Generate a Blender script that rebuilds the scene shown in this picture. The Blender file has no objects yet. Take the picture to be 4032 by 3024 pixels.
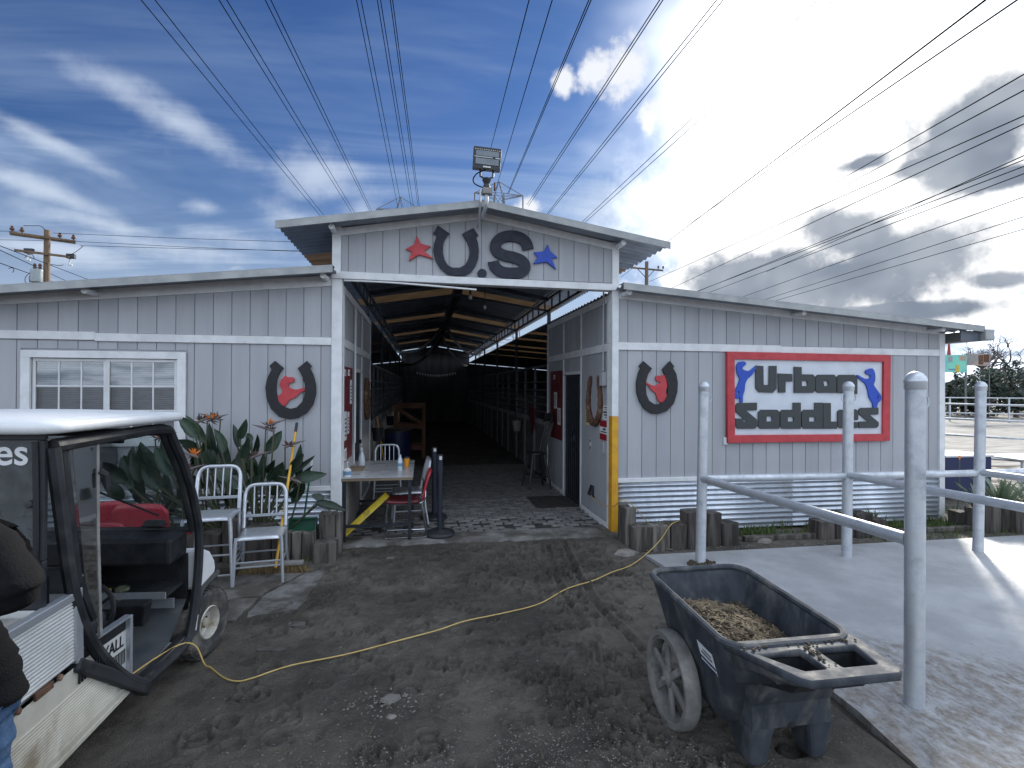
import bpy, bmesh, math, random
import numpy as np
from mathutils import Vector, Matrix, Quaternion
random.seed(7); rng = np.random.default_rng(7)
R_ = math.radians
scn = bpy.context.scene
col = scn.collection
# ------------------------------------------------------------------ camera
FPX, PSI, PIT, RHO, CAMH = 2080.0, R_(9.71), R_(0.28), 0.005, 1.9
cf = Vector((math.sin(PSI)*math.cos(PIT), math.cos(PSI)*math.cos(PIT), math.sin(PIT)))
_R = Vector((math.cos(PSI), -math.sin(PSI), 0)); _U = _R.cross(cf)
cr = math.cos(RHO)*_R + math.sin(RHO)*_U
cu = -math.sin(RHO)*_R + math.cos(RHO)*_U
CAM = Vector((0, 0, CAMH))
cd = bpy.data.cameras.new('camera'); cam = bpy.data.objects.new('camera', cd); col.objects.link(cam)
cd.sensor_width = 36; cd.lens = 36*FPX/4032; cd.clip_start = 0.05; cd.clip_end = 3000
cam.matrix_world = Matrix(((cr.x, cu.x, -cf.x, 0), (cr.y, cu.y, -cf.y, 0), (cr.z, cu.z, -cf.z, CAMH), (0, 0, 0, 1)))
scn.camera = cam
scn.render.resolution_x, scn.render.resolution_y = 1024, 768
scn.view_settings.view_transform = 'Standard'
try: scn.view_settings.look = 'None'
except Exception: pass
scn.view_settings.gamma = 1; scn.view_settings.exposure = 1.2
scn.cycles.max_bounces = 5; scn.cycles.diffuse_bounces = 4; scn.cycles.glossy_bounces = 2; scn.cycles.transmission_bounces = 2; scn.cycles.transparent_max_bounces = 10; scn.cycles.caustics_reflective = False; scn.cycles.caustics_refractive = False
scn.cycles.sample_clamp_indirect = 6

def ray(x, y): return cf + cr*((x-2016)/FPX) - cu*((y-1512)/FPX)      # a photo pixel is a direction
def gnd(x, y, z=0.0): d = ray(x, y); return CAM + d*((z-CAMH)/d.z)     # where it meets a level plane
def fac(x, y, Y): d = ray(x, y); return CAM + d*(Y/d.y)                # a wall facing the street
def sid(x, y, X): d = ray(x, y); return CAM + d*(X/d.x)                # a wall along the aisle
def dep(x, y, t): return CAM + ray(x, y)*t                             # a given distance away

# ------------------------------------------------------------------ nodes
class NT:
    def __init__(s, tree): s.t = tree; s.n = tree.nodes; s.l = tree.links; s.n.clear()
    def new(s, ty, **kw):
        n = s.n.new(ty)
        for k, v in kw.items(): setattr(n, k, v)
        return n
    def put(s, sock, v):
        if v is None: return
        if hasattr(v, 'links') or isinstance(v, bpy.types.NodeSocket): s.l.new(v, sock)
        else:
            if isinstance(v, (tuple, list)) and sock.type == 'RGBA' and len(v) == 3: v = (*v, 1)
            sock.default_value = v
    def m(s, op, a, b=None, c=None, clamp=False):
        n = s.new('ShaderNodeMath', operation=op); n.use_clamp = clamp
        s.put(n.inputs[0], a); s.put(n.inputs[1], b); s.put(n.inputs[2], c); return n.outputs[0]
    def vm(s, op, a, b=None, sc=None):
        n = s.new('ShaderNodeVectorMath', operation=op)
        s.put(n.inputs[0], a); s.put(n.inputs[1], b)
        if sc is not None: s.put(n.inputs['Scale'], sc)
        return n.outputs['Value'] if op in ('DOT_PRODUCT', 'LENGTH', 'DISTANCE') else n.outputs[0]
    def mix(s, f, a, b, ty='MIX'):
        n = s.new('ShaderNodeMix', data_type='RGBA', blend_type=ty); n.clamp_factor = True
        s.put(n.inputs[0], f); s.put(n.inputs[6], a); s.put(n.inputs[7], b); return n.outputs[2]
    def ss(s, v, lo, hi, a=0.0, b=1.0):
        n = s.new('ShaderNodeMapRange', interpolation_type='SMOOTHSTEP')
        s.put(n.inputs[0], v); n.inputs[1].default_value = lo; n.inputs[2].default_value = hi
        n.inputs[3].default_value = a; n.inputs[4].default_value = b; return n.outputs[0]
    def noise(s, vec, sc, det=4, rough=.55, dist=0.0):
        n = s.new('ShaderNodeTexNoise'); s.put(n.inputs['Vector'], vec)
        n.inputs['Scale'].default_value = sc; n.inputs['Detail'].default_value = det
        n.inputs['Roughness'].default_value = rough; n.inputs['Distortion'].default_value = dist; return n.outputs[0]
    def xyz(s, v): n = s.new('ShaderNodeSeparateXYZ'); s.put(n.inputs[0], v); return n.outputs
    def comb(s, x, y, z):
        n = s.new('ShaderNodeCombineXYZ'); s.put(n.inputs[0], x); s.put(n.inputs[1], y); s.put(n.inputs[2], z); return n.outputs[0]

# ------------------------------------------------------------------ world
SUN_PX = (3230, 330)
sd = ray(*SUN_PX).normalized()
SUN_EL = math.asin(sd.z); SUN_AZ = math.atan2(sd.x, sd.y)
world = bpy.data.worlds.new('World'); scn.world = world; world.use_nodes = True
w = NT(world.node_tree)
tc = w.new('ShaderNodeTexCoord'); D3 = w.vm('NORMALIZE', tc.outputs['Generated'])
sky = w.new('ShaderNodeTexSky', sky_type='NISHITA'); sky.sun_disc = False
sky.sun_elevation = SUN_EL; sky.sun_rotation = SUN_AZ; sky.altitude = 0; sky.air_density = 1.0; sky.dust_density = 0.6; sky.ozone_density = 2.5
SKY_STR = 0.10
K = 1/SKY_STR
dx, dy, dz = w.xyz(D3)
base = w.mix(1.0, sky.outputs[0], w.mix(w.ss(dz, .04, .50), (.27, .31, .36), (.135, .225, .375)), 'MULTIPLY')
zc = w.m('ADD', w.m('MAXIMUM', dz, 0.0), 0.16)
pl = w.comb(w.m('DIVIDE', dx, zc), w.m('DIVIDE', dy, zc), 0.0)      # the cloud layer seen in perspective
rot = w.new('ShaderNodeMapping'); w.put(rot.inputs[0], pl); rot.inputs['Rotation'].default_value = (0, 0, R_(35)); rot.inputs['Scale'].default_value = (0.55, 1.7, 1)
ci = w.noise(rot.outputs[0], 1.15, 5, .58, .9)
ci2 = w.noise(pl, 0.55, 2, .5)
cirrus = w.m('MULTIPLY', w.ss(ci, .36, .72), w.ss(ci2, .26, .58))
low = w.ss(dz, .02, .60, 1.0, 0.45)
cirrus = w.m('MULTIPLY', cirrus, low)
sund = w.vm('DOT_PRODUCT', D3, tuple(sd))
ang = w.m('ARCCOSINE', w.m('MINIMUM', w.m('MAXIMUM', sund, -1.0), 1.0))
base = w.mix(w.ss(dz, .0, .36, .80, 0.0), base, (.195*K, .235*K, .315*K))
c1 = w.mix(w.m('MULTIPLY', cirrus, 0.90), base, (0.21*K, 0.27*K, 0.37*K))
# thin bright veil round the sun, broken up by the cloud noise
vn = w.noise(pl, 1.6, 4, .55)
veil = w.ss(w.m('ADD', ang, w.m('MULTIPLY', w.m('SUBTRACT', vn, .5), .45)),  .05, .36, 1.0, 0.0)
c2 = w.mix(veil, c1, (.75*K, .78*K, .82*K))
core = w.ss(ang, .0, .25, 1.0, 0.0)
c2 = w.mix(core, c2, (3.4*K, 3.35*K, 3.2*K))
# fair-weather puffs over the rest of the sky
pn = w.noise(pl, 2.3, 4, .6, .3)
pm = w.ss(pn, .60, .70)
pm = w.m('MULTIPLY', pm, w.ss(dz, .03, .10))
pm = w.m('MULTIPLY', pm, w.ss(dz, .20, .42, 1.0, 0.0))
c3 = w.mix(w.m('MULTIPLY', pm, .55), c2, (.34*K, .36*K, .39*K))
# blue opening ahead; mostly unseen bright cloud added round it to light the barn
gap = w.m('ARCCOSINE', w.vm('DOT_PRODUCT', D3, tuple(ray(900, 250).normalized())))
fill_cloud = w.m('MULTIPLY', w.ss(w.m('ADD', gap, w.m('MULTIPLY', w.m('SUBTRACT', vn, .5), .5)), .80, 1.25), w.ss(w.noise(pl, 1.9, 3, .6, .2), .34, .56))
c3 = w.mix(w.m('MULTIPLY', fill_cloud, .9), c3, (.80*K, .90*K, 1.04*K))
en = w.noise(D3, 9.0, 5, .62)
en2 = w.noise(D3, 34.0, 3, .6)
edge = w.m('ADD', w.m('MULTIPLY', w.m('SUBTRACT', en, .5), 1.9), w.m('MULTIPLY', w.m('SUBTRACT', en2, .5), .55))
def blob(x, y, rx, ry, tilt=0.0):
    c = ray(x, y).normalized(); e1 = Vector((c.y, -c.x, 0)).normalized(); e2 = e1.cross(c)
    a1 = e1*math.cos(tilt)+e2*math.sin(tilt); a2 = e2*math.cos(tilt)-e1*math.sin(tilt)
    k = FPX
    p = w.m('DIVIDE', w.vm('DOT_PRODUCT', D3, tuple(a1)), rx/k/ray(x, y).length)
    q = w.m('DIVIDE', w.vm('DOT_PRODUCT', D3, tuple(a2)), ry/k/ray(x, y).length)
    d = w.m('SQRT', w.m('ADD', w.m('MULTIPLY', p, p), w.m('MULTIPLY', q, q)))
    front = w.m('GREATER_THAN', w.vm('DOT_PRODUCT', D3, tuple(c)), 0.0)
    return w.m('MULTIPLY', w.m('MAXIMUM', w.m('SUBTRACT', 1.6, d), 0.0), front)
def union(bl):
    o = bl[0]
    for b in bl[1:]: o = w.m('MAXIMUM', o, b)
    return o
white = union([blob(2215, 310, 50, 60), blob(2355, 275, 75, 75, .4), blob(2460, 270, 85, 130, -.5), blob(2580, 430, 60, 85, -.4),
               blob(2080, 840, 90, 60)])
soft = union([blob(800, 815, 85, 38), blob(1130, 850, 150, 75, -.1), blob(230, 770, 260, 50, -.25), blob(1430, 830, 120, 90), blob(420, 885, 260, 45, -.1), blob(1250, 700, 200, 120), blob(2480, 830, 330, 110), blob(120, 520, 420, 50, -.35), blob(700, 480, 350, 70, -.3), blob(700, 980, 420, 60), blob(250, 990, 300, 60), blob(1000, 960, 300, 60)])
sm = w.ss(w.m('ADD', soft, w.m('MULTIPLY', w.m('ADD', edge, w.m('MULTIPLY', w.m('SUBTRACT', ci, .5), 3.0)), .8)), .30, 1.75)
c3 = w.mix(w.m('MULTIPLY', sm, .62), c3, (.33*K, .37*K, .43*K))
wm = w.ss(w.m('ADD', white, w.m('MULTIPLY', edge, 1.7)), .70, 1.45)
c4 = w.mix(w.m('MULTIPLY', wm, .92), c3, (.42*K, .43*K, .45*K))
grey = union([blob(3230, 1115, 700, 150, -.03), blob(3000, 1080, 460, 130, .05), blob(3330, 920, 240, 130, -.35), blob(3570, 1020, 360, 160, -.05), blob(3800, 570, 230, 210, .5), blob(3920, 430, 170, 140), blob(3640, 650, 130, 55, .2), blob(3400, 640, 120, 40, .05), blob(2860, 1120, 230, 90), blob(3950, 1100, 200, 60), blob(3500, 1230, 560, 60), blob(3960, 700, 200, 60)])
gd = w.m('ADD', grey, w.m('MULTIPLY', edge, .8))
wide = w.ss(w.m('ADD', union([blob(3560, 560, 760, 520, -.25), blob(2950, 820, 500, 260)]), w.m('MULTIPLY', edge, .6)), .25, 1.25)
c4 = w.mix(w.m('MULTIPLY', wide, .92), c4, (.80*K, .82*K, .84*K))
rim = w.ss(gd, .42, .80)
c5 = w.mix(rim, c4, (.55*K, .55*K, .55*K))
gcol = w.mix(w.ss(w.noise(D3, 6.0, 3, .6), .35, .68), (.105*K, .125*K, .16*K), (.20*K, .22*K, .25*K))
c5 = w.mix(w.ss(gd, .66, 1.15), c5, gcol)
# below the horizon: plain ground tone
c6 = w.mix(w.ss(dz, -.03, 0.0), (.06*K, .06*K, .06*K), c5)
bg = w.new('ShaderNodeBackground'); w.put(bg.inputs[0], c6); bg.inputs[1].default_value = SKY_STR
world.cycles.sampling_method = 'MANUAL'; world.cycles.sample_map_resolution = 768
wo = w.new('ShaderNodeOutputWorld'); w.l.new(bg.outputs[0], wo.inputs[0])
# ------------------------------------------------------------------ sun (veiled by thin cloud)
sl = bpy.data.lights.new('sun', 'SUN'); sl.energy = 2.6; sl.angle = R_(8); sl.color = (1, .95, .87)
so = bpy.data.objects.new('sun', sl); col.objects.link(so)
so.rotation_euler = (-sd).to_track_quat('-Z', 'Y').to_euler(); so.location = (10, 10, 30)

# ------------------------------------------------------------------ materials
MATS = {}
def mat(name, c1, c2=None, rough=.6, metal=0.0, vs=6.0, lo=.35, hi=.68, bump=0.0, bs=60.0, st=(1, 1, 1), spec=.5, c3=None, v3=2.0, lo3=.55, hi3=.7, rvar=.12, det=5, coat=0.0, transl=0.0, orand=0.0):
    if name in MATS: return MATS[name]
    m = bpy.data.materials.new(name); m.use_nodes = True; t = NT(m.node_tree)
    tcn = t.new('ShaderNodeTexCoord'); mp = t.new('ShaderNodeMapping'); t.put(mp.inputs[0], tcn.outputs['Object']); mp.inputs['Scale'].default_value = st
    oi = t.new('ShaderNodeObjectInfo'); off = t.comb(t.m('MULTIPLY', oi.outputs['Random'], 37.0), t.m('MULTIPLY', oi.outputs['Random'], 91.0), 0.0)
    v = t.vm('ADD', mp.outputs[0], off)
    n1 = t.noise(v, vs, det, .6)
    c2 = c2 or tuple(min(1, x*.8) for x in c1)
    c = t.mix(t.ss(n1, lo, hi), c1, c2)
    if c3: c = t.mix(t.ss(t.noise(v, v3, 6, .62, .4), lo3, hi3), c, c3)
    if orand:
        hv = t.new('ShaderNodeHueSaturation'); t.put(hv.inputs['Color'], c); t.put(hv.inputs['Value'], t.ss(oi.outputs['Random'], 0, 1, 1-orand, 1+orand)); c = hv.outputs[0]      # each piece its own tone
    p = t.new('ShaderNodeBsdfPrincipled'); t.put(p.inputs['Base Color'], c)
    p.inputs['Metallic'].default_value = metal; p.inputs['Specular IOR Level'].default_value = spec
    t.put(p.inputs['Roughness'], t.ss(n1, .3, .7, max(.03, rough-rvar), min(1, rough+rvar)))
    if coat: p.inputs['Coat Weight'].default_value = coat
    if bump:
        b = t.new('ShaderNodeBump'); b.inputs['Strength'].default_value = bump; b.inputs['Distance'].default_value = .01
        t.put(b.inputs['Height'], t.noise(v, bs, 5, .6)); t.l.new(b.outputs[0], p.inputs['Normal'])
    o = t.new('ShaderNodeOutputMaterial')
    if transl:
        tr = t.new('ShaderNodeBsdfTranslucent'); t.put(tr.inputs[0], c); ms = t.new('ShaderNodeMixShader'); ms.inputs[0].default_value = transl
        t.l.new(p.outputs[0], ms.inputs[1]); t.l.new(tr.outputs[0], ms.inputs[2]); t.l.new(ms.outputs[0], o.inputs[0])
    else: t.l.new(p.outputs[0], o.inputs[0])
    MATS[name] = m; return m
def glass(name, tint, dirt, dcol, refl=.12):
    m = bpy.data.materials.new(name); m.use_nodes = True; t = NT(m.node_tree)
    tr = t.new('ShaderNodeBsdfTransparent'); t.put(tr.inputs[0], tint)
    df = t.new('ShaderNodeBsdfDiffuse'); t.put(df.inputs[0], dcol)
    gl = t.new('ShaderNodeBsdfGlossy'); gl.inputs['Roughness'].default_value = .03
    tcn = t.new('ShaderNodeTexCoord'); n = t.noise(tcn.outputs['Object'], 5, 6, .65, .6)
    a = t.new('ShaderNodeMixShader'); t.put(a.inputs[0], t.ss(n, .3, .75, dirt*.4, dirt*1.5)); t.l.new(tr.outputs[0], a.inputs[1]); t.l.new(df.outputs[0], a.inputs[2])
    lw = t.new('ShaderNodeLayerWeight'); lw.inputs[0].default_value = .25
    b = t.new('ShaderNodeMixShader'); t.put(b.inputs[0], t.m('ADD', t.m('MULTIPLY', lw.outputs['Fresnel'], .8), refl, clamp=True)); t.l.new(a.outputs[0], b.inputs[1]); t.l.new(gl.outputs[0], b.inputs[2])
    o = t.new('ShaderNodeOutputMaterial'); t.l.new(b.outputs[0], o.inputs[0]); MATS[name] = m; return m

# ------------------------------------------------------------------ mesh helpers
class MB:
    def __init__(s): s.v = []; s.f = []
    def add(s, vs, fs):
        o = len(s.v); s.v += [tuple(v) for v in vs]; s.f += [tuple(i+o for i in f) for f in fs]; return s
    def box(s, a, b):
        x0, y0, z0 = a; x1, y1, z1 = b
        return s.add([(x0,y0,z0),(x1,y0,z0),(x1,y1,z0),(x0,y1,z0),(x0,y0,z1),(x1,y0,z1),(x1,y1,z1),(x0,y1,z1)],
                     [(0,3,2,1),(4,5,6,7),(0,1,5,4),(1,2,6,5),(2,3,7,6),(3,0,4,7)])
    def hexa(s, p):   # bottom four then top four, both counter-clockwise from above
        return s.add(p, [(0,3,2,1),(4,5,6,7),(0,1,5,4),(1,2,6,5),(2,3,7,6),(3,0,4,7)])
    def tube(s, pts, r, n=8, caps=True, ry=None):
        P = [Vector(p) for p in pts]; m = len(P)
        rr = r if isinstance(r, (list, tuple)) else [r]*m
        T = [(P[min(i+1, m-1)]-P[max(i-1, 0)]).normalized() for i in range(m)]
        up = Vector((0, 0, 1)) if abs(T[0].z) < .9 else Vector((1, 0, 0))
        N = (up - T[0]*up.dot(T[0])).normalized(); vs = []; fs = []
        for i in range(m):
            N = (N - T[i]*N.dot(T[i])); N = N.normalized() if N.length > 1e-6 else T[i].orthogonal().normalized()
            B = T[i].cross(N); k = ry if ry else 1.0
            vs += [P[i] + (N*math.cos(2*math.pi*j/n)*k + B*math.sin(2*math.pi*j/n))*rr[i] for j in range(n)]
        for i in range(m-1):
            for j in range(n):
                a, b = i*n+j, i*n+(j+1) % n; fs.append((a, b, b+n, a+n))
        if caps: fs.append(tuple(range(n-1, -1, -1))); fs.append(tuple((m-1)*n+j for j in range(n)))
        return s.add(vs, fs)
    def bar(s, a, b, wd, hg=None, up=(0, 0, 1)):
        a = Vector(a); b = Vector(b); hg = hg or wd; t = (b-a).normalized(); u = Vector(up)
        if abs(t.dot(u)) > .95: u = Vector((0, 1, 0))
        n = t.cross(u).normalized(); u = n.cross(t)
        c = [n*wd/2*i+u*hg/2*j for i, j in ((-1, -1), (1, -1), (1, 1), (-1, 1))]
        return s.add([a+q for q in c]+[b+q for q in c], [(0,1,2,3),(7,6,5,4),(0,4,5,1),(1,5,6,2),(2,6,7,3),(3,7,4,0)])
    def lathe(s, prof, n=24, o=(0, 0, 0), ax='Z', caps=True):
        vs = []; fs = []; m = len(prof)
        for r, h in prof:
            for j in range(n):
                c, q = r*math.cos(2*math.pi*j/n), r*math.sin(2*math.pi*j/n)
                p = (c, q, h) if ax == 'Z' else ((h, c, q) if ax == 'X' else (q, h, c))
                vs.append((p[0]+o[0], p[1]+o[1], p[2]+o[2]))
        for i in range(m-1):
            for j in range(n):
                a, b = i*n+j, i*n+(j+1) % n; fs.append((a, b, b+n, a+n))
        if caps: fs.append(tuple(range(n-1, -1, -1))); fs.append(tuple((m-1)*n+j for j in range(n)))
        return s.add(vs, fs)
    def grid(s, fn, nu, nv):
        vs = [fn(i/(nu-1), j/(nv-1)) for j in range(nv) for i in range(nu)]
        return s.add(vs, [(j*nu+i, j*nu+i+1, (j+1)*nu+i+1, (j+1)*nu+i) for j in range(nv-1) for i in range(nu-1)])
    def build(s, name, m, parent=None, smooth=False, bev=0.0, solid=0.0, org=None, sub=0):
        me = bpy.data.meshes.new(name)
        vs = s.v
        if org is not None: vs = [(v[0]-org[0], v[1]-org[1], v[2]-org[2]) for v in vs]
        me.from_pydata(vs, [], s.f); me.update()
        return link(name, me, m, parent, smooth, bev, solid, org, sub)
def link(name, me, m, parent=None, smooth=False, bev=0.0, solid=0.0, org=None, sub=0):
    if m is not None and not me.materials: me.materials.append(MATS[m] if isinstance(m, str) else m)
    o = bpy.data.objects.new(name, me); col.objects.link(o)
    if org is not None: o.location = org
    if smooth:
        me.polygons.foreach_set('use_smooth', [True]*len(me.polygons))
        try: me.set_sharp_from_angle(angle=R_(42))
        except Exception: pass
    if parent is not None:
        o.parent = parent
        o.matrix_parent_inverse = parent.matrix_basis.inverted()
    if solid: md = o.modifiers.new('solid', 'SOLIDIFY'); md.thickness = solid; md.offset = 0
    if bev: md = o.modifiers.new('bevel', 'BEVEL'); md.width = bev; md.segments = 2; md.limit_method = 'ANGLE'; md.angle_limit = R_(40)
    if sub: md = o.modifiers.new('sub', 'SUBSURF'); md.levels = sub; md.render_levels = sub
    return o
def tag(o, label=None, cat=None, group=None, kind=None):
    for k, v in (('label', label), ('category', cat), ('group', group), ('kind', kind)):
        if v: o[k] = v
    return o
def thing(name, label, cat, loc=(0, 0, 0), rz=0.0, group=None):
    o = bpy.data.objects.new(name, None); col.objects.link(o); o.location = loc; o.rotation_euler = (0, 0, rz); o.empty_display_size = .1
    return tag(o, label, cat, group)
def dup(root, loc=None, rz=None, label=None, group=None):
    r = root.copy(); col.objects.link(r)
    if loc is not None: r.location = loc
    if rz is not None: r.rotation_euler = (0, 0, rz)
    if label: r['label'] = label
    if group: r['group'] = group
    for ch in list(root.children):
        c = ch.copy(); col.objects.link(c); c.parent = r
        for g in ch.children:
            d = g.copy(); col.objects.link(d); d.parent = c
    return r
def flat_mesh(name, loops, depth, bevel=0.0):
    """2D outlines (holes by even-odd) extruded to a solid: x right, y up, thickness along z"""
    cv = bpy.data.curves.new(name, 'CURVE'); cv.dimensions = '2D'; cv.fill_mode = 'BOTH'; cv.extrude = max(depth/2-bevel, .0005); cv.bevel_depth = bevel; cv.bevel_resolution = 1
    for lp in loops:
        sp = cv.splines.new('POLY'); sp.points.add(len(lp)-1); sp.use_cyclic_u = True
        for i, (x, y) in enumerate(lp): sp.points[i].co = (x, y, 0, 1)
    t = bpy.data.objects.new(name, cv); col.objects.link(t)
    dg = bpy.context.evaluated_depsgraph_get(); me = bpy.data.meshes.new_from_object(t.evaluated_get(dg))
    bpy.data.objects.remove(t); bpy.data.curves.remove(cv); me.name = name; me.materials.clear(); return me
def text_mesh(txt, size, depth=.001, bold=0.0):
    cv = bpy.data.curves.new('lettering', 'FONT'); cv.body = txt; cv.size = size; cv.extrude = depth; cv.offset = bold; cv.align_x = 'LEFT'
    t = bpy.data.objects.new('lettering', cv); col.objects.link(t)
    dg = bpy.context.evaluated_depsgraph_get(); me = bpy.data.meshes.new_from_object(t.evaluated_get(dg))
    bpy.data.objects.remove(t); bpy.data.curves.remove(cv); me.materials.clear(); return me
FACING = Matrix(((1, 0, 0), (0, 0, -1), (0, 1, 0)))           # drawing plane -> wall that faces -Y
def on_wall(name, loops_px, Y, depth, m, parent=None, bevel=.003, clear=.002):
    """outlines traced in photo pixels, set on the street wall at their real size, back face 'clear' off the wall"""
    L = [[(fac(x, y, Y).x, fac(x, y, Y).z) for x, y in lp] for lp in loops_px]
    cx = sum(p[0] for p in L[0])/len(L[0]); cz = min(p[1] for p in L[0])
    me = flat_mesh(name, [[(a-cx, b-cz) for a, b in lp] for lp in L], depth, bevel)
    o = link(name, me, m)
    mw = FACING.to_4x4(); mw.translation = (cx, Y-clear-depth/2, cz); o.matrix_basis = mw
    if parent is not None: o.parent = parent; o.matrix_parent_inverse = parent.matrix_basis.inverted()
    return o
def smooth_loop(pts, n=3):
    """Catmull-Rom through a closed outline"""
    out = []; m = len(pts)
    for i in range(m):
        p0, p1, p2, p3 = (np.array(pts[(i+k-1) % m], float) for k in range(4))
        for j in range(n):
            t = j/n; out.append(tuple(.5*((2*p1)+(-p0+p2)*t+(2*p0-5*p1+4*p2-p3)*t*t+(-p0+3*p1-3*p2+p3)*t**3)))
    return out
def smooth_path(pts, n=6):
    P = [Vector(p) for p in pts]; out = []; m = len(P)
    for i in range(m-1):
        p0, p1, p2, p3 = P[max(i-1, 0)], P[i], P[i+1], P[min(i+2, m-1)]
        for j in range(n):
            t = j/n; out.append(.5*((2*p1)+(-p0+p2)*t+(2*p0-5*p1+4*p2-p3)*t*t+(-p0+3*p1-3*p2+p3)*t**3))
    return out+[P[-1]]
# ------------------------------------------------------------------ material list
mat('siding', (.40, .41, .43), (.36, .37, .395), .75, vs=3, bump=.25, bs=55, st=(1, 1, .12), c3=(.33, .34, .355), v3=1.3, lo3=.56, hi3=.85, orand=.05)
mat('trim', (.74, .75, .76), (.64, .65, .66), .6, vs=7, c3=(.42, .41, .38), v3=3.5, lo3=.66, hi3=.80, bump=.1, bs=40)
mat('navy', (.010, .014, .028), (.016, .020, .036), .65, vs=14, bump=.15)
mat('black_paint', (.007, .008, .010), (.013, .014, .016), .6, vs=14, bump=.12)
mat('red_paint', (.50, .045, .055), (.42, .04, .05), .55, vs=9, bump=.1)
mat('blue_paint', (.012, .06, .40), (.02, .075, .46), .5, vs=9, bump=.1)
mat('sign_board', (.62, .655, .71), (.55, .585, .64), .6, vs=4)
mat('sign_letter', (.035, .04, .042), (.05, .055, .056), .6, vs=10, bump=.2)
mat('yellow_paint', (.66, .34, .02), (.55, .27, .02), .55, vs=8, c3=(.35, .18, .03), v3=9, lo3=.66, hi3=.75)
mat('roof_metal', (.30, .335, .39), (.24, .27, .32), .5, .25, vs=3, bump=.08, bs=20)
mat('roof_trim', (.36, .37, .365), (.29, .305, .31), .5, .2, vs=5)
mat('roof_under', (.10, .115, .14), (.075, .085, .11), .6, .1, vs=4)
mat('galv', (.58, .61, .64), (.46, .49, .53), .45, .55, vs=9, c3=(.22, .25, .29), v3=3.0, lo3=.55, hi3=.75, bump=.05, bs=70, rvar=.16)
mat('galv_sheet', (.62, .66, .72), (.50, .54, .60), .38, .75, vs=5, rvar=.1, c3=(.36, .35, .33), v3=2.2, lo3=.58, hi3=.78, st=(1, 1, .4))
mat('dark_steel', (.03, .036, .05), (.05, .055, .065), .5, .4, vs=10)
mat('skylight', (.40, .32, .235), (.30, .24, .175), .7, vs=5, st=(.3, 1, 1), transl=.42)
mat('concrete', (.33, .335, .34), (.26, .265, .27), .55, vs=2.2, c3=(.17, .15, .13), v3=1.1, lo3=.52, hi3=.72, bump=.35, bs=45, det=9)
mat('paver', (.20, .195, .19), (.145, .14, .135), .85, vs=9, c3=(.085, .08, .073), v3=6, lo3=.5, hi3=.72, bump=.4, bs=70, orand=.18)
mat('grout', (.045, .042, .039), (.03, .028, .026), .95, vs=12, bump=.5)
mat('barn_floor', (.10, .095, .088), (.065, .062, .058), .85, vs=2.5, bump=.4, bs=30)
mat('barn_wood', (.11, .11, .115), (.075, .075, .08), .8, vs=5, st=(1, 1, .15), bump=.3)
mat('stall_panel', (.17, .175, .18), (.12, .125, .13), .75, vs=4)
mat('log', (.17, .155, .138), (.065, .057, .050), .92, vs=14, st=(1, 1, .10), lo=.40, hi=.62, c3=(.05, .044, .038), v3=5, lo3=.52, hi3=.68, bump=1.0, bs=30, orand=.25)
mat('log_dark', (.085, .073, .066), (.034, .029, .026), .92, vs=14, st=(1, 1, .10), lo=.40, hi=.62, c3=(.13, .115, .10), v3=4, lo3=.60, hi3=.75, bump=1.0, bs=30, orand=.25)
mat('dirty_concrete', (.24, .235, .225), (.17, .165, .155), .8, vs=5, c3=(.07, .062, .053), v3=2.6, lo3=.36, hi3=.60, bump=.7, bs=30, det=8)
mat('stall_pipe', (.13, .14, .16), (.09, .10, .115), .6, .3, vs=8)
mat('stall_trim', (.36, .37, .385), (.26, .27, .28), .7, vs=6)
mat('aluminium', (.62, .645, .68), (.50, .53, .57), .42, .75, vs=10, c3=(.40, .42, .45), v3=4, lo3=.6, hi3=.75, rvar=.08)
mat('alu_panel', (.64, .645, .63), (.55, .555, .54), .5, .12, vs=6, c3=(.42, .38, .30), v3=2.5, lo3=.50, hi3=.80)
mat('skirt', (.60, .57, .49), (.48, .45, .37), .55, .1, vs=4, c3=(.26, .21, .145), v3=2.6, lo3=.50, hi3=.74, det=8)
mat('white_plastic', (.74, .75, .76), (.66, .67, .68), .45, vs=4, c3=(.52, .50, .46), v3=3, lo3=.6, hi3=.8)
mat('black_plastic', (.014, .016, .019), (.026, .028, .032), .55, vs=8, c3=(.085, .082, .076), v3=4, lo3=.56, hi3=.80, bump=.12, bs=50)
mat('cart_tub', (.034, .040, .050), (.062, .070, .082), .72, vs=6, c3=(.16, .158, .152), v3=4.5, lo3=.44, hi3=.80, spec=.22, st=(1.6, 1.6, .8), bump=.12, bs=60)
mat('floor_mat', (.055, .062, .072), (.085, .09, .095), .7, vs=7, c3=(.17, .165, .155), v3=4, lo3=.5, hi3=.75)
mat('tyre', (.05, .05, .05), (.035, .035, .036), .9, vs=8, c3=(.21, .19, .165), v3=5, lo3=.40, hi3=.68, bump=.4)
mat('wheel_mud', (.20, .19, .175), (.14, .135, .125), .9, vs=9, c3=(.28, .265, .245), v3=5, lo3=.5, hi3=.7, bump=.4)
mat('rim_paint', (.55, .54, .50), (.42, .38, .30), .55, .2, vs=9, c3=(.22, .15, .09), v3=6, lo3=.55, hi3=.7)
mat('hoodie', (.004, .004, .005), (.008, .008, .009), .95, vs=18, bump=.5, bs=150, spec=.15)
mat('jeans', (.030, .065, .135), (.06, .11, .20), .9, vs=16, bump=.5, bs=220, spec=.2)
mat('skin', (.50, .28, .20), (.46, .25, .18), .5, vs=20)
mat('hair', (.02, .015, .012), None, .6, vs=30)
mat('leaf', (.020, .040, .024), (.038, .066, .040), .38, vs=6, transl=.12, rvar=.08, c3=(.10, .09, .045), v3=3, lo3=.62, hi3=.8, orand=.35)
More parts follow.
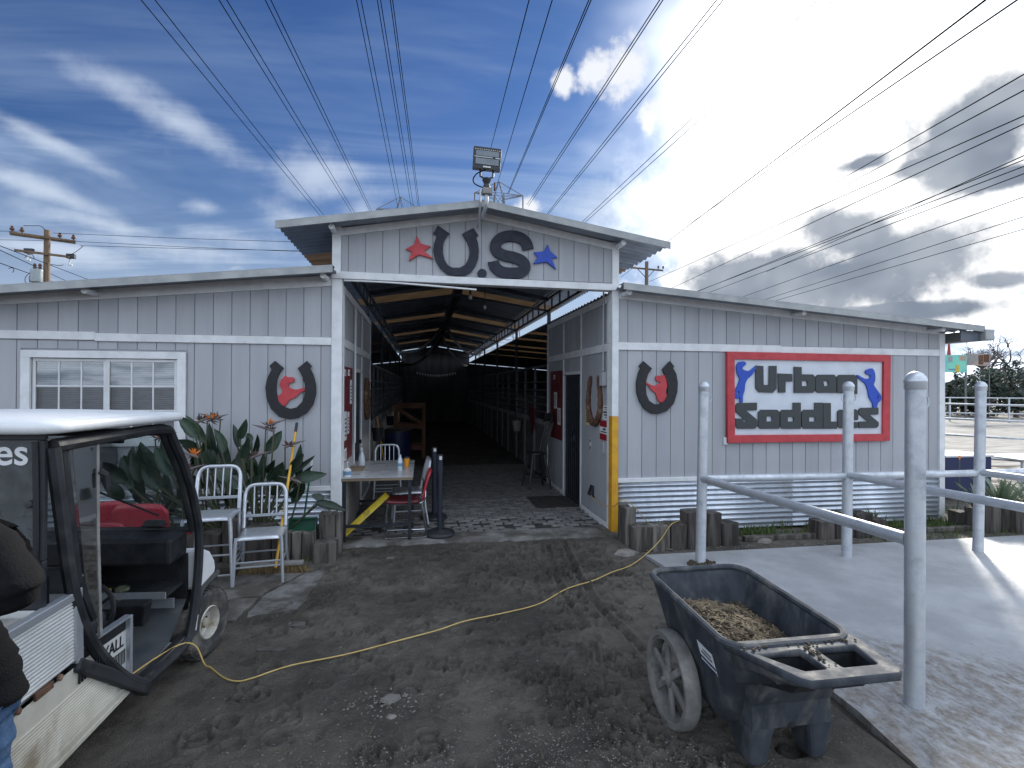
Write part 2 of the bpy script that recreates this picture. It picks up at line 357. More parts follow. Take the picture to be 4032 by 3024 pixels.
mat('leaf_stem', (.07, .09, .05), (.10, .10, .06), .6, vs=8)
mat('flower', (.72, .20, .015), (.60, .13, .01), .5, vs=12)
mat('flower_dry', (.05, .032, .026), (.10, .05, .03), .8, vs=12)
mat('bract', (.12, .085, .10), (.16, .15, .12), .6, vs=10)
mat('grass', (.075, .13, .03), (.12, .15, .05), .7, vs=5, transl=.25)
mat('green_plastic', (.006, .10, .055), (.005, .08, .045), .45, vs=6)
mat('yellow_wood', (.70, .40, .035), (.62, .33, .03), .45, vs=5, st=(1, 1, .2))
mat('bristle', (.17, .12, .05), (.10, .07, .035), .9, vs=30, bump=1, bs=90)
mat('worn_grey', (.30, .29, .27), (.22, .21, .2), .8, vs=8, bump=.3)
mat('table_top', (.45, .46, .475), (.36, .37, .385), .30, vs=4, c3=(.20, .19, .18), v3=5, lo3=.64, hi3=.78, coat=.2)
mat('table_edge', (.22, .17, .11), (.15, .115, .08), .7, vs=12, st=(.2, 1, 1))
mat('table_leg', (.015, .018, .026), (.03, .032, .04), .5, .3, vs=10, c3=(.12, .08, .05), v3=6, lo3=.65, hi3=.75)
mat('red_plastic', (.44, .03, .05), (.36, .025, .04), .38, vs=6)
mat('red_vinyl', (.14, .02, .025), (.11, .018, .022), .45, vs=6)
mat('chrome', (.55, .57, .6), (.45, .47, .5), .18, 1.0, vs=8, rvar=.06)
mat('yellow_plastic', (.62, .46, .03), (.52, .38, .03), .5, vs=6, c3=(.18, .14, .05), v3=7, lo3=.5, hi3=.7)
mat('paper', (.70, .71, .72), (.62, .63, .64), .8, vs=6)
mat('paper_yellow', (.62, .55, .24), (.55, .48, .2), .8, vs=6)
mat('print', (.05, .05, .055), None, .8)
mat('board_red', (.15, .018, .022), (.12, .015, .018), .6, vs=5)
mat('sign_red', (.30, .015, .02), (.25, .012, .018), .5, vs=5)
mat('rust', (.15, .075, .045), (.085, .045, .03), .9, vs=14, c3=(.24, .16, .11), v3=8, lo3=.55, hi3=.7, bump=.8, bs=50)
mat('dark_wood', (.014, .015, .018), (.03, .028, .028), .5, vs=8, st=(1, 1, .2))
mat('brown_wood', (.13, .055, .026), (.09, .04, .02), .75, vs=5, st=(1, 1, .2))
mat('pole_wood', (.20, .135, .085), (.13, .09, .06), .9, vs=4, st=(1, 1, .1), bump=.4)
mat('transformer', (.30, .33, .34), (.25, .28, .29), .5, .2, vs=5)
mat('wire', (.006, .0065, .008), None, 1.0, spec=0.0, rvar=0)
mat('tower_steel', (.20, .20, .19), (.15, .15, .15), .6, .4, vs=4)
mat('cord_yellow', (.60, .43, .15), (.50, .35, .11), .5, vs=10)
mat('manure', (.105, .078, .05), (.042, .033, .024), .95, vs=40, c3=(.26, .19, .10), v3=24, lo3=.55, hi3=.68, bump=1, bs=90)
mat('straw', (.26, .195, .115), (.15, .115, .07), .8, vs=8)
mat('dung', (.075, .058, .036), (.04, .032, .022), .95, vs=30, bump=.8)
mat('stone_chip', (.24, .225, .20), (.14, .13, .118), .9, vs=10)
mat('sand', (.33, .315, .285), (.23, .215, .19), .95, vs=1.6, st=(.5, 2.2, 1), bump=.8, bs=9, c3=(.15, .135, .115), v3=1.2, lo3=.52, hi3=.68)
mat('far_leaf', (.030, .046, .032), (.055, .075, .050), .7, vs=2, transl=.1)
mat('bark', (.15, .125, .115), (.11, .09, .085), .9, vs=5)
mat('banner_green', (.22, .62, .46), (.14, .50, .52), .6, vs=1.2)
mat('banner_tan', (.42, .30, .24), (.25, .25, .27), .6, vs=2)
mat('tarp_blue', (.008, .017, .07), (.012, .022, .085), .5, vs=3)
mat('agave', (.12, .17, .11), (.17, .21, .14), .5, vs=4, transl=.1)
mat('fabric_grey', (.16, .16, .17), (.12, .12, .13), .9, vs=5, transl=.3)
mat('blind', (.42, .44, .46), (.36, .38, .40), .6, vs=5)
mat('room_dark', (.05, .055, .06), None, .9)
mat('lamp_lens', (.16, .19, .22), (.13, .16, .19), .12, vs=5)
mat('lamp_body', (.035, .038, .04), (.05, .052, .054), .5, .3, vs=8)
mat('led', (.6, .62, .62), None, .4)
mat('bottle', (.55, .62, .66), (.5, .56, .62), .12, vs=4)
mat('orange_cup', (.72, .30, .02), (.65, .25, .02), .5, vs=6)
mat('blue_label', (.16, .28, .42), None, .5)
mat('window_vinyl', (.68, .69, .70), (.60, .61, .62), .45, vs=6)
glass('pane_glass', (.88, .90, .92), .03, (.3, .3, .3), .10)
glass('cab_glass', (.66, .74, .74), .14, (.22, .23, .23), .03)
glass('cab_rear', (.50, .54, .54), .42, (.22, .235, .245), .03)

# ------------------------------------------------------------------ ground: one sheet out to the horizon, fine near the barn door
def vnoise(x, y, seed):
    xi = np.floor(x).astype(np.int64); yi = np.floor(y).astype(np.int64); fx = x-xi; fy = y-yi
    def h(a, b):
        n = (a*374761393 + b*668265263 + seed*1442695041) & 0x7fffffff; n = (n ^ (n >> 13))*1274126177 & 0x7fffffff
        return ((n ^ (n >> 16)) & 0xffff)/65535.0
    ux = fx*fx*(3-2*fx); uy = fy*fy*(3-2*fy)
    return (h(xi, yi)*(1-ux)+h(xi+1, yi)*ux)*(1-uy)+(h(xi, yi+1)*(1-ux)+h(xi+1, yi+1)*ux)*uy
def fbm(x, y, seed, o=5, g=.55):
    t = 0; a = 1; s = 0
    for k in range(o): t = t+a*(vnoise(x*2**k, y*2**k, seed+k)-.5); s += a; a *= g
    return t/s
FX0, FX1, FY0, FY1, ST = -1.9, 2.62, 1.35, 6.55, .0105
def axis(a, b, st, lo, hi):
    core = np.arange(a, b, st); outl = [a]; outh = [core[-1]]; g = st
    while outl[-1] > lo: g *= 1.35; outl.append(outl[-1]-g)
    g = st
    while outh[-1] < hi: g *= 1.35; outh.append(outh[-1]+g)
    return np.array(outl[:0:-1]+list(core)+outh[1:])
gx = axis(FX0, FX1, ST, -900, 900); gy = axis(FY0, FY1, ST, -400, 1500)
GX, GY = np.meshgrid(gx, gy)
near = np.clip(1-np.maximum(np.maximum(FX0-GX, GX-FX1), np.maximum(FY0-GY, GY-FY1))/2.5, 0, 1)
ZG = (fbm(GX*1.3, GY*1.3, 3)*.045 + fbm(GX*6, GY*4.5, 11)*.026 + fbm(GX*24, GY*24, 21, 3)*.010)*near
wet = np.clip(fbm(GX*.8+3, GY*.8, 31)*2.2+.5, 0, 1)
def stamp(cx, cy, rad, fn):
    i0, i1 = np.searchsorted(gx, [cx-rad, cx+rad]); j0, j1 = np.searchsorted(gy, [cy-rad, cy+rad])
    if i1 > i0 and j1 > j0:
        X = GX[j0:j1, i0:i1]-cx; Y = GY[j0:j1, i0:i1]-cy; ZG[j0:j1, i0:i1] += fn(X, Y)
def hoof(cx, cy, a, s, dpt):
    def f(X, Y):
        u = (X*math.cos(a)+Y*math.sin(a))/s; v = (-X*math.sin(a)+Y*math.cos(a))/s
        r = np.sqrt(u*u+(v*1.05)**2); ring = np.exp(-((r-.058)/.0105)**2)*np.clip(1.2-np.exp(-((v+.07)/.03)**2-(u/.035)**2)*1.3, 0, 1)
        return -dpt*ring-dpt*.45*np.exp(-(r/.05)**4)+dpt*.45*np.exp(-((r-.080)/.011)**2)
    stamp(cx, cy, .14*s, f)
def pit(cx, cy, r, dpt): stamp(cx, cy, r*2.4, lambda X, Y: -dpt*np.exp(-(X*X+Y*Y)/r**2)+dpt*.5*np.exp(-((np.sqrt(X*X+Y*Y)-1.5*r)/(.4*r))**2))
def rut(pts, wd, dpt):
    P = smooth_path([(x, y, 0) for x, y in pts], 24)
    for p in P: stamp(p.x+random.uniform(-.008, .008), p.y, wd*2.2, lambda X, Y: -dpt*np.exp(-(X*X+Y*Y)/wd**2)*random.uniform(.25, .55)+dpt*.14*np.exp(-((np.sqrt(X*X+Y*Y)-1.5*wd)/(.4*wd))**2))
rr = random.Random(5)
for k in range(260):
    x = rr.uniform(-1.3, 2.2); y = rr.uniform(2.4, 6.3)
    hoof(x, y, rr.uniform(0, 6.3), rr.uniform(.85, 1.2), rr.uniform(.014, .036))
for k in range(115):       # churned track on the barrow side
    y = rr.uniform(2.4, 6.3); x = 1.25+.10*(y-3)+rr.gauss(0, .22)
    hoof(x, y, rr.uniform(0, 6.3), rr.uniform(.85, 1.25), rr.uniform(.020, .042))
for k in range(70):       # and just outside the doorway
    hoof(rr.gauss(.7, .75), rr.uniform(4.9, 6.3), rr.uniform(0, 6.3), rr.uniform(.9, 1.2), rr.uniform(.016, .036))
for k in range(120): pit(rr.uniform(-1.4, 2.4), rr.uniform(1.4, 6.35), rr.uniform(.012, .045), rr.uniform(.006, .022))
for k in range(45):
    y = rr.uniform(4.6, 6.4); pit(rr.gauss(.9, .8), y, rr.uniform(.015, .05), rr.uniform(.01, .028))
rut([(1.72, 6.25), (1.62, 5.6), (1.55, 5.0), (1.52, 4.3), (1.58, 3.6)], .04, .060); rut([(1.50, 6.2), (1.38, 5.4), (1.30, 4.8), (1.28, 4.0)], .035, .050); rut([(1.30, 6.1), (1.15, 5.3), (1.05, 4.6)], .03, .035)
rut([(-.2, 6.2), (-.6, 5.3), (-.95, 4.4)], .05, .016); rut([(1.62, 4.6), (1.66, 3.6), (1.55, 2.9)], .04, .02)
# keep the ground below slabs, buildings and things that stand on it
ZG += near*.006*np.clip(fbm(GX*16, GY*16, 91, 3)*3.2, -1, 1)*np.clip(fbm(GX*.9, GY*.9, 95, 2)*4+.5, .15, 1)
ZG = np.clip(ZG, -.085, .046)
ZG = np.where((GY > 6.30) & (GX > -1.3) & (GX < 2.9), np.minimum(ZG, .012), ZG)
ZG = np.where((GX > 2.45) | (GY > 6.45), -.03+np.clip(ZG, -.03, .01), ZG)
def ground_z(x, y):
    i = int(np.clip(np.searchsorted(gx, x), 1, len(gx)-1)); j = int(np.clip(np.searchsorted(gy, y), 1, len(gy)-1)); return float(max(ZG[j, i], ZG[j-1, i-1]))
nx, ny = len(gx), len(gy)
gm = bpy.data.meshes.new('ground')
vv = np.column_stack([GX.ravel(), GY.ravel(), ZG.ravel()])
ii = (np.arange(ny-1)[:, None]*nx+np.arange(nx-1)[None, :]).ravel()
qq = np.column_stack([ii, ii+1, ii+1+nx, ii+nx])
gm.vertices.add(len(vv)); gm.vertices.foreach_set('co', vv.ravel())
gm.loops.add(qq.size); gm.loops.foreach_set('vertex_index', qq.ravel())
gm.polygons.add(len(qq)); gm.polygons.foreach_set('loop_start', np.arange(0, qq.size, 4)); gm.polygons.foreach_set('use_smooth', np.ones(len(qq), bool)); gm.update(); gm.validate()
def mud_material():
    m = bpy.data.materials.new('mud'); m.use_nodes = True; t = NT(m.node_tree)
    P = t.new('ShaderNodeTexCoord').outputs['Object']
    a = t.noise(P, .9, 6, .6); b = t.noise(P, 5, 7, .65); g = t.noise(P, 55, 5, .7); s = t.noise(P, 150, 3, .6)
    c = t.mix(t.ss(a, .38, .60), (.072, .064, .054), (.165, .146, .122))
    c = t.mix(t.m('MULTIPLY', t.ss(b, .46, .64), .6), c, (.062, .054, .046))
    X_, Y_, Z_ = t.xyz(P); wetf = t.ss(t.m('ADD', t.m('ADD', Y_, t.m('MULTIPLY', t.m('ABSOLUTE', t.m('SUBTRACT', X_, .9)), -1.1)), t.m('MULTIPLY', t.m('SUBTRACT', b, .5), 5.0)), 3.2, 5.2)   # wet mud trodden out of the doorway
    c = t.mix(t.m('MULTIPLY', wetf, .50), c, (.046, .040, .035))
    c = t.mix(t.m('MULTIPLY', t.ss(g, .54, .68), .65), c, (.165, .150, .128))
    c = t.mix(t.m('MULTIPLY', t.ss(s, .62, .70), .55), c, (.30, .275, .235))
    dry = t.m('MULTIPLY', t.ss(t.noise(P, .55, 6, .66, .5), .52, .66), .75)
    c = t.mix(dry, c, t.mix(t.ss(g, .4, .6), (.20, .185, .165), (.12, .108, .092)))
    p = t.new('ShaderNodeBsdfPrincipled'); t.put(p.inputs['Base Color'], c)
    t.put(p.inputs['Roughness'], t.ss(t.noise(P, 1.6, 5, .6), .34, .60, .42, .92)); p.inputs['Specular IOR Level'].default_value = .35
    bm = t.new('ShaderNodeBump'); bm.inputs['Strength'].default_value = 1.0; bm.inputs['Distance'].default_value = .035
    t.put(bm.inputs['Height'], t.m('ADD', t.m('MULTIPLY', g, .7), t.m('MULTIPLY', s, .35))); t.l.new(bm.outputs[0], p.inputs['Normal'])
    o = t.new('ShaderNodeOutputMaterial'); t.l.new(p.outputs[0], o.inputs[0]); MATS['mud'] = m
mud_material()
tag(link('ground', gm, 'mud'), 'dark churned mud full of hoof prints before the barn', kind='structure')
# stone chips trodden into the mud
ch = MB()
def chip(x, y, s, zz=None):
    z = ground_z(x, y) if zz is None else zz; k = [Vector((rr.uniform(.5, 1)*s*q[0], rr.uniform(.5, 1)*s*q[1], rr.uniform(.3, .7)*s*q[2])) for q in ((1,0,0),(0,1,0),(-1,0,0),(0,-1,0),(0,0,1),(0,0,-1))]
    a = rr.uniform(0, 6.3); M = Matrix.Rotation(a, 3, 'Z')
    ch.add([Vector((x, y, z+s*.05))+M@q for q in k], [(0,1,4),(1,2,4),(2,3,4),(3,0,4),(1,0,5),(2,1,5),(3,2,5),(0,3,5)])
for k in range(5200):
    y = 2.35+abs(rr.gauss(0, .30)); x = rr.uniform(-1.2, 2.2)
    if fbm(np.array(x*1.7), np.array(y*1.7), 77) > -.02: chip(x, y, rr.uniform(.003, .009))
for k in range(500): chip(rr.uniform(-1.3, 2.4), rr.uniform(1.9, 6.2), rr.uniform(.003, .011))
for k in range(160): chip(rr.gauss(-.17, .15), rr.gauss(3.25, .08), rr.uniform(.004, .014))
for k in range(240): chip(rr.uniform(2.6, 6.5), rr.uniform(5.62, 5.85), rr.uniform(.006, .02), -.01)
tag(ch.build('gravel', 'stone_chip'), 'pale stone chips trodden into the dark mud', 'gravel', kind='stuff')

# ------------------------------------------------------------------ concrete pad on the right
pm_ = MB()
pad_edge = [(2.50, 5.62), (2.56, 5.0), (2.55, 4.0), (2.54, 3.2), (2.53, 2.72), (2.44, 2.2), (2.40, 1.2), (2.35, -2)]
pm_.add([(x, y, -.06) for x, y in pad_edge]+[(x, y, .012) for x, y in pad_edge]+[(12, -2, -.06), (12, 5.62, -.06), (12, -2, .012), (12, 5.62, .012)],
        [(i+1, i, i+8, i+9) for i in range(7)]+[(8, 9, 10, 11, 12, 13, 14, 15, 18, 19)[::-1], (0, 17, 19, 8)[::-1]])
def concrete_material():
    m = bpy.data.materials.new('pad_concrete'); m.use_nodes = True; t = NT(m.node_tree)
    P = t.new('ShaderNodeTexCoord').outputs['Object']; x, y, z = t.xyz(P)
    a = t.noise(P, 1.4, 7, .62); g = t.noise(P, 26, 6, .7); st = t.noise(t.vm('MULTIPLY', P, (3.2, 1.8, 1)), 4.2, 7, .7, .25)
    c = t.mix(t.ss(a, .35, .65), (.44, .45, .465), (.33, .335, .345))
    dirt = t.ss(t.m('ADD', t.m('ADD', t.m('MULTIPLY', x, .55), y), t.m('MULTIPLY', t.m('SUBTRACT', a, .5), 1.6)), 4.9, 5.6, 1.0, 0.0)   # trodden-in dirt towards the open yard
    dirt = t.m('MULTIPLY', dirt, t.ss(st, .38, .62, .15, .95))
    c = t.mix(dirt, c, t.mix(t.ss(g, .4, .62), (.15, .125, .10), (.25, .22, .185)))
    c = t.mix(t.m('MULTIPLY', t.ss(g, .60, .72), .5), c, (.13, .12, .11))
    p = t.new('ShaderNodeBsdfPrincipled'); t.put(p.inputs['Base Color'], c)
    t.put(p.inputs['Roughness'], t.ss(a, .3, .7, .34, .55)); p.inputs['Specular IOR Level'].default_value = .5
    bm = t.new('ShaderNodeBump'); bm.inputs['Strength'].default_value = .5; bm.inputs['Distance'].default_value = .012
    t.put(bm.inputs['Height'], t.m('ADD', g, t.m('MULTIPLY', t.m('MULTIPLY', st, dirt), 1.5))); t.l.new(bm.outputs[0], p.inputs['Normal'])
    o = t.new('ShaderNodeOutputMaterial'); t.l.new(p.outputs[0], o.inputs[0]); MATS['pad_concrete'] = m
concrete_material()
tag(pm_.build('pavement', 'pad_concrete'), 'pale concrete pad under the pipe hitching rail', kind='structure')
# broken slabs of the path under the chairs
path = tag(MB().box((-3.2, 4.7, -.05), (-1.35, 5.7, -.012)).build('path', 'dirty_concrete'), 'broken concrete path along the log edging', kind='structure')
for poly in ([(-2.05, 5.02), (-1.42, 5.06), (-1.18, 5.62), (-1.95, 5.68)], [(-1.40, 4.62), (-1.02, 4.72), (-.95, 5.66), (-1.14, 5.62), (-1.39, 5.04)],
             [(-2.9, 4.9), (-2.10, 5.0), (-2.0, 5.68), (-2.95, 5.72)], [(-2.0, 4.45), (-1.46, 4.58), (-1.43, 5.02), (-2.03, 4.97)]):
    q = []
    for i in range(len(poly)):
        a, b = poly[i], poly[(i+1) % len(poly)]
        for j in range(5): t_ = j/5; q.append((a[0]+(b[0]-a[0])*t_+rr.uniform(-.015, .015), a[1]+(b[1]-a[1])*t_+rr.uniform(-.015, .015)))
    n = len(q); MB().add([(x, y, -.05) for x, y in q]+[(x, y, .012+rr.uniform(-.002, .004)) for x, y in q], [tuple(range(n, 2*n))]+[(i, (i+1) % n, n+(i+1) % n, n+i) for i in range(n)]).build('slab', 'dirty_concrete', path)
for (x, y, rx, ry) in ((-.98, 4.45, .10, .05), (-1.05, 4.05, .12, .035), (2.35, 5.75, .16, .06), (-.28, 5.95, .12, .04)):
    q = [(x+rx*math.cos(a)*rr.uniform(.75, 1.1), y+ry*math.sin(a)*rr.uniform(.75, 1.1)) for a in np.linspace(0, 6.28, 9)[:-1]]
    z = ground_z(x, y); MB().add([(a, b, z-.03) for a, b in q]+[(a, b, z+.006) for a, b in q], [tuple(range(8, 16))]+[(i, (i+1) % 8, 8+(i+1) % 8, 8+i) for i in range(8)]).build('slab', 'dirty_concrete', path)
# ================================================================== barn
DY = 6.55; YF = 6.25; YE = 28.4; XL0, XL1, XR0, XR1 = -1.055, -.935, 2.43, 2.52; WL, WR = -6.05, 7.50
barn = thing('barn', 'grey board-sided stable with raised gable roof, open aisle and two low wings', 'barn', (.73, DY, 0))
# ---- floor of the aisle
floor = tag(MB().box((-1.0, 6.72, -.05), (2.5, YE, .012)).build('floor', 'grout'), 'paved floor of the barn aisle', kind='structure')
e = MB()
n = 46
fr = [(-.98+3.46*i/(n-1), 6.41+.012*math.sin(i*1.7)+.022*math.sin(i*.33+1)+rr.uniform(-.012, .012)) for i in range(n)]
e.add([(x, y, -.05) for x, y in fr]+[(x, y+.012, .030) for x, y in fr]+[(x, 6.80, .034) for x, y in fr], [(i, i+1, n+i+1, n+i) for i in range(n-1)]+[(n+i, n+i+1, 2*n+i+1, 2*n+i) for i in range(n-1)])
e.build('threshold', 'dirty_concrete', floor)
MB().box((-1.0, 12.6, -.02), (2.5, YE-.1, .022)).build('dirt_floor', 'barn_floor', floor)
bmesh_cache = []
for k in range(8):
    jx, jy = rr.uniform(-.003, .003), rr.uniform(-.003, .003)
    b_ = MB(); a, b = .097, .047; c = .006
    b_.add([(-a, -b, -.02), (a, -b, -.02), (a, b, -.02), (-a, b, -.02), (-a, -b, .014), (a, -b, .014), (a, b, .014), (-a, b, .014), (-a+c, -b+c, .02+jx), (a-c, -b+c, .02+jy), (a-c, b-c, .02+jx), (-a+c, b-c, .02-jy)],
           [(0,1,5,4),(1,2,6,5),(2,3,7,6),(3,0,4,7),(4,5,9,8),(5,6,10,9),(6,7,11,10),(7,4,8,11),(8,9,10,11)])
    me = bpy.data.meshes.new('paver'); me.from_pydata(b_.v, [], b_.f); me.materials.append(MATS['paver']); bmesh_cache.append(me)
cnt = 0; rest = MB(); y = 6.87; row = 0
while y < 12.55:
    x = -.93+(.1 if row % 2 else 0)
    while x < 2.42:
        worn = row < 6 and rr.random() < .20
        if not worn:
            px, py, ang = x, y, rr.gauss(0, .012 if row > 4 else .04)
            if cnt < 300:
                o = link('paver', rr.choice(bmesh_cache), None, floor); o.location = (px, py, .014+rr.uniform(-.003, .003)-(.006 if row < 5 else 0)); o.rotation_euler = (rr.gauss(0, .01), rr.gauss(0, .01), ang); o.matrix_parent_inverse.identity(); cnt += 1; o.scale = (.90, .86, 1) if row < 6 else (1, 1, 1)
            else:
                m_ = rr.choice(bmesh_cache); rest.add([(v.co.x+px, v.co.y+py, v.co.z+.014) for v in m_.vertices], [tuple(p.vertices) for p in m_.polygons])
        x += .205
    y += .105; row += 1
tag(rest.build('paving', 'paver', floor), kind='stuff')

# ---- street walls: boards with open joints on a backing
gL = fac(1263, 1500, DY).x; gR = fac(2471, 1500, DY).x; gG = fac(1371, 1100, DY).x
topL = lambda x: 3.09+(x+1.06)*.0962
topR = lambda x: 3.06-(x-2.52)*.0743
topG = lambda x: 3.99-abs(x-.725)*.176
WX0, WX1, WZ0, WZ1 = fac(122, 1500, DY).x, fac(700, 1500, DY).x, 1.30, fac(400, 1411, DY).z   # window opening
def wall_part(boxes):
    m = MB()
    for b in boxes: m.hexa(b)
    return m.build('wall', 'siding', barn)
def hx(x0, x1, z0, zf, y0, y1): return [(x0, y0, z0), (x1, y0, z0), (x1, y1, z0), (x0, y1, z0), (x0, y0, zf(x0)), (x1, y0, zf(x1)), (x1, y1, zf(x1)), (x0, y1, zf(x0))]
cz = lambda v: (lambda x: v)
back = DY+.012
wl = wall_part([hx(WL, WX0, 0, topL, back, back+.08), hx(WX1, XL0, 0, topL, back, back+.08), hx(WX0, WX1, 0, cz(WZ0), back, back+.08), hx(WX0, WX1, WZ1, topL, back, back+.08)])
wr = wall_part([hx(XR1, WR, 0, topR, back, back+.08)])
wg = wall_part([hx(XL0, .725, 3.2, topG, back, back+.05), hx(.725, XR1, 3.2, topG, back, back+.05)])
def boards(parent, x0, x1, g0, pitch, z0, zf, gap=.0075):
    k0 = math.floor((x0-g0)/pitch)-1; k1 = math.ceil((x1-g0)/pitch)+1
    for k in range(k0, k1+1):
        a = max(x0, g0+k*pitch+gap/2); b = min(x1, g0+(k+1)*pitch-gap/2)
        if b-a < .02: continue
        d = rr.uniform(-.0015, .0015)
        h = hx(a, b, z0, zf, DY+d, back-.001)
        c = [(x, y + (0 if i in (2, 3, 6, 7) else 0), z) for i, (x, y, z) in enumerate(h)]
        MB().hexa(c).build('siding_board', 'siding', parent, bev=.003)
TB0, TB1 = 2.385, 2.475                      # belly band
boards(wl, WL, WX0-.1, gL, .197, .70, cz(TB0)); boards(wl, WX0-.1, WX1+.1, gL, .197, WZ1+.10, cz(TB0)); boards(wl, WX0-.1, WX1+.1, gL, .197, .70, cz(WZ0-.08)); boards(wl, WX1+.1, XL0, gL, .197, .70, cz(TB0))
boards(wl, WL, XL0, gL, .197, TB1, topL)
boards(wr, XR1, WR, gR, .2007, .70, cz(TB0)); boards(wr, XR1, WR, gR, .2007, TB1, topR)
boards(wg, XL0+.1, .725, gG, .1995, 3.255, topG); boards(wg, .725, XR1-.07, gG, .1995, 3.255, topG)
def tr(a, b, name='trim', m='trim', bev=.004): return MB().box(a, b).build(name, m, barn, bev=bev)
P1 = DY-.022                                   # face of the trim
tr((WL-.01, P1, TB0+.006), (fac(377, 1340, DY).x, DY+.01, TB1+.006)); tr((fac(377, 1340, DY).x, P1, TB0-.004), (XL0, DY+.01, TB1-.004))
xj = fac(3072, 1380, DY).x
tr((XR1, P1, TB0), (xj, DY+.01, TB1+.008)); tr((xj, P1, TB0-.008), (WR-.07, DY+.01, TB1-.004))
for x0, x1, zf in ((WL-.01, XL0, topL), (XR1, WR-.07, topR)):
    MB().hexa([(x, yy, zf(x)+dz) for dz in (-.005, .12) for x, yy in ((x0, DY-.016), (x1, DY-.016), (x1, DY+.05), (x0, DY+.05))]).build('fascia_board', 'trim', barn, bev=.003)
for x0, x1 in ((XL0, .725), (.7255, XR1)):
    MB().hexa([(x, yy, topG(x)+dz) for dz in (-.006, .085) for x, yy in ((x0, DY-.018), (x1, DY-.018), (x1, DY+.05), (x0, DY+.05))]).build('fascia_board', 'trim', barn, bev=.003)
MB().box((XL0, DY-.03, -.05), (XL1, DY+.10, 3.17)).build('corner_post', 'trim', barn, bev=.006)
MB().box((XR0, DY-.03, 1.52), (XR1, DY+.10, 3.15)).build('corner_post', 'trim', barn, bev=.006)
tag(MB().box((XR0+.001, DY-.031, -.05), (XR1-.001, DY+.10, 1.519)).build('corner_post', 'yellow_paint', barn, bev=.006), 'yellow lower half of the corner post')
MB().box((XL0, DY-.028, 3.258), (XL1-.02, DY+.06, 3.80)).build('corner_post', 'trim', barn, bev=.005); MB().box((XR0, DY-.028, 3.236), (XR1, DY+.06, 3.78)).build('corner_post', 'trim', barn, bev=.005)
MB().hexa([(XL0-.005, DY-.045, 3.17), (XR1+.005, DY-.045, 3.148), (XR1+.005, DY+.09, 3.148), (XL0-.005, DY+.09, 3.17), (XL0-.005, DY-.045, 3.257), (XR1+.005, DY-.045, 3.235), (XR1+.005, DY+.09, 3.235), (XL0-.005, DY+.09, 3.257)]).build('beam', 'trim', barn, bev=.006)
tag(MB().tube(smooth_path([(-.92, DY-.02, 3.155), (-.4, DY-.03, 3.148), (.2, DY-.05, 3.118), (.66, DY-.06, 3.092)], 5), .012, 6).build('loose_strip', 'trim', barn), 'thin white strip hanging loose under the beam')
MB().box((WR-.07, DY-.028, 0), (WR+.02, DY+.09, topR(WR)+.02)).build('corner_trim', 'trim', barn, bev=.004)
# skirt of corrugated iron
def skirt(x0, x1):
    def fn(u, v): return (x0+(x1-x0)*u, DY-.012-.0105*math.cos(2*math.pi*v*.66/.0675), .004+.66*v)
    MB().grid(fn, 2, 120).build('corrugated_skirt', 'galv_sheet', barn, smooth=True, solid=.0015)
    tr((x0, P1-.006, .658), (x1, DY+.008, .712), 'skirt_cap')
skirt(XR1, 5.05); skirt(5.052, WR-.07); skirt(WL, XL0)
# ---- roofs
def sheet(name, m, x0, z0, x1, z1, y0, y1, pitch=.155, amp=.02, n=6):
    k = max(2, int((y1-y0)/pitch*n)+1)
    def fn(u, v):
        y = y0+(y1-y0)*v; wv = max(-.6, min(.6, math.sin(2*math.pi*(y-YF)/pitch)))*amp
        return (x0+(x1-x0)*u, y, z0+(z1-z0)*u+wv)
    return MB().grid(fn, 2, k).build(name, m, barn, solid=.002)
sky_y = [7.7, 11.6, 15.6, 19.7, 23.8]
def roof(x0, z0, x1, z1, lights, ln):
    y = YF
    for s_ in lights:
        sheet('roof_sheet', 'roof_metal', x0, z0, x1, z1, y, s_); sheet('skylight', 'skylight', x0, z0, x1, z1, s_, s_+ln); y = s_+ln
    sheet('roof_sheet', 'roof_metal', x0, z0, x1, z1, y, YE+.2)
AP = (.715, 4.085)
roof(-1.62, 3.70, AP[0], AP[1]-.01, sky_y, .80); roof(AP[0], AP[1]-.01, 3.09, 3.70, sky_y, .80)
zl = lambda x: 3.235+(x+1.02)*.107; zr = lambda x: 3.17-(x-2.46)*.0765
roof(-6.8, zl(-6.8), -1.0, zl(-1.0), [12.6, 16.2, 19.8], .55); roof(2.47, zr(2.47), 7.85, zr(7.85), [11.9, 13.4, 15.6, 17.3, 20], .42)
def edge(a, b, up=.028, dn=.052):
    MB().hexa([(x, y, z+d) for d in (-dn, up) for (x, y, z) in ((a[0], YF-.022, a[1]), (b[0], YF-.022, b[1]), (b[0], YF-.008, b[1]), (a[0], YF-.008, a[1]))]).build('roof_edge_trim', 'roof_trim', barn, bev=.003)
    MB().hexa([(x, y, z+d) for d in (up, up+.006) for (x, y, z) in ((a[0], YF-.022, a[1]), (b[0], YF-.022, b[1]), (b[0], YF+.14, b[1]), (a[0], YF+.14, a[1]))]).build('roof_edge_trim', 'roof_trim', barn)
edge((-1.62, 3.70), AP); edge(AP, (3.09, 3.70)); edge((-6.8, zl(-6.8)), (-1.0, zl(-1.0))); edge((2.47, zr(2.47)), (7.85, zr(7.85)))
# eave gutter of the east wing with its capped end
MB().box((7.83, YF-.05, zr(7.85)-.17), (7.98, YE, zr(7.85)-.015)).build('gutter', 'roof_trim', barn, bev=.015)
MB().box((7.50, YF+.03, zr(7.6)-.20), (7.828, YF+.05, zr(7.85)-.035)).build('eave_board', 'roof_under', barn)
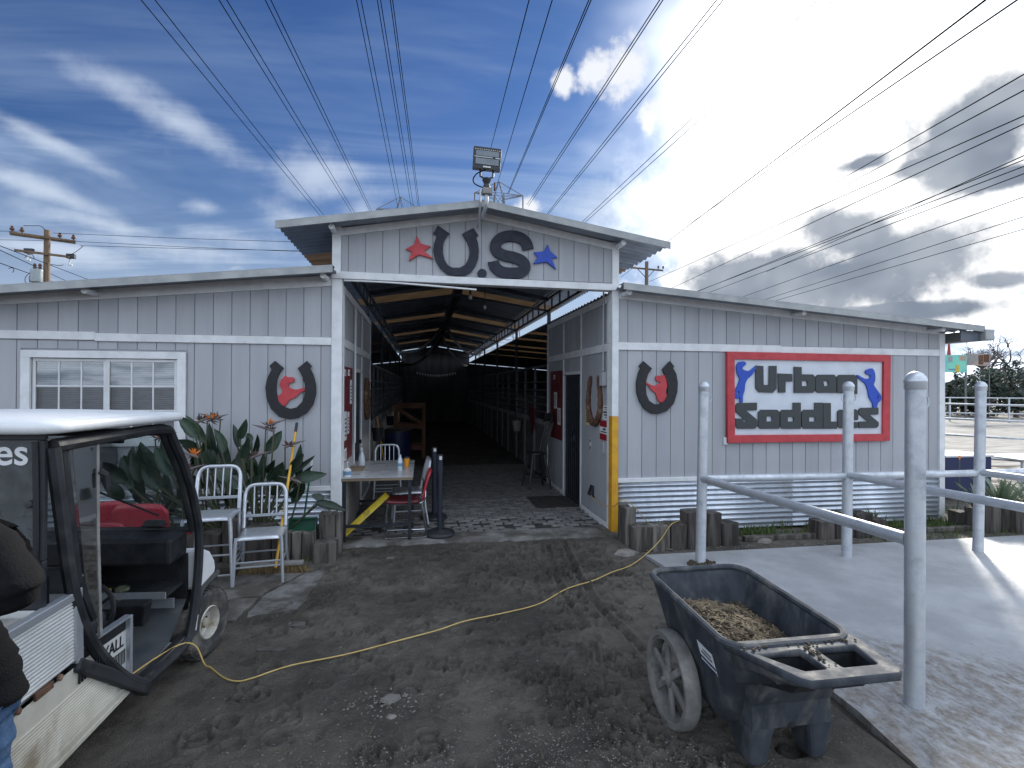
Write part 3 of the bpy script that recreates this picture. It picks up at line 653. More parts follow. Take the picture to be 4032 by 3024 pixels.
# purlin pipes with their ends showing below the overhang
for x, zf in ((-3.55, zl), (-1.12, zl), (-5.6, zl), (2.58, zr), (5.05, zr), (7.25, zr)):
    MB().tube([(x, YF+.06, zf(x)-.062), (x, 9.9, zf(x)-.062)], .034, 12).build('purlin', 'trim', barn, smooth=True)
for x in (-1.03, 2.50):
    zz = 4.085-abs(x-AP[0])*.167-.064; MB().tube([(x, YF+.06, zz), (x, YE-.2, zz)], .034, 12).build('purlin', 'trim', barn, smooth=True)
# ---- steel inside the aisle
def lattice(x):
    m = MB().box((x-.025, DY+.1, 3.60), (x+.025, YE-.1, 3.65)).box((x-.025, DY+.1, 3.375), (x+.025, YE-.1, 3.42))
    o = m.build('lattice_girder', 'dark_steel', barn)
    y = DY+.4
    while y < YE-.3: MB().box((x-.014, y-.02, 3.42), (x+.014, y+.02, 3.60)).build('picket', 'dark_steel', o); y += .585
lattice(-.98); lattice(2.46)
YP = [DY+3.6*k for k in range(0, 7)]
for y in YP[1:]:
    MB().bar((-.98, y, 3.62), (.715, y, 3.95), .05, .07).bar((.715, y+.004, 3.95), (2.46, y+.004, 3.62), .05, .07).bar((-.98, y+.03, 3.40), (.715, y+.03, 3.66), .035, .04).bar((.715, y+.034, 3.66), (2.46, y+.034, 3.40), .035, .04).build('truss', 'dark_steel', barn)
    for x in (-1.0, 2.47): MB().box((x-.03, y-.03, 0), (x+.03, y+.03, 3.375)).build('stall_post', 'dark_steel', barn)
MB().box((.64, DY+.1, 3.78), (.79, YE-.1, 3.96)).build('ridge_beam', 'dark_steel', barn)
# ---- outer walls
zl_ = lambda x: zl(x)-.045; zr_ = lambda x: zr(x)-.045; zg_ = lambda x: AP[1]-abs(x-AP[0])*.167-.06
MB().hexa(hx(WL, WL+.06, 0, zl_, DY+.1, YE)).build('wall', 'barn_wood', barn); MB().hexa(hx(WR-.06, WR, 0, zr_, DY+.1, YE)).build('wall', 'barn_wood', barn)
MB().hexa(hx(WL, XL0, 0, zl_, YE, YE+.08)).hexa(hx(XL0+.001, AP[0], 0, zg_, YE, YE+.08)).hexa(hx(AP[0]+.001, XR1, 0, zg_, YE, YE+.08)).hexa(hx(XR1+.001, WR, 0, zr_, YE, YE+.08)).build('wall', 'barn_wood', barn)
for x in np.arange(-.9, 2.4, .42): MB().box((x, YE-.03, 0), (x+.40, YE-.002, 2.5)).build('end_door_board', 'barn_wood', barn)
# ---- rooms on both sides of the entrance
YR = 10.13
for X, s, name in ((-.95, 1, 'w'), (2.45, -1, 'e')):
    a, b = (X-.06, X-.012) if s > 0 else (X+.012, X+.06)
    dy0, dy1, dt = (7.80, 8.62, 2.10) if s > 0 else (7.93, 8.86, 2.10)
    wv = MB().box((a, DY+.1, 0), (b, dy0, 3.12)).box((a, dy1, 0), (b, YR, 3.12)).box((a, dy0, dt), (b, dy1, 3.12)).build('wall', 'siding', barn)
    f0, f1 = (X-.011, X) if s > 0 else (X, X+.011)
    ys = [DY+.12, dy0-.045, dy1+.045, YR]
    for i in range(3):
        for z0, z1 in ((.10, 2.375), (2.48, 3.02)):
            if i == 1 and z0 < 1: z0 = dt+.05
            nb = max(1, round((ys[i+1]-ys[i])/.4)); st_ = (ys[i+1]-ys[i])/nb
            for q in range(nb): MB().box((f0, ys[i]+q*st_+.003, z0), (f1, ys[i]+(q+1)*st_-.003, z1)).build('siding_board', 'siding', wv, bev=.002)
    t0, t1 = (X, X+.018) if s > 0 else (X-.018, X)
    tr((t0, DY+.1, 2.375), (t1, YR, 2.48)); tr((t0, DY+.1, 3.02), (t1, YR, 3.12))
    for yy, wd in ((DY+.1, .07), (dy0-.045, .05), (dy1+.045, .05), (YR-.05, .05)):
        for z0, z1 in ((.09, 2.374), (2.481, 3.019)): tr((t0+.001*s, yy-.0, z0), (t1+.001*s, yy+wd-.002, z1))
    tr((t0, dy0+.006, dt), (t1, dy1+.044, dt+.05))
    for q0, q1 in ((DY+.1, dy0), (dy1, YR)): tr((t0-.0005, q0, .0), (t1-.0005, q1, .089))
    # iron security door: frame, bars, scroll work
    dm = X-.02*s
    d = MB().box((dm-.01, dy0+.006, .03), (dm+.01, dy0+.05, dt-.005)).box((dm-.01, dy1-.05, .03), (dm+.01, dy1-.006, dt-.005)).box((dm-.0101, dy0+.05, .03), (dm+.0101, dy1-.05, .08)).box((dm-.0101, dy0+.05, dt-.055), (dm+.0101, dy1-.05, dt-.005)).build('security_door', 'dark_steel', barn)
    MB().box((dm-.03*s-.004, dy0+.004, .02), (dm-.03*s+.004, dy1-.004, dt-.002)).build('mesh_screen', 'black_paint', d)
    for yy in np.linspace(dy0+.12, dy1-.12, 7): MB().bar((dm, yy, .08), (dm, yy, dt-.055), .016).build('bar', 'dark_steel', d)
    for cz_, rr_ in ((1.05, .11), (1.05, .06), (.86, .07), (1.24, .07)):
        MB().tube([(dm+.014*s, (dy0+dy1)/2+rr_*math.cos(q)*.8, cz_+rr_*math.sin(q)) for q in np.linspace(0, 6.28, 17)], .006, 5, caps=False).build('scroll', 'dark_steel', d)
    MB().box((dm+.012*s, dy0+.03 if s < 0 else dy1-.09, 1.0), (dm+.05*s, dy0+.06 if s < 0 else dy1-.06, 1.06)).build('handle', 'black_paint', d, bev=.004)
    x0, x1 = (WL, X-.06) if s > 0 else (X+.06, WR)
    MB().box((x0, YR+.002, 0), (x1, YR+.06, 2.9)).build('wall', 'barn_wood', barn)
# ---- stall fronts
for X, s in ((-1.0, 1), (2.48, -1)):
    for k in range(5):
        y0 = YR+.08+3.6*k; y1 = min(y0+3.5, YE-.1)
        fr = MB()
        for yy in (y0+.02, y0+1.25, y0+2.35, y1-.02): fr.box((X-.022, yy-.022, 0), (X+.022, yy+.022, 2.32))
        fr.box((X-.0221, y0+.04, 2.30), (X+.0221, y1-.04, 2.345)); f = fr.build('stall_front', 'stall_pipe', barn)
        for z in (1.38, 1.53, 1.68, 1.83, 2.0): MB().tube([(X+.005*s, y0+.03, z), (X+.005*s, y1-.03, z)], .017, 8).build('rail', 'stall_pipe', f, smooth=True)
        for a, b in ((y0+.05, y0+1.22), (y0+1.28, y0+2.32), (y0+2.38, y1-.05)):
            MB().box((X-.012, a, .06), (X+.012, b, 1.20)).build('panel', 'stall_panel', f)
            q = X+.013*s
            MB().box((min(q, q+.012*s), a, 1.12), (max(q, q+.012*s), b, 1.22)).box((min(q, q+.0121*s), a, .06), (max(q, q+.0121*s), a+.06, 1.119)).box((min(q, q+.0121*s), b-.06, .06), (max(q, q+.0121*s), b, 1.119)).build('panel_trim', 'stall_trim', f)
        MB().box((min(X, X-3.2*s), y1+.03, 0), (max(X, X-3.2*s), y1+.07, 1.7)).build('stall_partition', 'barn_wood', f)
# ---- window of the west wing
wx0, wx1 = fac(85, 1500, DY).x, fac(734, 1500, DY).x; oz1 = fac(400, 1383, DY).z; oz0 = WZ0-.09
win = MB().box((wx0, P1-.004, WZ1), (wx1, DY+.008, oz1)).box((wx0, P1-.004, oz0), (wx1, DY+.008, WZ0)).box((wx0, P1-.0041, WZ0), (WX0, DY+.008, WZ1)).box((WX1, P1-.0041, WZ0), (wx1, DY+.008, WZ1)).build('window', 'trim', barn, bev=.004)
mx = fac(418, 1500, DY).x
for a, b, yo in ((WX0+.005, mx-.001, .022), (mx+.001, WX1-.005, .012)):
    y0, y1 = DY+yo-.012, DY+yo+.012; fw = .032
    MB().box((a, y0, WZ0+.004), (a+fw, y1, WZ1-.004)).box((b-fw, y0, WZ0+.004), (b, y1, WZ1-.004)).box((a+fw, y0+.0005, WZ0+.004), (b-fw, y1-.0005, WZ0+.004+fw)).box((a+fw, y0+.0005, WZ1-.004-fw), (b-fw, y1-.0005, WZ1-.004)).build('sash', 'window_vinyl', win, bev=.003)
    ga, gb, gz0, gz1 = a+fw, b-fw, WZ0+.004+fw, WZ1-.004-fw
    for i in range(3):
        for j in range(3):
            xa = ga+(gb-ga)*i/3; xb = ga+(gb-ga)*(i+1)/3; za = gz0+(gz1-gz0)*j/3; zb = gz0+(gz1-gz0)*(j+1)/3
            MB().box((xa, DY+yo-.001, za), (xb, DY+yo+.001, zb)).build('pane', 'pane_glass', win)
    for i in (1, 2): x = ga+(gb-ga)*i/3; MB().box((x-.008, DY+yo-.006, gz0), (x+.008, DY+yo-.0015, gz1)).build('muntin', 'window_vinyl', win)
    for j in (1, 2): z = gz0+(gz1-gz0)*j/3; MB().box((ga, DY+yo-.0055, z-.008), (gb, DY+yo-.0014, z+.008)).build('muntin', 'window_vinyl', win)
    z = WZ0+.03
    while z < WZ1-.03:
        MB().hexa([(a+.01, DY+.075, z-.0125), (b-.01, DY+.075, z-.0125), (b-.01, DY+.083, z+.009), (a+.01, DY+.083, z+.009), (a+.01, DY+.075, z-.0115), (b-.01, DY+.075, z-.0115), (b-.01, DY+.083, z+.010), (a+.01, DY+.083, z+.010)]).build('blind_slat', 'blind', win); z += .0245
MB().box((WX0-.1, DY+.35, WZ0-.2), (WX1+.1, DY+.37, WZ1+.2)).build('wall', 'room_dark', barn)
# small vent box beside the sign, light switch and meter boxes on the entrance wall
MB().box((fac(2847, 1735, DY).x, DY-.03, fac(2847, 1750, DY).z), (fac(2862, 1735, DY).x, DY-.001, fac(2847, 1722, DY).z)).build('junction_box', 'trim', barn, bev=.004)
# ================================================================== signs and emblems on the walls
zA = lambda pts: [(1050+x*.74593, 750+y*.74593) for x, y in pts]
zB = lambda pts: [(x*.6329, 1000+y*.6329) for x, y in pts]
zC = lambda pts: [(2350+x*.6631, 1100+y*.6631) for x, y in pts]
def ribbon(cl, hw):
    """thick stroke round a centre line, squared ends"""
    P = [Vector((x, y)) for x, y in cl]; L = []; Rr = []
    for i, p in enumerate(P):
        t = (P[min(i+1, len(P)-1)]-P[max(i-1, 0)]).normalized(); nrm = Vector((-t.y, t.x)); L.append(tuple(p+nrm*hw)); Rr.append(tuple(p-nrm*hw))
    return L+Rr[::-1]
SF = DY-.0025
U_ = [(905,190),(963,230),(950,247),(936,268),(929,295),(929,332),(938,370),(955,398),(980,411),(1020,411),(1048,395),(1066,362),(1072,330),(1068,298),(1055,268),(1042,248),(1033,232),(1090,203),(1115,240),(1102,247),(1113,280),(1118,320),(1115,360),(1101,400),(1077,433),(1050,449),(1000,452),(950,442),(915,411),(892,370),(880,322),(883,288),(894,256),(901,243),(880,230)]
tag(on_wall('letter_sign', [zA(U_)], SF, .03, 'navy'), 'dark navy U shaped like a horseshoe on the gable', 'letter')
cl = [(1378,313),(1371,285),(1350,260),(1318,246),(1280,243),(1240,252),(1213,276),(1206,305),(1222,330),(1258,346),(1300,355),(1340,370),(1361,396),(1358,420),(1335,436),(1295,438),(1255,436),(1222,422),(1202,400),(1196,377)]
cl = [tuple(p[:2]) for p in smooth_path([(x, y, 0) for x, y in cl], 3)]
tag(on_wall('letter_sign', [zA(ribbon(cl, 28))], SF, .03, 'navy'), 'dark navy letter S on the gable', 'letter')
tag(on_wall('letter_dot', [zA([(1136+23*math.cos(a), 440-23*math.sin(a)) for a in np.linspace(0, 6.28, 25)[:-1]])], SF, .03, 'navy'), 'round navy full stop between the letters U and S', 'letter')
tag(on_wall('star_sign', [zA([(793,247),(812,285),(863,297),(830,322),(876,362),(805,340),(753,372),(767,325),(737,312),(778,290)])], SF, .03, 'red_paint'), 'red wooden star left of the horseshoe U on the gable', 'star')
tag(on_wall('star_sign', [zA([(1481,290),(1492,322),(1530,355),(1500,362),(1522,415),(1475,378),(1408,388),(1430,355),(1410,330),(1462,325)])], SF, .03, 'blue_paint'), 'blue wooden star beside the letter S on the gable', 'star')
def emblem(shoe, horse, label):
    L = [zB, zC][label[1]]; s = on_wall('horseshoe_emblem', [L(shoe)], SF, .035, 'black_paint'); tag(s, label[0], 'emblem', 'horseshoe emblems on the wings')
    on_wall('horse_cutout', [L(smooth_loop(horse, 2))], SF, .025, 'red_paint', s)
    for x, y in L(((1700,760),(1688,830),(1700,900),(1735,960),(1880,960),(1918,900),(1935,830),(1915,760)) if not label[1] else ((270,560),(258,620),(262,680),(285,735),(420,735),(445,680),(448,620),(432,560))):
        c = fac(x, y, SF); MB().lathe([(.009, 0), (.009, -.003), (.004, -.005)], 8, (c.x, SF-.037, c.z), 'Y').build('nail', 'dark_steel', s)
emblem([(1715,668),(1765,710),(1742,742),(1728,775),(1721,815),(1721,862),(1735,915),(1765,950),(1808,964),(1850,955),(1885,920),(1901,870),(1902,812),(1888,768),(1874,738),(1858,712),(1912,668),(1940,698),(1930,712),(1952,755),(1967,815),(1968,868),(1950,935),(1910,988),(1855,1018),(1800,1025),(1742,1010),(1692,962),(1665,900),(1657,832),(1668,775),(1695,720),(1683,697)],
       [(1778,758),(1790,768),(1822,768),(1833,780),(1825,798),(1805,800),(1798,815),(1800,832),(1840,845),(1870,840),(1905,832),(1903,850),(1875,858),(1835,895),(1805,905),(1775,943),(1745,935),(1727,905),(1728,890),(1760,862),(1755,835),(1745,815),(1752,785),(1768,770)], ('black horseshoe with red horse head on the wall beside the window', 0))
emblem([(272,488),(320,530),(298,560),(287,600),(284,640),(288,685),(305,722),(335,742),(365,742),(398,722),(414,685),(416,635),(408,590),(396,560),(385,535),(428,488),(452,518),(445,527),(465,562),(473,615),(470,670),(450,735),(410,780),(360,797),(320,795),(280,770),(250,725),(233,670),(232,610),(243,560),(257,527),(248,515)],
       [(385,572),(398,569),(410,590),(412,640),(402,665),(412,690),(395,720),(370,730),(355,705),(345,675),(318,655),(305,630),(286,622),(288,610),(325,632),(360,625),(374,610),(350,602),(346,585),(354,574)], ('black horseshoe with red horse head on the wall beside the large sign', 1))
# large sign
sg = on_wall('sign_board', [zC([(790,455),(1700,472),(1697,935),(790,945)])], SF, .02, 'sign_board'); tag(sg, 'large red-framed sign reading Urban Saddles with two blue horses', 'sign')
on_wall('sign_frame', [zC([(765,432),(1725,452),(1720,955),(765,968)]), zC([(803,473),(1687,488),(1683,918),(805,925)])], SF, .055, 'red_paint', sg, bevel=.004)
SB = SF-.0235
for lp in ([[(940,513),(983,516),(985,628),(1018,628),(1020,515),(1062,515),(1062,648),(1040,672),(958,668),(940,645)]],
           [[(1072,560),(1155,563),(1155,605),(1115,605),(1114,670),(1075,670)]],
           [[(1168,520),(1210,522),(1210,565),(1278,566),(1290,580),(1290,660),(1278,672),(1168,672)], [(1211,603),(1244,602),(1248,634),(1211,635)]],
           [[(1308,567),(1403,567),(1415,580),(1415,672),(1308,672),(1295,660),(1295,580)], [(1338,606),(1368,601),(1371,632),(1345,637)]],
           [[(1434,568),(1525,568),(1540,585),(1540,680),(1500,680),(1500,610),(1462,610),(1462,675),(1422,672),(1422,580)]],
           [[(832,735),(945,733),(945,775),(880,778),(946,833),(946,872),(934,885),(834,885),(822,872),(822,826),(865,828),(865,846),(889,846),(822,786),(822,748)]],
           [[(955,790),(970,775),(1066,775),(1078,788),(1078,885),(967,885),(955,872)], [(1002,813),(1035,811),(1037,843),(1002,846)]],
           [[(1085,788),(1097,775),(1162,775),(1162,733),(1205,733),(1205,885),(1097,885),(1085,872)], [(1128,816),(1164,816),(1164,845),(1128,845)]],
           [[(1213,788),(1225,775),(1290,775),(1290,733),(1335,733),(1335,885),(1225,885),(1213,872)], [(1254,816),(1292,816),(1292,845),(1254,845)]],
           [[(1340,735),(1383,735),(1383,845),(1420,845),(1420,885),(1340,885)]],
           [[(1425,788),(1437,775),(1533,772),(1545,785),(1545,833),(1466,836),(1466,848),(1545,848),(1545,880),(1437,882),(1425,870)], [(1466,804),(1506,803),(1506,814),(1466,816)]],
           [[(1562,764),(1665,762),(1665,801),(1612,803),(1666,848),(1666,868),(1655,880),(1551,880),(1551,845),(1608,845),(1550,797),(1550,775)]]):
    on_wall('letter', [zC(q) for q in lp], SB, .02, 'sign_letter', sg)
on_wall('horse_cutout', [zC(smooth_loop([(835,497),(850,490),(875,490),(880,505),(862,520),(862,535),(890,545),(910,540),(940,515),(936,535),(912,572),(890,590),(876,620),(872,660),(862,690),(861,728),(845,728),(846,690),(836,706),(816,702),(809,680),(826,645),(840,610),(844,585),(830,560),(825,520)], 2)), zC([(828,670),(838,660),(842,680),(830,690)])], SB, .02, 'blue_paint', sg)
on_wall('horse_cutout', [zC(smooth_loop([(1590,545),(1602,537),(1630,530),(1645,560),(1646,600),(1637,625),(1656,655),(1680,690),(1680,715),(1662,735),(1655,760),(1635,758),(1633,735),(1612,700),(1605,660),(1590,620),(1565,600),(1540,575),(1546,569),(1582,590),(1614,590),(1618,570),(1595,562)], 2)), zC([(1660,685),(1670,695),(1662,715),(1655,705)])], SB, .02, 'blue_paint', sg)

# ---- notices on the entrance walls (thin cards with printed lines)
def card(name, label, cat, X, s, y0, y1, z0, z1, m, lines=(), group=None, th=.004, bar='print', border=None, off=.002):
    xa = X+off*s; xb = xa+th*s
    o = MB().box((min(xa, xb), y0, z0), (max(xa, xb), y1, z1)).build(name, m, bev=.0008); tag(o, label, cat, group)
    x2 = xb+.0004*s; x3 = x2+.0006*s
    for (a, b, c, d, mm) in lines:
        MB().box((min(x2, x3), y0+(y1-y0)*a, z0+(z1-z0)*c), (max(x2, x3), y0+(y1-y0)*b, z0+(z1-z0)*d)).build('printed_line', mm or bar, o)
    return o
E_, W_ = 2.45, -.95
card('notice_board', 'dark red board with two white papers beside the east iron door', 'board', E_, -1, 9.02, 9.86, .95, 2.19, 'board_red', th=.012)
card('paper_notice', 'upper white paper on the dark red board by the wooden chair', 'notice', E_-.014, -1, 9.36, 9.56, 1.50, 1.80, 'paper', [(.15, .85, .2+.12*k, .25+.12*k, None) for k in range(6)])
card('paper_notice', 'lower white paper on the dark red board by the wooden chair', 'notice', E_-.014, -1, 9.10, 9.30, 1.22, 1.52, 'paper', [(.15, .8, .2+.12*k, .25+.12*k, None) for k in range(6)])
card('paper_notice', 'small square sticker at the top of the dark red board', 'notice', E_-.014, -1, 9.50, 9.60, 2.04, 2.12, 'paper', [(.2, .8, .3, .6, 'sign_red')])
card('paper_notice', 'pale yellow notice beside the rusty horseshoe', 'notice', E_, -1, 7.50, 7.68, 1.33, 1.59, 'paper_yellow', [(.2, .7, .86, .92, None)]+[(.12+.05*(k % 2), .85, .16+.11*k, .24+.11*k, None) for k in range(6)])
card('wall_sign', 'white notice with black band above the red and white sign', 'sign', E_, -1, 6.69, 6.90, 1.455, 1.65, 'paper', [(.1, .9, .84, .90, None), (.3, .7, .70, .74, None), (.05, .95, .48, .60, None), (.15, .85, .30, .40, None), (.35, .65, .14, .22, None)])
card('wall_sign', 'red and white warning sign low beside the corner post', 'sign', E_, -1, 6.67, 7.03, 1.17, 1.445, 'paper', [(.0, 1, .68, 1, 'sign_red'), (.0, 1, .02, .34, 'sign_red'), (.35, .65, .52, .62, None), (.1, .9, .40, .46, None)])
card('wall_sign', 'narrow white strip with black symbols under the rusty horseshoe', 'sign', E_, -1, 7.42, 7.48, .98, 1.14, 'paper', [(.1, .9, .70, .98, None), (.1, .9, .02, .34, None)])
tag(MB().box((E_-.022, 6.84, 1.0), (E_-.001, 6.92, 1.15)).build('switch_plate', 'siding', bev=.004), 'grey switch box painted like the east entrance wall', 'switch')
card('notice_board', 'dark red board with several papers beside the west corner post', 'board', W_, 1, 6.68, 7.52, .95, 2.14, 'board_red', th=.012)
for y0, y1, z0, z1, lb in ((6.72, 6.86, 2.02, 2.10, 'small white card at the top corner of the west red board'), (7.05, 7.22, 2.03, 2.11, 'second small white card along the top of the west red board'), (7.25, 7.42, 1.66, 1.98, 'tall white paper near the door edge of the west red board'), (6.74, 6.93, 1.22, 1.58, 'white list pinned low on the west red board by the post'), (7.02, 7.18, 1.28, 1.56, 'narrow white list beside the lower list on the west red board'), (6.74, 6.94, .97, 1.12, 'white sheet at the bottom edge of the west red board')):
    card('paper_notice', lb, 'notice', W_+.014, 1, y0, y1, z0, z1, 'paper', [(.18, .8, .14+.14*k, .20+.14*k, None) for k in range(5)])
# old horseshoes
def big_shoe(X, s, yc, z0, z1, hw, label):
    h = z1-z0; pts = [(-hw*.62, h), (-hw*.86, h*.72), (-hw*.98, h*.45), (-hw*.82, h*.2), (-hw*.40, h*.04), (0, 0), (hw*.40, h*.04), (hw*.82, h*.2), (hw*.98, h*.45), (hw*.86, h*.72), (hw*.62, h)]
    P = smooth_path([(X+s*.03, yc+a, z0+b+.03) for a, b in pts], 5); n = len(P)
    r = [.030+.022*(1-abs(2*i/(n-1)-1))+.004*math.sin(i*1.9) for i in range(n)]; r[0] = r[-1] = .014; r[1] = r[-2] = .028
    return tag(MB().tube(P, r, 8).build('horseshoe', 'rust', smooth=True), label, 'horseshoe', 'old rusty horseshoes')
big_shoe(E_, -1, 7.21, 1.36, 2.03, .27, 'big rusty horseshoe hung beside the yellow notice')
big_shoe(W_, 1, 9.33, 1.34, 2.0, .25, 'big rusty horseshoe in shade on the west entrance wall')
# conduit and box, socket cover
cx = E_-.03
tag(MB().tube([(cx, 6.83, 3.3), (cx, 6.83, 2.12)], .013, 8).box((cx-.035, 6.77, 1.92), (cx+.026, 6.89, 2.10)).build('conduit', 'siding', smooth=True), 'grey conduit with box running down the east entrance wall', 'conduit')
tag(MB().tube([(W_+.03, 7.68, 3.0), (W_+.03, 7.68, 1.1)], .014, 8).build('conduit', 'trim', smooth=True), 'white conduit running down beside the west iron door', 'conduit')
so_ = thing('outlet_cover', 'black weatherproof socket cover low on the east entrance wall', 'outlet', (E_, 7.33, .33))
MB().hexa([(E_-.07, 7.27, .34), (E_-.002, 7.27, .34), (E_-.002, 7.40, .34), (E_-.07, 7.40, .34), (E_-.02, 7.27, .48), (E_-.002, 7.27, .48), (E_-.002, 7.40, .48), (E_-.02, 7.40, .48)]).build('lid', 'black_plastic', so_, bev=.006)
MB().box((E_-.02, 7.25, .32), (E_-.001, 7.42, .339)).build('base', 'black_plastic', so_, bev=.003)
# ---- floodlight on the ridge
fl = thing('floodlight', 'square floodlight on a bent conduit mast above the gable', 'floodlight', (.72, 6.18, 4.1))
hc = Vector((.735, 6.10, 4.545)); rx = Matrix.Rotation(R_(4), 3, 'X') @ Matrix.Rotation(R_(2.5), 3, 'Y')
def hbox(a, b, name, m, parent, bev=.004):
    t = MB().box(a, b); t.v = [tuple(hc+rx@Vector(v)) for v in t.v]; return t.build(name, m, parent, bev=bev)
head = hbox((-.16, -.03, -.125), (.16, .05, .125), 'lamp_head', 'lamp_body', fl)
hbox((-.135, -.036, .02), (.135, -.031, .082), 'lens', 'lamp_lens', head); hbox((-.135, -.036, -.075), (.135, -.031, -.005), 'lens', 'lamp_lens', head)
for k in range(12): hbox((-.145+.0255*k, -.0345, .090), (-.133+.0255*k, -.0305, .099), 'diode', 'led', head, 0)
hbox((-.148, -.038, .004), (.06, -.0365, .014), 'led_strip', 'led', head, 0); hbox((.095, -.038, .002), (.148, -.0365, .014), 'led_strip', 'led', head, 0)
hbox((-.045, -.042, -.110), (.045, -.031, -.092), 'maker_plate', 'trim', head, .003)
br = MB().tube([(.66, 6.12, 4.42), (.66, 6.12, 4.35), (.70, 6.12, 4.33), (.77, 6.12, 4.33), (.81, 6.12, 4.35), (.81, 6.12, 4.42)], .012, 8).lathe([(.03, 4.335), (.055, 4.31), (.03, 4.26), (.045, 4.23), (.045, 4.215)], 14, (.735, 6.12, 0)); br.build('bracket', 'lamp_body', fl, smooth=True)
MB().box((.685, 6.08, 4.14), (.80, 6.16, 4.215)).build('junction_box', 'worn_grey', fl, bev=.006)
MB().tube(smooth_path([(.735, 6.13, 4.14), (.735, 6.14, 4.05), (.725, 6.20, 3.99), (.70, 6.32, 3.93)], 6), .024, 10).build('mast', 'galv', fl, smooth=True)
MB().tube(smooth_path([(.675, 6.12, 4.20), (.66, 6.13, 4.10), (.665, 6.17, 4.03), (.672, 6.30, 3.93), (.672, 6.50, 3.86)], 6), .013, 8).build('conduit', 'galv', fl, smooth=True)
MB().tube(smooth_path([(.72, 6.1, 4.42), (.62, 6.1, 4.37), (.575, 6.1, 4.30), (.60, 6.1, 4.245), (.69, 6.11, 4.215)], 6), .007, 6).build('cable', 'wire', fl, smooth=True)
MB().box((.82, 6.10, 4.19), (.838, 6.14, 4.285)).build('photocell', 'rust', fl, bev=.004)
tag(MB().lathe([(.10, 0), (.095, .05), (.06, .10), (.02, .115)], 16, (.735, 6.75, 4.07)).build('roof_vent', 'black_plastic', smooth=True), 'small dark domed vent on the ridge behind the floodlight', 'vent')
# ================================================================== furniture at the entrance
def navy_chair(label, sh, group, cat='chair', name='metal_chair', nsl=4):
    t = thing(name, label, cat, group=group); k = sh/.46; w_, d_ = .195, .19; bt = sh+.40
    s_ = MB()                                               # dished seat pan with turned-down rim
    def fn(u, v):
        x = (u*2-1)*(w_+.012); y = (v*2-1)*(d_+.012); dd = max(abs(u*2-1), abs(v*2-1))
        return (x, y, sh-.012*(1-dd**3)+(.0 if dd < 1 else -.035))
    s_.grid(fn, 11, 11); s_.build('seat', 'aluminium', t, smooth=True, solid=.003)
    P = smooth_path([(-w_, d_, sh-.01), (-w_, d_+.045, sh+.22), (-w_+.008, d_+.075, sh+.335), (-w_+.06, d_+.085, bt), (0, d_+.085, bt+.008), (w_-.06, d_+.085, bt), (w_-.008, d_+.075, sh+.335), (w_, d_+.045, sh+.22), (w_, d_, sh-.01)], 6)
    MB().tube(P, .0195, 10).build('back_frame', 'aluminium', t, smooth=True)
    MB().bar((-w_+.01, d_+.026, sh+.105), (w_-.01, d_+.026, sh+.105), .016, .028).build('back_rail', 'aluminium', t, bev=.003)
    for i in range(nsl):
        x = -.105+.21*i/(nsl-1); MB().bar((x, d_+.028, sh+.118), (x*1.03, d_+.083, bt-.008), .030, .012, (1, 0, 0)).build('slat', 'aluminium', t, bev=.003)
    fx, fy = w_+.008, -d_; sp = .022*k
    for sx in (-1, 1):
        MB().tube([(sx*w_, fy+.006, sh-.012), (sx*(w_+.006), fy, sh-.08), (sx*(w_+sp), fy-sp, 0)], [.019, .018, .014], 8).build('leg', 'aluminium', t, smooth=True)
        MB().tube([(sx*w_, d_, sh-.012), (sx*(w_+.004), d_+.02, sh*.5), (sx*(w_+sp), d_+.06*k, 0)], [.018, .017, .014], 8).build('leg', 'aluminium', t, smooth=True)
        for z in (sh*.40, sh*.30) if sh > .5 else (sh*.42,): MB().tube([(sx*(w_+.010), fy-.006, z), (sx*(w_+.010), d_+.03, z)], .009, 6).build('stretcher', 'aluminium', t, smooth=True)
    for z in ((sh*.45, sh*.16) if sh > .5 else (sh*.46, sh*.36)): MB().tube([(-w_-.008, fy-.005, z), (w_+.008, fy-.005, z)], .009, 6).build('stretcher', 'aluminium', t, smooth=True)
    MB().tube([(-w_-.006, d_+.03, sh*.42), (w_+.006, d_+.03, sh*.42)], .009, 6).build('stretcher', 'aluminium', t, smooth=True)
    return t
G = 'brushed aluminium chairs'
c1 = navy_chair('low brushed aluminium slat-back chair beside the log edging', .455, G); c1.location = (-1.545, 5.56, .012); c1.rotation_euler = (0, 0, .13)
c2 = navy_chair('taller aluminium slat-back stool between golf cart and low chair', .655, G); c2.location = (-1.985, 5.52, .012); c2.rotation_euler = (0, 0, .10)
c3 = dup(c1, (-.55, 8.95, .035), R_(4), 'aluminium slat-back chair standing behind the folding table', G)
c4 = dup(c1, (-.17, 7.42, .035), R_(-84), 'aluminium chair tucked in behind the red chair at the table', G)
# table
T = thing('table', 'grey-topped work table with black steel legs inside the entrance', 'table', (-.52, 7.2, .03))
tx0, tx1, ty0, ty1, tz = -.955, -.095, 6.53, 8.02, .80
MB().box((tx0, ty0, tz-.006), (tx1, ty1, tz)).build('table_top', 'table_top', T, bev=.002)
MB().box((tx0+.003, ty0+.004, tz-.04), (tx1-.003, ty1-.004, tz-.0065)).build('edge', 'table_edge', T, bev=.002)
for x in (tx0+.05, tx1-.04):
    for y in (ty0+.035, ty1-.05): MB().box((x-.021, y-.021, .036), (x+.021, y+.021, tz-.041)).build('leg', 'table_leg', T, bev=.003)
for y in (ty0+.035, ty1-.05): MB().box((tx0+.071, y-.012, .20), (tx1-.061, y+.012, .235)).build('stretcher', 'table_leg', T)
MB().box((tx0+.06, ty0+.07, .12), (tx0+.075, ty1-.08, tz-.045)).build('side_panel', 'worn_grey', T)
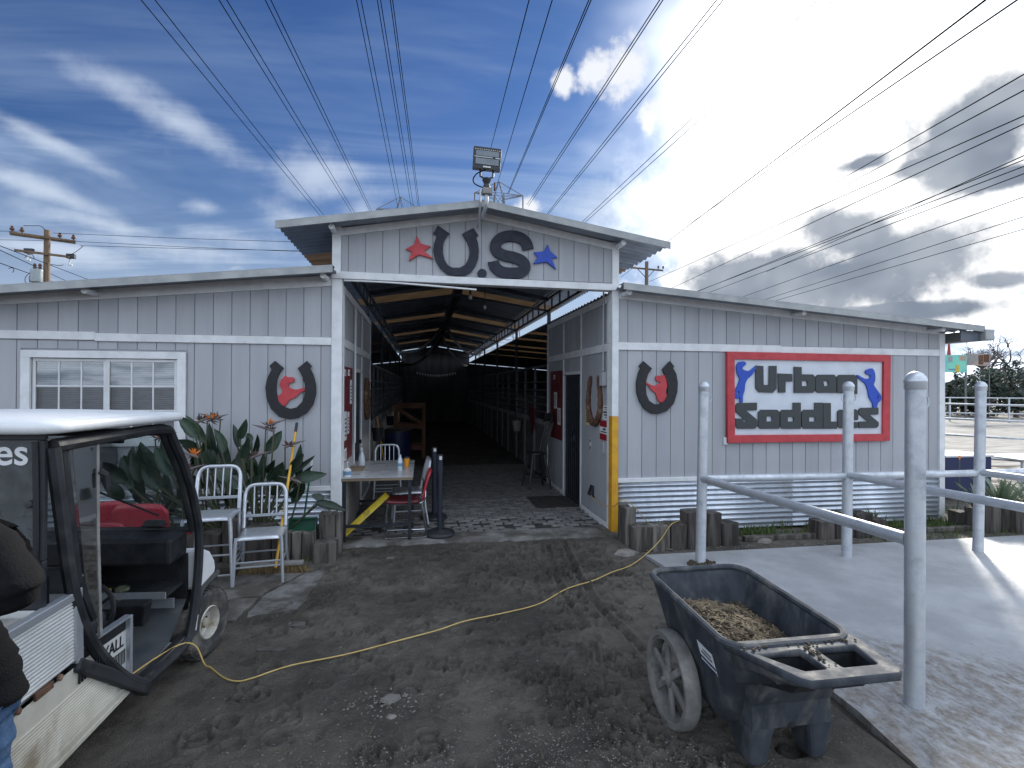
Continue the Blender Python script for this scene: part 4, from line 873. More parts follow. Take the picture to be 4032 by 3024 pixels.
MB().box((tx0+.012, ty0+.004, .045), (tx0+.027, ty0+.018, tz-.05)).build('edge_strip', 'trim', T)
# red chair with chrome sled base, facing the west wall
rc = thing('red_chair', 'red vinyl chair on a chrome sled base tucked under the table', 'chair', (-.2, 6.78, .035), 0)
z0 = .035
def sfn(u, v): x = -.42+.40*u; y = 6.58+.40*v; return (x, y, .475+.012*(2*u-1)**2-.018*math.sin(math.pi*v)*math.sin(math.pi*u))
MB().grid(sfn, 8, 8).build('seat', 'red_vinyl', rc, smooth=True, solid=.03)
def bfn(u, v): a = (u-.5)*1.3; return (.035+.075*v-.05*(1-math.cos(a))*2.2+(.02*v**3), 6.78+.225*math.sin(a)/math.sin(.65)*(1-.12*v**4), .50+.34*v)
MB().grid(bfn, 9, 8).build('backrest', 'red_plastic', rc, smooth=True, solid=.018)
for y in (6.60, 6.96):
    MB().tube(smooth_path([(.055, y+.02*(1 if y < 6.8 else -1), .62), (.05, y, .52), (.0, y, .462), (-.2, y, .455), (-.37, y, .455), (-.405, y, .42), (-.425, y, .2), (-.43, y, .06), (-.40, y, .046), (-.2, y, .046), (.04, y, .046), (.065, y, .07), (.04, y, .25), (.0, y, .44)], 4), .0085, 7).build('sled_leg', 'chrome', rc, smooth=True)
MB().tube([(-.42, 6.60, .046), (-.42, 6.96, .046)], .0085, 7).build('cross_bar', 'chrome', rc, smooth=True)
# stacked red chairs seen through the cab, beside the planting
def red_shell(label, loc, rz, sh=.44):
    t = thing('red_plastic_chair', label, 'chair', group='red moulded chairs in front of the golf cart')
    MB().grid(lambda u, v: ((u-.5)*.46, (v-.5)*.42, sh+.02*(2*u-1)**2+(.025*(1-v)**4)*-1), 8, 8).build('seat', 'red_plastic', t, smooth=True, solid=.02)
    def bk(u, v):
        a = (u-.5)*1.1; e = max(0, abs(u-.5)*2)**6
        return (.25*math.sin(a)/math.sin(.55), .19+.05*v-.09*(1-math.cos(a))*2, sh+.05+(.33-.07*e)*v)
    MB().grid(bk, 11, 7).build('backrest', 'red_plastic', t, smooth=True, solid=.022)
    for sx in (-1, 1):
        for sy in (-1, 1): MB().tube([(sx*.17, sy*.15, sh-.01), (sx*.21, sy*.2, 0)], .011, 7).build('leg', 'dark_steel', t, smooth=True)
    t.location = loc; t.rotation_euler = (0, 0, rz); return t
red_shell('red moulded chair with low back half behind the cab pillar', (-3.04, 5.64, -.005), R_(205)); red_shell('red moulded chair nearest the tall aluminium stool', (-2.50, 5.55, -.005), R_(172)); red_shell('low red moulded chair between two others beyond the windscreen', (-2.62, 4.92, -.005), R_(190), .42)
# yellow trough leaning under the table
a, b = Vector((-.93, 6.63, .06)), Vector((-.40, 6.80, .52)); ax = (b-a).normalized(); sdv = Vector((.25, -.95, .1)).normalized(); nrm = ax.cross(sdv).normalized()*-1
def yf(u, v):
    q = a+(b-a)*v; s = u*2-1; wd = .075*(1-.35*max(0, v-.93)/.07)*(1-.5*max(0, .05-v)/.05); return q+sdv*s*wd+nrm*(.06*(1-abs(s)**1.5))
tag(MB().grid(yf, 9, 14).build('floor_sign', 'yellow_plastic', smooth=True, solid=.006), 'folded yellow plastic floor sign leaning under the table', 'sign')
# crowd-control posts
def stanchion(label, x, y):
    t = thing('stanchion', label, 'stanchion', group='dark belt barrier posts in the entrance')
    MB().lathe([(.185, 0), (.19, .012), (.185, .035), (.165, .05), (.06, .058), (.045, .07)], 32).build('base', 'black_plastic', t, smooth=True)
    MB().lathe([(.034, .07), (.034, .93)], 20).build('post', 'navy', t, smooth=True)
    MB().lathe([(.036, .931), (.038, .94), (.038, 1.0), (.03, 1.008)], 20).build('belt_head', 'black_plastic', t, smooth=True)
    MB().box((-.012, -.043, .945), (.022, -.037, .99)).build('belt_clip', 'led', t, bev=.002)
    t.location = (x, y, .034); return t
stanchion('dark navy barrier post with round base at the mud edge', .235, 6.70); stanchion('dark navy barrier post standing behind the front one', .185, 7.55)
# things on the table
def bottle(name, label, prof, m, x, y, cap=None, z=tz):
    o = thing(name, label, 'bottle'); MB().lathe(prof, 18).build('body', m, o, smooth=True)
    if cap: MB().lathe(cap[0], 14).build('cap', cap[1], o, smooth=True)
    o.location = (x, y, z+.0005); return o
wb = bottle('water_bottle', 'clear plastic water bottle on the grey table', [(.028, 0), (.032, .008), (.031, .05), (.033, .055), (.033, .11), (.031, .115), (.030, .145), (.014, .18), (.013, .19)], 'bottle', -.27, 7.02, ([(.015, .1905), (.015, .206)], 'led'))
MB().lathe([(.0336, .06), (.0336, .10)], 18, (-.27, 7.02, tz+.0005), caps=False).build('label_band', 'blue_label', wb)
cp = thing('paper_cup', 'orange paper cup with dark lid on the table', 'cup'); MB().lathe([(.028, 0), (.029, .004), (.040, .118)], 20).build('cup', 'orange_cup', cp, smooth=True); MB().lathe([(.0425, .1185), (.0425, .126), (.036, .137)], 20).build('lid', 'dark_wood', cp, smooth=True); cp.location = (-.195, 7.34, tz+.0005)
sz = thing('pump_bottle', 'squat white and blue sanitizer pump bottle at the table corner', 'bottle'); MB().lathe([(.042, 0), (.045, .01), (.043, .08), (.02, .10), (.014, .105)], 18).build('body', 'paper', sz, smooth=True); MB().lathe([(.0455, .02), (.0452, .065)], 18, caps=False).build('label_band', 'blue_label', sz); MB().tube([(0, 0, .105), (0, 0, .165), (.0, -.005, .172), (.01, -.045, .168)], [.008, .008, .009, .006], 8).build('pump', 'led', sz, smooth=True); sz.location = (-.88, 6.66, tz+.0005)
sb = thing('spray_bottle', 'clear blue spray bottle behind the sanitizer on the table', 'bottle'); MB().lathe([(.04, 0), (.043, .01), (.042, .10), (.035, .15), (.016, .20), (.014, .22)], 18).build('body', 'bottle', sb, smooth=True); MB().box((-.014, -.06, .2205), (.014, .03, .258)).build('trigger_head', 'led', sb, bev=.006); sb.location = (-.80, 7.45, tz+.0005)
tag(MB().box((-.93, 7.05, tz+.0005), (-.74, 7.40, tz+.02)).build('clipboard', 'table_edge', bev=.002), 'brown folder lying behind the sanitizer on the table', 'folder')
# windsor bar chair by the dark red board
wc = thing('wooden_chair', 'tall dark wooden spindle-back bar chair by the red board', 'chair')
MB().lathe([(.02, 0), (.17, .002), (.19, .015), (.185, .032), (.15, .036)], 20).build('seat', 'dark_wood', wc, smooth=True)
for o in wc.children: o.location.z = .62
for sx in (-1, 1):
    for sy in (-1, 1): MB().tube([(sx*.11, sy*.11, .625), (sx*.16, sy*.16, .3), (sx*.21, sy*.21, 0)], [.022, .028, .017], 8).build('leg', 'dark_wood', wc, smooth=True)
    MB().tube([(sx*.175, -.175, .22), (sx*.175, .175, .22)], .015, 6).build('stretcher', 'dark_wood', wc, smooth=True)
MB().tube([(-.17, -.17, .26), (.17, -.17, .26)], .015, 6).build('stretcher', 'dark_wood', wc, smooth=True)
for i in range(6): x = -.14+.28*i/5; MB().tube([(x, .15-abs(x)*.3, .65), (x*1.15, .27, 1.22)], .012, 6).build('spindle', 'dark_wood', wc, smooth=True)
MB().grid(lambda u, v: ((u-.5)*.40, .265-.05*(2*u-1)**2+.02*v, 1.20+.15*v+.03*math.sin(math.pi*u)), 9, 4).build('crest_rail', 'dark_wood', wc, smooth=True, solid=.022)
wc.location = (2.10, 9.55, .036); wc.rotation_euler = (0, 0, R_(-82))
tag(MB().box((1.75, 7.95, .036), (2.41, 8.75, .046)).build('door_mat', 'grout', bev=.003), 'dark rubber mat before the east iron door', 'mat')
# deeper in the aisle
tb = thing('barrel', 'dark blue plastic barrel against the west stalls', 'barrel'); MB().lathe([(.26, 0), (.29, .05), (.30, .45), (.31, .80)], 28).build('drum', 'tarp_blue', tb, smooth=True); MB().lathe([(.325, .801), (.325, .84), (.25, .88), (.05, .89)], 28).build('lid', 'black_plastic', tb, smooth=True); tb.location = (-.55, 12.75, .025)
wk = thing('wooden_rack', 'brown wooden rack with diagonal brace in the dark aisle', 'rack')
x0, y0 = -.66, 14.0
for x in (x0, x0+.72):
    for y in (y0, y0+.7): MB().box((x-.045, y-.045, .025), (x+.045, y+.045, 1.45)).build('upright', 'brown_wood', wk)
for z in (.30, .85, 1.38):
    for y in (y0, y0+.7): MB().box((x0+.046, y-.03, z-.06), (x0+.674, y+.03, z+.06)).build('rail', 'brown_wood', wk)
    for x in (x0, x0+.72): MB().box((x-.03, y0+.046, z-.06), (x+.03, y0+.654, z+.06)).build('rail', 'brown_wood', wk)
MB().bar((x0+.05, y0-.02, 1.30), (x0+.67, y0-.02, .93), .03, .09).build('brace', 'brown_wood', wk)
tag(MB().tube([(-.72, 11.35, .03), (-.93, 11.5, 1.25)], .014, 8).build('tool_handle', 'yellow_wood', smooth=True), 'yellow tool handle leaning on the first west stall', 'handle')
def swag(y0, x0, z0, y1, x1, z1, sag, label):
    def fn(u, v):
        p = Vector((x0, y0, z0)).lerp(Vector((x1, y1, z1)), v); w_ = .20*(.6+.4*math.cos(v*6.3)); return (p.x+(u-.5)*w_, p.y+(u-.5)*.3, p.z-sag*math.sin(math.pi*v)+.05*math.sin(u*11+v*3))
    tag(MB().grid(fn, 9, 18).build('drape', 'fabric_grey', smooth=True, solid=.002), label, 'drape', 'thin drapes hung from the aisle roof')
for (ya, xa, yb, xb, sg_) in ((16.5, .70, 22, -.92, .35), (16.6, .73, 22, 2.4, .35), (20, .70, 25, -.9, .4), (20.1, .73, 25, 2.4, .4)): swag(ya, xa, 3.76, yb, xb, 3.3 if yb < 24 else 2.9, sg_, 'thin grey drape swagged from the ridge to the stall posts')
bn = thing('bunting', 'string of small pale flags across the far end of the aisle', 'bunting', (.7, 26, 2.5))
pts = [(-.35+2.1*i/16, 26.0, 2.62-.16*math.sin(math.pi*i/16)) for i in range(17)]; MB().tube(pts, .006, 5).build('string', 'fabric_grey', bn)
for i in range(1, 16): x, y, z = pts[i]; MB().add([(x-.05, y-.01, z-.004), (x+.05, y-.01, z-.004), (x, y-.012, z-.14), (x-.05, y-.006, z-.004), (x+.05, y-.006, z-.004), (x, y-.008, z-.14)], [(0, 2, 1), (3, 4, 5), (0, 1, 4, 3), (1, 2, 5, 4), (2, 0, 3, 5)]).build('flag', 'paper', bn)
for x, y, lb in ((.82, 9.1, 'bare bulb in a socket hanging under the ridge beam'), (1.2, 10.2, 'small pale bulb on a cord under the east roof slope')):
    hl = thing('hanging_bulb', lb, 'bulb', (x, y, 3.5)); top = 3.775 if x < .8 else 4.0-abs(x-.715)*.167; MB().tube([(x, y, top), (x, y, 3.56)], .006, 5).build('cord', 'wire', hl); MB().lathe([(.02, 3.56), (.022, 3.50), (.014, 3.48)], 10, (x, y, 0)).build('socket', 'black_plastic', hl); MB().lathe([(.012, 3.479), (.03, 3.45), (.03, 3.42), (.01, 3.395)], 12, (x, y, 0)).build('bulb', 'led', hl, smooth=True)
def rb(u, v): a = (u-.5); return (2.445-.03*math.sin(v*3)-.05*(v < .1), 11.2+.55*u, 1.46-.5*v*(1-.25*math.sin(u*7))+.02*math.sin(u*9))
tag(MB().grid(rb, 12, 8).build('blanket', 'red_vinyl', smooth=True, solid=.012), 'dark red blanket hung over the first east stall rail', 'blanket')
for (x, y, lb, m) in ((-.86, 10.9, 'dark bucket hanging on the first west stall', 'black_plastic'), (2.33, 12.9, 'pale bucket hanging on an east stall front', 'worn_grey'), (-.86, 15.2, 'blue bucket hanging deep along the west stalls', 'tarp_blue')):
    t = thing('bucket', lb, 'bucket', (x, y, .8)); MB().lathe([(.09, .80), (.12, 1.05), (.126, 1.055), (.115, 1.05), (.086, .81)], 16, (x, y, 0), caps=False).lathe([(.001, .805), (.088, .806)], 16, (x, y, 0), caps=False).build('pail', m, t, smooth=True)
    sgn = 1 if x > 0 else -1; MB().tube([(x, y-.12, 1.04), (x+.05*sgn, y-.06, 1.22), (x+.09*sgn, y, 1.36), (x+.05*sgn, y+.06, 1.22), (x, y+.12, 1.04)], .005, 5).build('bail', 'stall_pipe', t)
# ================================================================== golf cart (utility cart with hard cab, facing the barn)
gc = thing('golf_cart', 'white utility golf cart with black cab frame and open side', 'golf cart', (-2.1, 2.8, 0))
CX0, CX1 = -2.74, -1.48
# roof: a shallow moulded tray
def rf(u, v):
    x = CX0-.045+(CX1-CX0+.09)*u; y = 2.37+1.12*v; e = max(abs(2*u-1)**8, abs(2*v-1)**8); return (x, y, 1.778-.012*(2*v-1)**2-.012*(2*u-1)**2-.025*e-.02*v)
ro = MB().grid(rf, 17, 17)
rim = [(CX0-.06, 2.36), (CX1+.06, 2.36), (CX1+.06, 3.50), (CX0-.06, 3.50)]
ro.build('roof', 'white_plastic', gc, smooth=True, solid=.012)
rl = MB(); rq = []
for cx, cy, a0 in ((CX1-.02, 3.43, 0), (CX0+.02, 3.43, 90), (CX0+.02, 2.43, 180), (CX1-.02, 2.43, 270)):
    for i in range(7): a = R_(a0+15*i); rq.append((cx+.075*math.cos(a), cy+.075*math.sin(a), 1.728-.016*(cy > 3)))
rl.tube(rq+rq[:2], .026, 10, caps=False).build('roof_rim', 'white_plastic', gc, smooth=True)
side = [(2.44, 1.645), (2.50, 1.33), (2.57, 1.01), (2.66, .80), (2.80, .60), (3.02, .38), (3.16, .285), (3.30, .265), (3.66, .245), (3.76, .29), (3.845, .50), (3.885, .70), (3.885, .90), (3.80, 1.13), (3.66, 1.37), (3.50, 1.56), (3.42, 1.635), (3.20, 1.65), (2.44, 1.645)]
for X in (CX1, CX0):
    P = smooth_path([(X, y, z) for y, z in side[:-1]], 3); f = MB().tube(P+[(X, 3.0, 1.65), (X, 2.44, 1.648)], .030, 8).build('side_frame', 'black_plastic', gc, smooth=True)
    MB().tube([(X-.02, 2.52, 1.63), (X-.02, 2.62, 1.05), (X-.02, 2.74, .82)], .026, 8).build('door_post', 'black_plastic', f, smooth=True)
    MB().tube([(X, 2.735, 1.64), (X, 2.745, 1.2), (X, 2.775, .72)], .012, 6).build('hinge_post', 'worn_grey', f, smooth=True)
    pg = [(2.56, 1.62), (2.725, 1.62), (2.735, 1.2), (2.765, .76), (2.72, .84), (2.655, 1.02)]
    MB().add([(X+.003, y, z) for y, z in pg]+[(X-.003, y, z) for y, z in pg], [(0, 1, 2, 3, 4, 5), (11, 10, 9, 8, 7, 6)]).build('side_glass', 'cab_glass', f)
    MB().tube([(X+.01, 2.74, 1.50), (X+.03, 2.76, 1.48), (X+.03, 2.77, 1.42)], .016, 6).build('hinge', 'black_plastic', f)
# rear wall of the cab with a plastic window and part of the lettering
rw = MB().box((CX0+.03, 2.40, .95), (CX1-.01, 2.43, 1.19)).box((CX0+.03, 2.40, 1.675), (CX1-.01, 2.43, 1.71)).box((CX0+.03, 2.4001, 1.19), (CX0+.10, 2.43, 1.675)).box((CX1-.035, 2.4001, 1.19), (CX1-.01, 2.43, 1.675)).build('rear_wall', 'black_plastic', gc, bev=.006)
MB().box((CX0+.10, 2.409, 1.19), (CX1-.035, 2.417, 1.675)).build('rear_window', 'cab_rear', rw)
MB().tube(smooth_path([(CX1-.045, 2.395, 1.67), (CX1-.04, 2.395, 1.60), (CX1-.035, 2.395, 1.24), (CX1-.055, 2.395, 1.20), (CX1-.11, 2.395, 1.19), (CX0+.2, 2.395, 1.19)], 5), .012, 6).build('window_seal', 'black_paint', rw, smooth=True)
for z in (1.42, 1.23): MB().lathe([(.016, 0), (.016, -.012), (.008, -.016)], 12, (CX1-.065, 2.405, z), 'Y').build('catch', 'black_plastic', rw)
tm = text_mesh('es', .150, .0008, .002); o = link('lettering', tm, 'paper', rw)
o.matrix_basis = Matrix.Translation((-1.700, 2.4065, 1.578)) @ FACING.to_4x4() @ Matrix.Scale(1.12, 4, (1, 0, 0))
MB().box((CX1-.10, 2.415, .62), (CX1-.035, 2.60, .95)).build('body_panel', 'black_plastic', gc, bev=.01)
MB().box((CX0+.05, 2.42, .30), (CX1-.11, 2.52, .96)).build('cab_bulkhead', 'black_plastic', gc, bev=.01)
# windscreen
wsA, wsB = (3.43, 1.62), (3.865, .93)
ws = MB()
for X in (CX0+.035, CX1-.035): ws.tube([(X, wsA[0], wsA[1]), (X, 3.67, 1.33), (X, wsB[0], wsB[1])], .022, 8)
ws.tube([(CX0+.03, wsA[0], wsA[1]), (CX1-.03, wsA[0], wsA[1])], .022, 8).tube([(CX0+.03, wsB[0], wsB[1]), (CX1-.03, wsB[0], wsB[1])], .02, 8)
wo_ = ws.build('windscreen_frame', 'black_plastic', gc, smooth=True)
MB().grid(lambda u, v: (CX0+.05+(CX1-CX0-.10)*u, 3.44+.425*v+.03*math.sin(math.pi*v), 1.61-.68*v), 2, 8).build('windscreen', 'cab_glass', wo_, smooth=True)
MB().box((-2.12, 3.50, 1.545), (-1.78, 3.53, 1.63)).build('mirror', 'black_plastic', wo_, bev=.006)
MB().tube([(-2.30, 3.70, 1.33), (-1.72, 3.84, 1.03)], .007, 6).build('wiper', 'black_paint', wo_)
MB().hexa([(-1.82, 3.80, .965), (-1.68, 3.80, .965), (-1.68, 3.90, .955), (-1.82, 3.90, .955), (-1.80, 3.82, 1.0), (-1.70, 3.82, 1.0), (-1.70, 3.88, .995), (-1.80, 3.88, .995)]).build('wiper_motor', 'black_plastic', wo_, bev=.006)
# dashboard, shelf, floor
MB().box((CX0+.05, 3.60, .77), (CX1-.06, 3.86, .935)).build('dashboard', 'black_paint', gc, bev=.02)
dz = MB().box((CX0+.05, 3.845, .40), (CX1-.06, 3.87, .77)).build('firewall', 'black_paint', gc)
MB().box((-2.45, 3.66, .55), (-2.05, 3.80, .769)).build('instrument_panel', 'black_plastic', dz, bev=.02)
for z in (.64, .70): MB().lathe([(.012, 0), (.012, -.01), (.006, -.014)], 10, (-2.10, 3.66, z), 'Y').build('knob', 'led', dz)
MB().lathe([(.040, 0), (.044, -.01), (.044, -.03), (.036, -.034)], 18, (-1.98, 3.63, .635), 'Y').build('gauge', 'chrome', dz, smooth=True)
MB().box((CX0+.06, 3.60, .575), (CX1-.08, 3.84, .595)).build('shelf', 'black_plastic', gc); MB().box((CX0+.06, 3.585, .572), (CX1-.08, 3.599, .612)).build('shelf_lip', 'aluminium', gc); MB().box((CX0+.06, 3.70, .47), (CX1-.08, 3.715, .53)).build('shelf_lip', 'aluminium', gc)
for x, y, s_, m in ((-1.95, 3.66, .03, 'yellow_plastic'), (-1.86, 3.67, .045, 'leaf_stem'), (-2.06, 3.66, .03, 'brown_wood')):
    MB().lathe([(.2*s_, 0), (s_, .15*s_), (.9*s_, .5*s_), (.3*s_, .7*s_)], 9, (x, y, .597)).build('litter', m, gc)
cpb = MB().hexa([(-1.80, 3.50, .44), (-1.65, 3.50, .44), (-1.65, 3.58, .44), (-1.80, 3.58, .44), (-1.82, 3.48, .58), (-1.63, 3.48, .58), (-1.63, 3.584, .58), (-1.82, 3.584, .58)]).build('cup_holder', 'black_paint', gc, bev=.01)
MB().add([(CX0+.06, 3.845, .47), (CX1-.06, 3.845, .47), (CX1-.06, 3.60, .30), (CX0+.06, 3.60, .30), (CX1-.06, 3.12, .285), (CX0+.06, 3.12, .285), (CX1-.03, 3.12, .24), (CX1-.03, 3.7, .24), (CX0+.06, 3.12, .24)], [(0, 1, 2, 3)[::-1], (3, 2, 4, 5)[::-1], (4, 2, 7, 6), (5, 4, 6, 8)]).build('floor_pan', 'floor_mat', gc, bev=.01)
MB().hexa([(CX1-.07, 3.14, .235), (CX1+.01, 3.14, .235), (CX1+.01, 3.72, .225), (CX1-.07, 3.72, .225), (CX1-.07, 3.14, .292), (CX1-.01, 3.14, .292), (CX1-.01, 3.72, .285), (CX1-.07, 3.72, .285)]).build('sill', 'black_plastic', gc, bev=.01)
sw = MB().tube([(-1.86+.155*math.cos(a), 3.28+.05*math.sin(a), .62+.145*math.sin(a)) for a in np.linspace(0, 2*math.pi, 25)], .014, 8, caps=False).build('steering_wheel', 'black_paint', gc, smooth=True)
for a in (.6, 2.5, 4.7): MB().tube([(-1.86, 3.29, .61), (-1.86+.15*math.cos(a), 3.28+.05*math.sin(a), .62+.14*math.sin(a))], .009, 6).build('spoke', 'black_paint', sw)
MB().tube([(-1.86, 3.29, .61), (-1.88, 3.62, .45)], .022, 8).build('column', 'black_paint', sw, smooth=True)
# seat and its side panel with lettering
MB().box((CX0+.08, 2.55, .62), (CX1-.12, 3.05, .74)).build('seat_cushion', 'black_plastic', gc, bev=.03); MB().box((CX0+.08, 2.53, .78), (CX1-.12, 2.62, 1.08)).build('seat_back', 'black_plastic', gc, bev=.03)
MB().box((CX0+.08, 2.56, .25), (CX1-.085, 3.10, .619)).build('seat_base', 'black_plastic', gc)
sp = MB().add([(CX1-.06, 2.60, .36), (CX1-.06, 3.115, .345), (CX1-.06, 3.115, .665), (CX1-.06, 2.60, .70), (CX1-.078, 2.60, .36), (CX1-.078, 3.115, .345), (CX1-.078, 3.115, .665), (CX1-.078, 2.60, .70)], [(0, 1, 2, 3), (7, 6, 5, 4), (0, 4, 5, 1), (1, 5, 6, 2), (2, 6, 7, 3), (3, 7, 4, 0)]).build('seat_side_panel', 'alu_panel', gc)
MB().box((CX1-.08, 3.105, .34), (CX1-.035, 3.13, .672)).build('panel_post', 'aluminium', gc, bev=.003); MB().hexa([(CX1-.075, 2.6, .695), (CX1-.04, 2.6, .695), (CX1-.04, 3.104, .664), (CX1-.075, 3.104, .664), (CX1-.075, 2.6, .706), (CX1-.04, 2.6, .706), (CX1-.04, 3.104, .675), (CX1-.075, 3.104, .675)]).build('panel_rail', 'aluminium', gc)
xs = CX1-.0585
SIDE = Matrix(((0, 0, 1), (1, 0, 0), (0, 1, 0)))         # drawing plane -> wall facing +X, text runs along +Y
MB().hexa([(xs-.001, 2.62, .635), (xs+.0006, 2.62, .635), (xs+.0006, 3.10, .605), (xs-.001, 3.10, .605), (xs-.001, 2.62, .69), (xs+.0006, 2.62, .69), (xs+.0006, 3.10, .660), (xs-.001, 3.10, .660)]).build('black_band', 'black_paint', sp)
tm = text_mesh('RYALL', .082, .0006, .0015); o = link('lettering', tm, 'black_paint', sp); o.matrix_basis = Matrix.Translation((xs+.0008, 2.845, .545)) @ SIDE.to_4x4() @ Matrix.Rotation(R_(-3.5), 4, 'Z')
for k in range(16): MB().box((xs-.0005, 2.87+k*.0145, .435), (xs+.0009, 2.877+k*.0145, .52-.0008*k)).build('stripe', 'black_paint', sp)
# front cowl and fenders
prof = [(3.875, .50), (3.875, .78), (3.90, .90), (4.0, .885), (4.14, .80), (4.235, .66), (4.26, .545), (4.20, .505), (4.05, .50)]
for x0, x1, pr, nm in ((CX1-.27, CX1+.005, [(3.90, .505), (3.90, .77), (3.96, .775), (4.08, .72), (4.17, .625), (4.19, .555), (4.16, .53)], 'fender'), (CX0-.005, CX0+.27, [(3.90, .505), (3.90, .77), (3.96, .775), (4.08, .72), (4.17, .625), (4.19, .555), (4.16, .53)], 'fender'), (CX0+.271, CX1-.271, prof, 'cowl')):
    n = len(pr); MB().add([(x0, y, z) for y, z in pr]+[(x1, y, z) for y, z in pr], [tuple(range(n))[::-1], tuple(range(n, 2*n))]+[(i, (i+1) % n, n+(i+1) % n, n+i) for i in range(n)]).build(nm, 'white_plastic', gc, bev=.022)
for X in (CX1-.01, CX0+.01):
    MB().tube(smooth_path([(X, 3.86, .36), (X, 3.90, .47), (X, 3.97, .505), (X, 4.10, .51), (X, 4.22, .52)], 5), [.03]*21, 6).build('fender_lip', 'black_plastic', gc, smooth=True)
    MB().hexa([(X-.03, 3.84, .26), (X+.012, 3.84, .26), (X+.012, 3.855, .26), (X-.03, 3.855, .26), (X-.03, 3.875, .50), (X+.012, 3.875, .50), (X+.012, 3.93, .50), (X-.03, 3.93, .50)]).build('fender_panel', 'white_plastic', gc)
    MB().lathe([(.05, 0), (.05, .02), (.03, .03)], 14, (X-.12 if X > -2 else X+.12, 4.20, .64), 'Y').build('headlight', 'chrome', gc, smooth=True)
# wheels
def wheel(x, y, s):
    t = MB().lathe([(.095, -.085), (.15, -.10), (.20, -.10), (.228, -.082), (.236, -.05), (.237, .05), (.228, .082), (.20, .10), (.15, .10), (.115, .088), (.108, .04)], 40, (0, 0, 0), 'X', caps=False)
    for k in range(40):          # chunky shoulder blocks
        for q in (-1, 1):
            a = 2*math.pi*(k+.25*q)/40; c, d = math.cos(a), math.sin(a); c2, d2 = math.cos(a+.085), math.sin(a+.085); xa, xb = q*.03, q*.088
            t.add([(xa, c*.236, d*.236), (xb, c*.228, d*.228), (xb, c2*.228, d2*.228), (xa, c2*.236, d2*.236), (xa, c*.244, d*.244), (xb, c*.235, d*.235), (xb, c2*.235, d2*.235), (xa, c2*.244, d2*.244)], [(4, 5, 6, 7), (0, 1, 5, 4), (1, 2, 6, 5), (2, 3, 7, 6), (3, 0, 4, 7)])
    w_ = t.build('wheel', 'tyre', gc, smooth=True)
    r = MB().lathe([(.108, .035), (.113, .085), (.106, .092), (.098, .08), (.092, .03), (.07, .015), (.055, .03), (.03, .034), (.028, .055), (.001, .058)], 28, (0, 0, 0), 'X', caps=False).build('rim', 'rim_paint', w_, smooth=True)
    for k in range(4): a = k*1.571+.4; MB().lathe([(.008, .028), (.008, .040), (.003, .042)], 6, (0, .045*math.cos(a), .045*math.sin(a)), 'X').build('lug_nut', 'rust', w_)
    for ob in (w_,): ob.location = (x, y, .237); ob.rotation_euler = (0, 0, (0 if s > 0 else math.pi)+(R_(-6) if y > 3 else 0))
for x, s in ((CX1-.06, 1), (CX0+.06, -1)):
    for y in (4.03, 1.75): wheel(x, y, s)
MB().tube([(CX0+.1, 4.03, .237), (CX1-.12, 4.03, .237)], .03, 8).tube([(CX0+.1, 1.75, .237), (CX1-.12, 1.75, .237)], .04, 8).build('axle', 'dark_steel', gc)
MB().box((CX0+.15, 1.2, .22), (CX1-.16, 3.85, .285)).build('chassis', 'black_paint', gc)
# load bed of ribbed aluminium
def ribbed(name, X, y0, y1, z0, z1, n, m, amp, slant=0.0, par=gc):
    def fn(u, v): return (X+amp*(1-abs(((v*n) % 1)*2-1)**3), y0+(y1-slant*v-y0)*u, z0+(z1-z0)*v)
    return MB().grid(fn, 2, n*6+1).build(name, m, par, solid=.003)
bs_ = ribbed('bed_side', CX1+.0, 1.02, 2.575, .70, .965, 17, 'alu_panel', .007)
MB().box((CX1-.02, 1.02, .97), (CX1+.018, 2.575, 1.005)).build('bed_rail', 'aluminium', gc, bev=.004); MB().hexa([(CX1-.02, 2.576, .69), (CX1+.02, 2.576, .69), (CX1+.02, 2.625, .69), (CX1-.02, 2.625, .69), (CX1-.02, 2.566, 1.01), (CX1+.02, 2.566, 1.01), (CX1+.02, 2.612, 1.01), (CX1-.02, 2.612, 1.01)]).build('bed_post', 'aluminium', gc, bev=.004)
ribbed('bed_side', CX0, 1.02, 2.40, .70, .965, 17, 'alu_panel', -.007); MB().box((CX0, 1.0, .67), (CX1-.025, 2.39, .69)).build('bed_floor', 'worn_grey', gc); MB().box((CX0, 2.37, .69), (CX1-.03, 2.39, 1.0)).build('bed_headboard', 'alu_panel', gc); MB().box((CX0, 1.0, .69), (CX1-.03, 1.018, 1.0)).build('tailgate', 'alu_panel', gc)
MB().box((CX0+.05, 1.1, .70), (CX1-.06, 2.36, .985)).build('tonneau', 'worn_grey', gc, bev=.01)
for y in (2.24, 2.47): MB().lathe([(.013, 0), (.013, .012), (.006, .016)], 10, (CX1+.012, y, .69), 'X').build('latch_knob', 'rust', gc)
MB().box((CX1+.008, 2.33, .672), (CX1+.02, 2.43, .70)).build('latch', 'rust', gc)
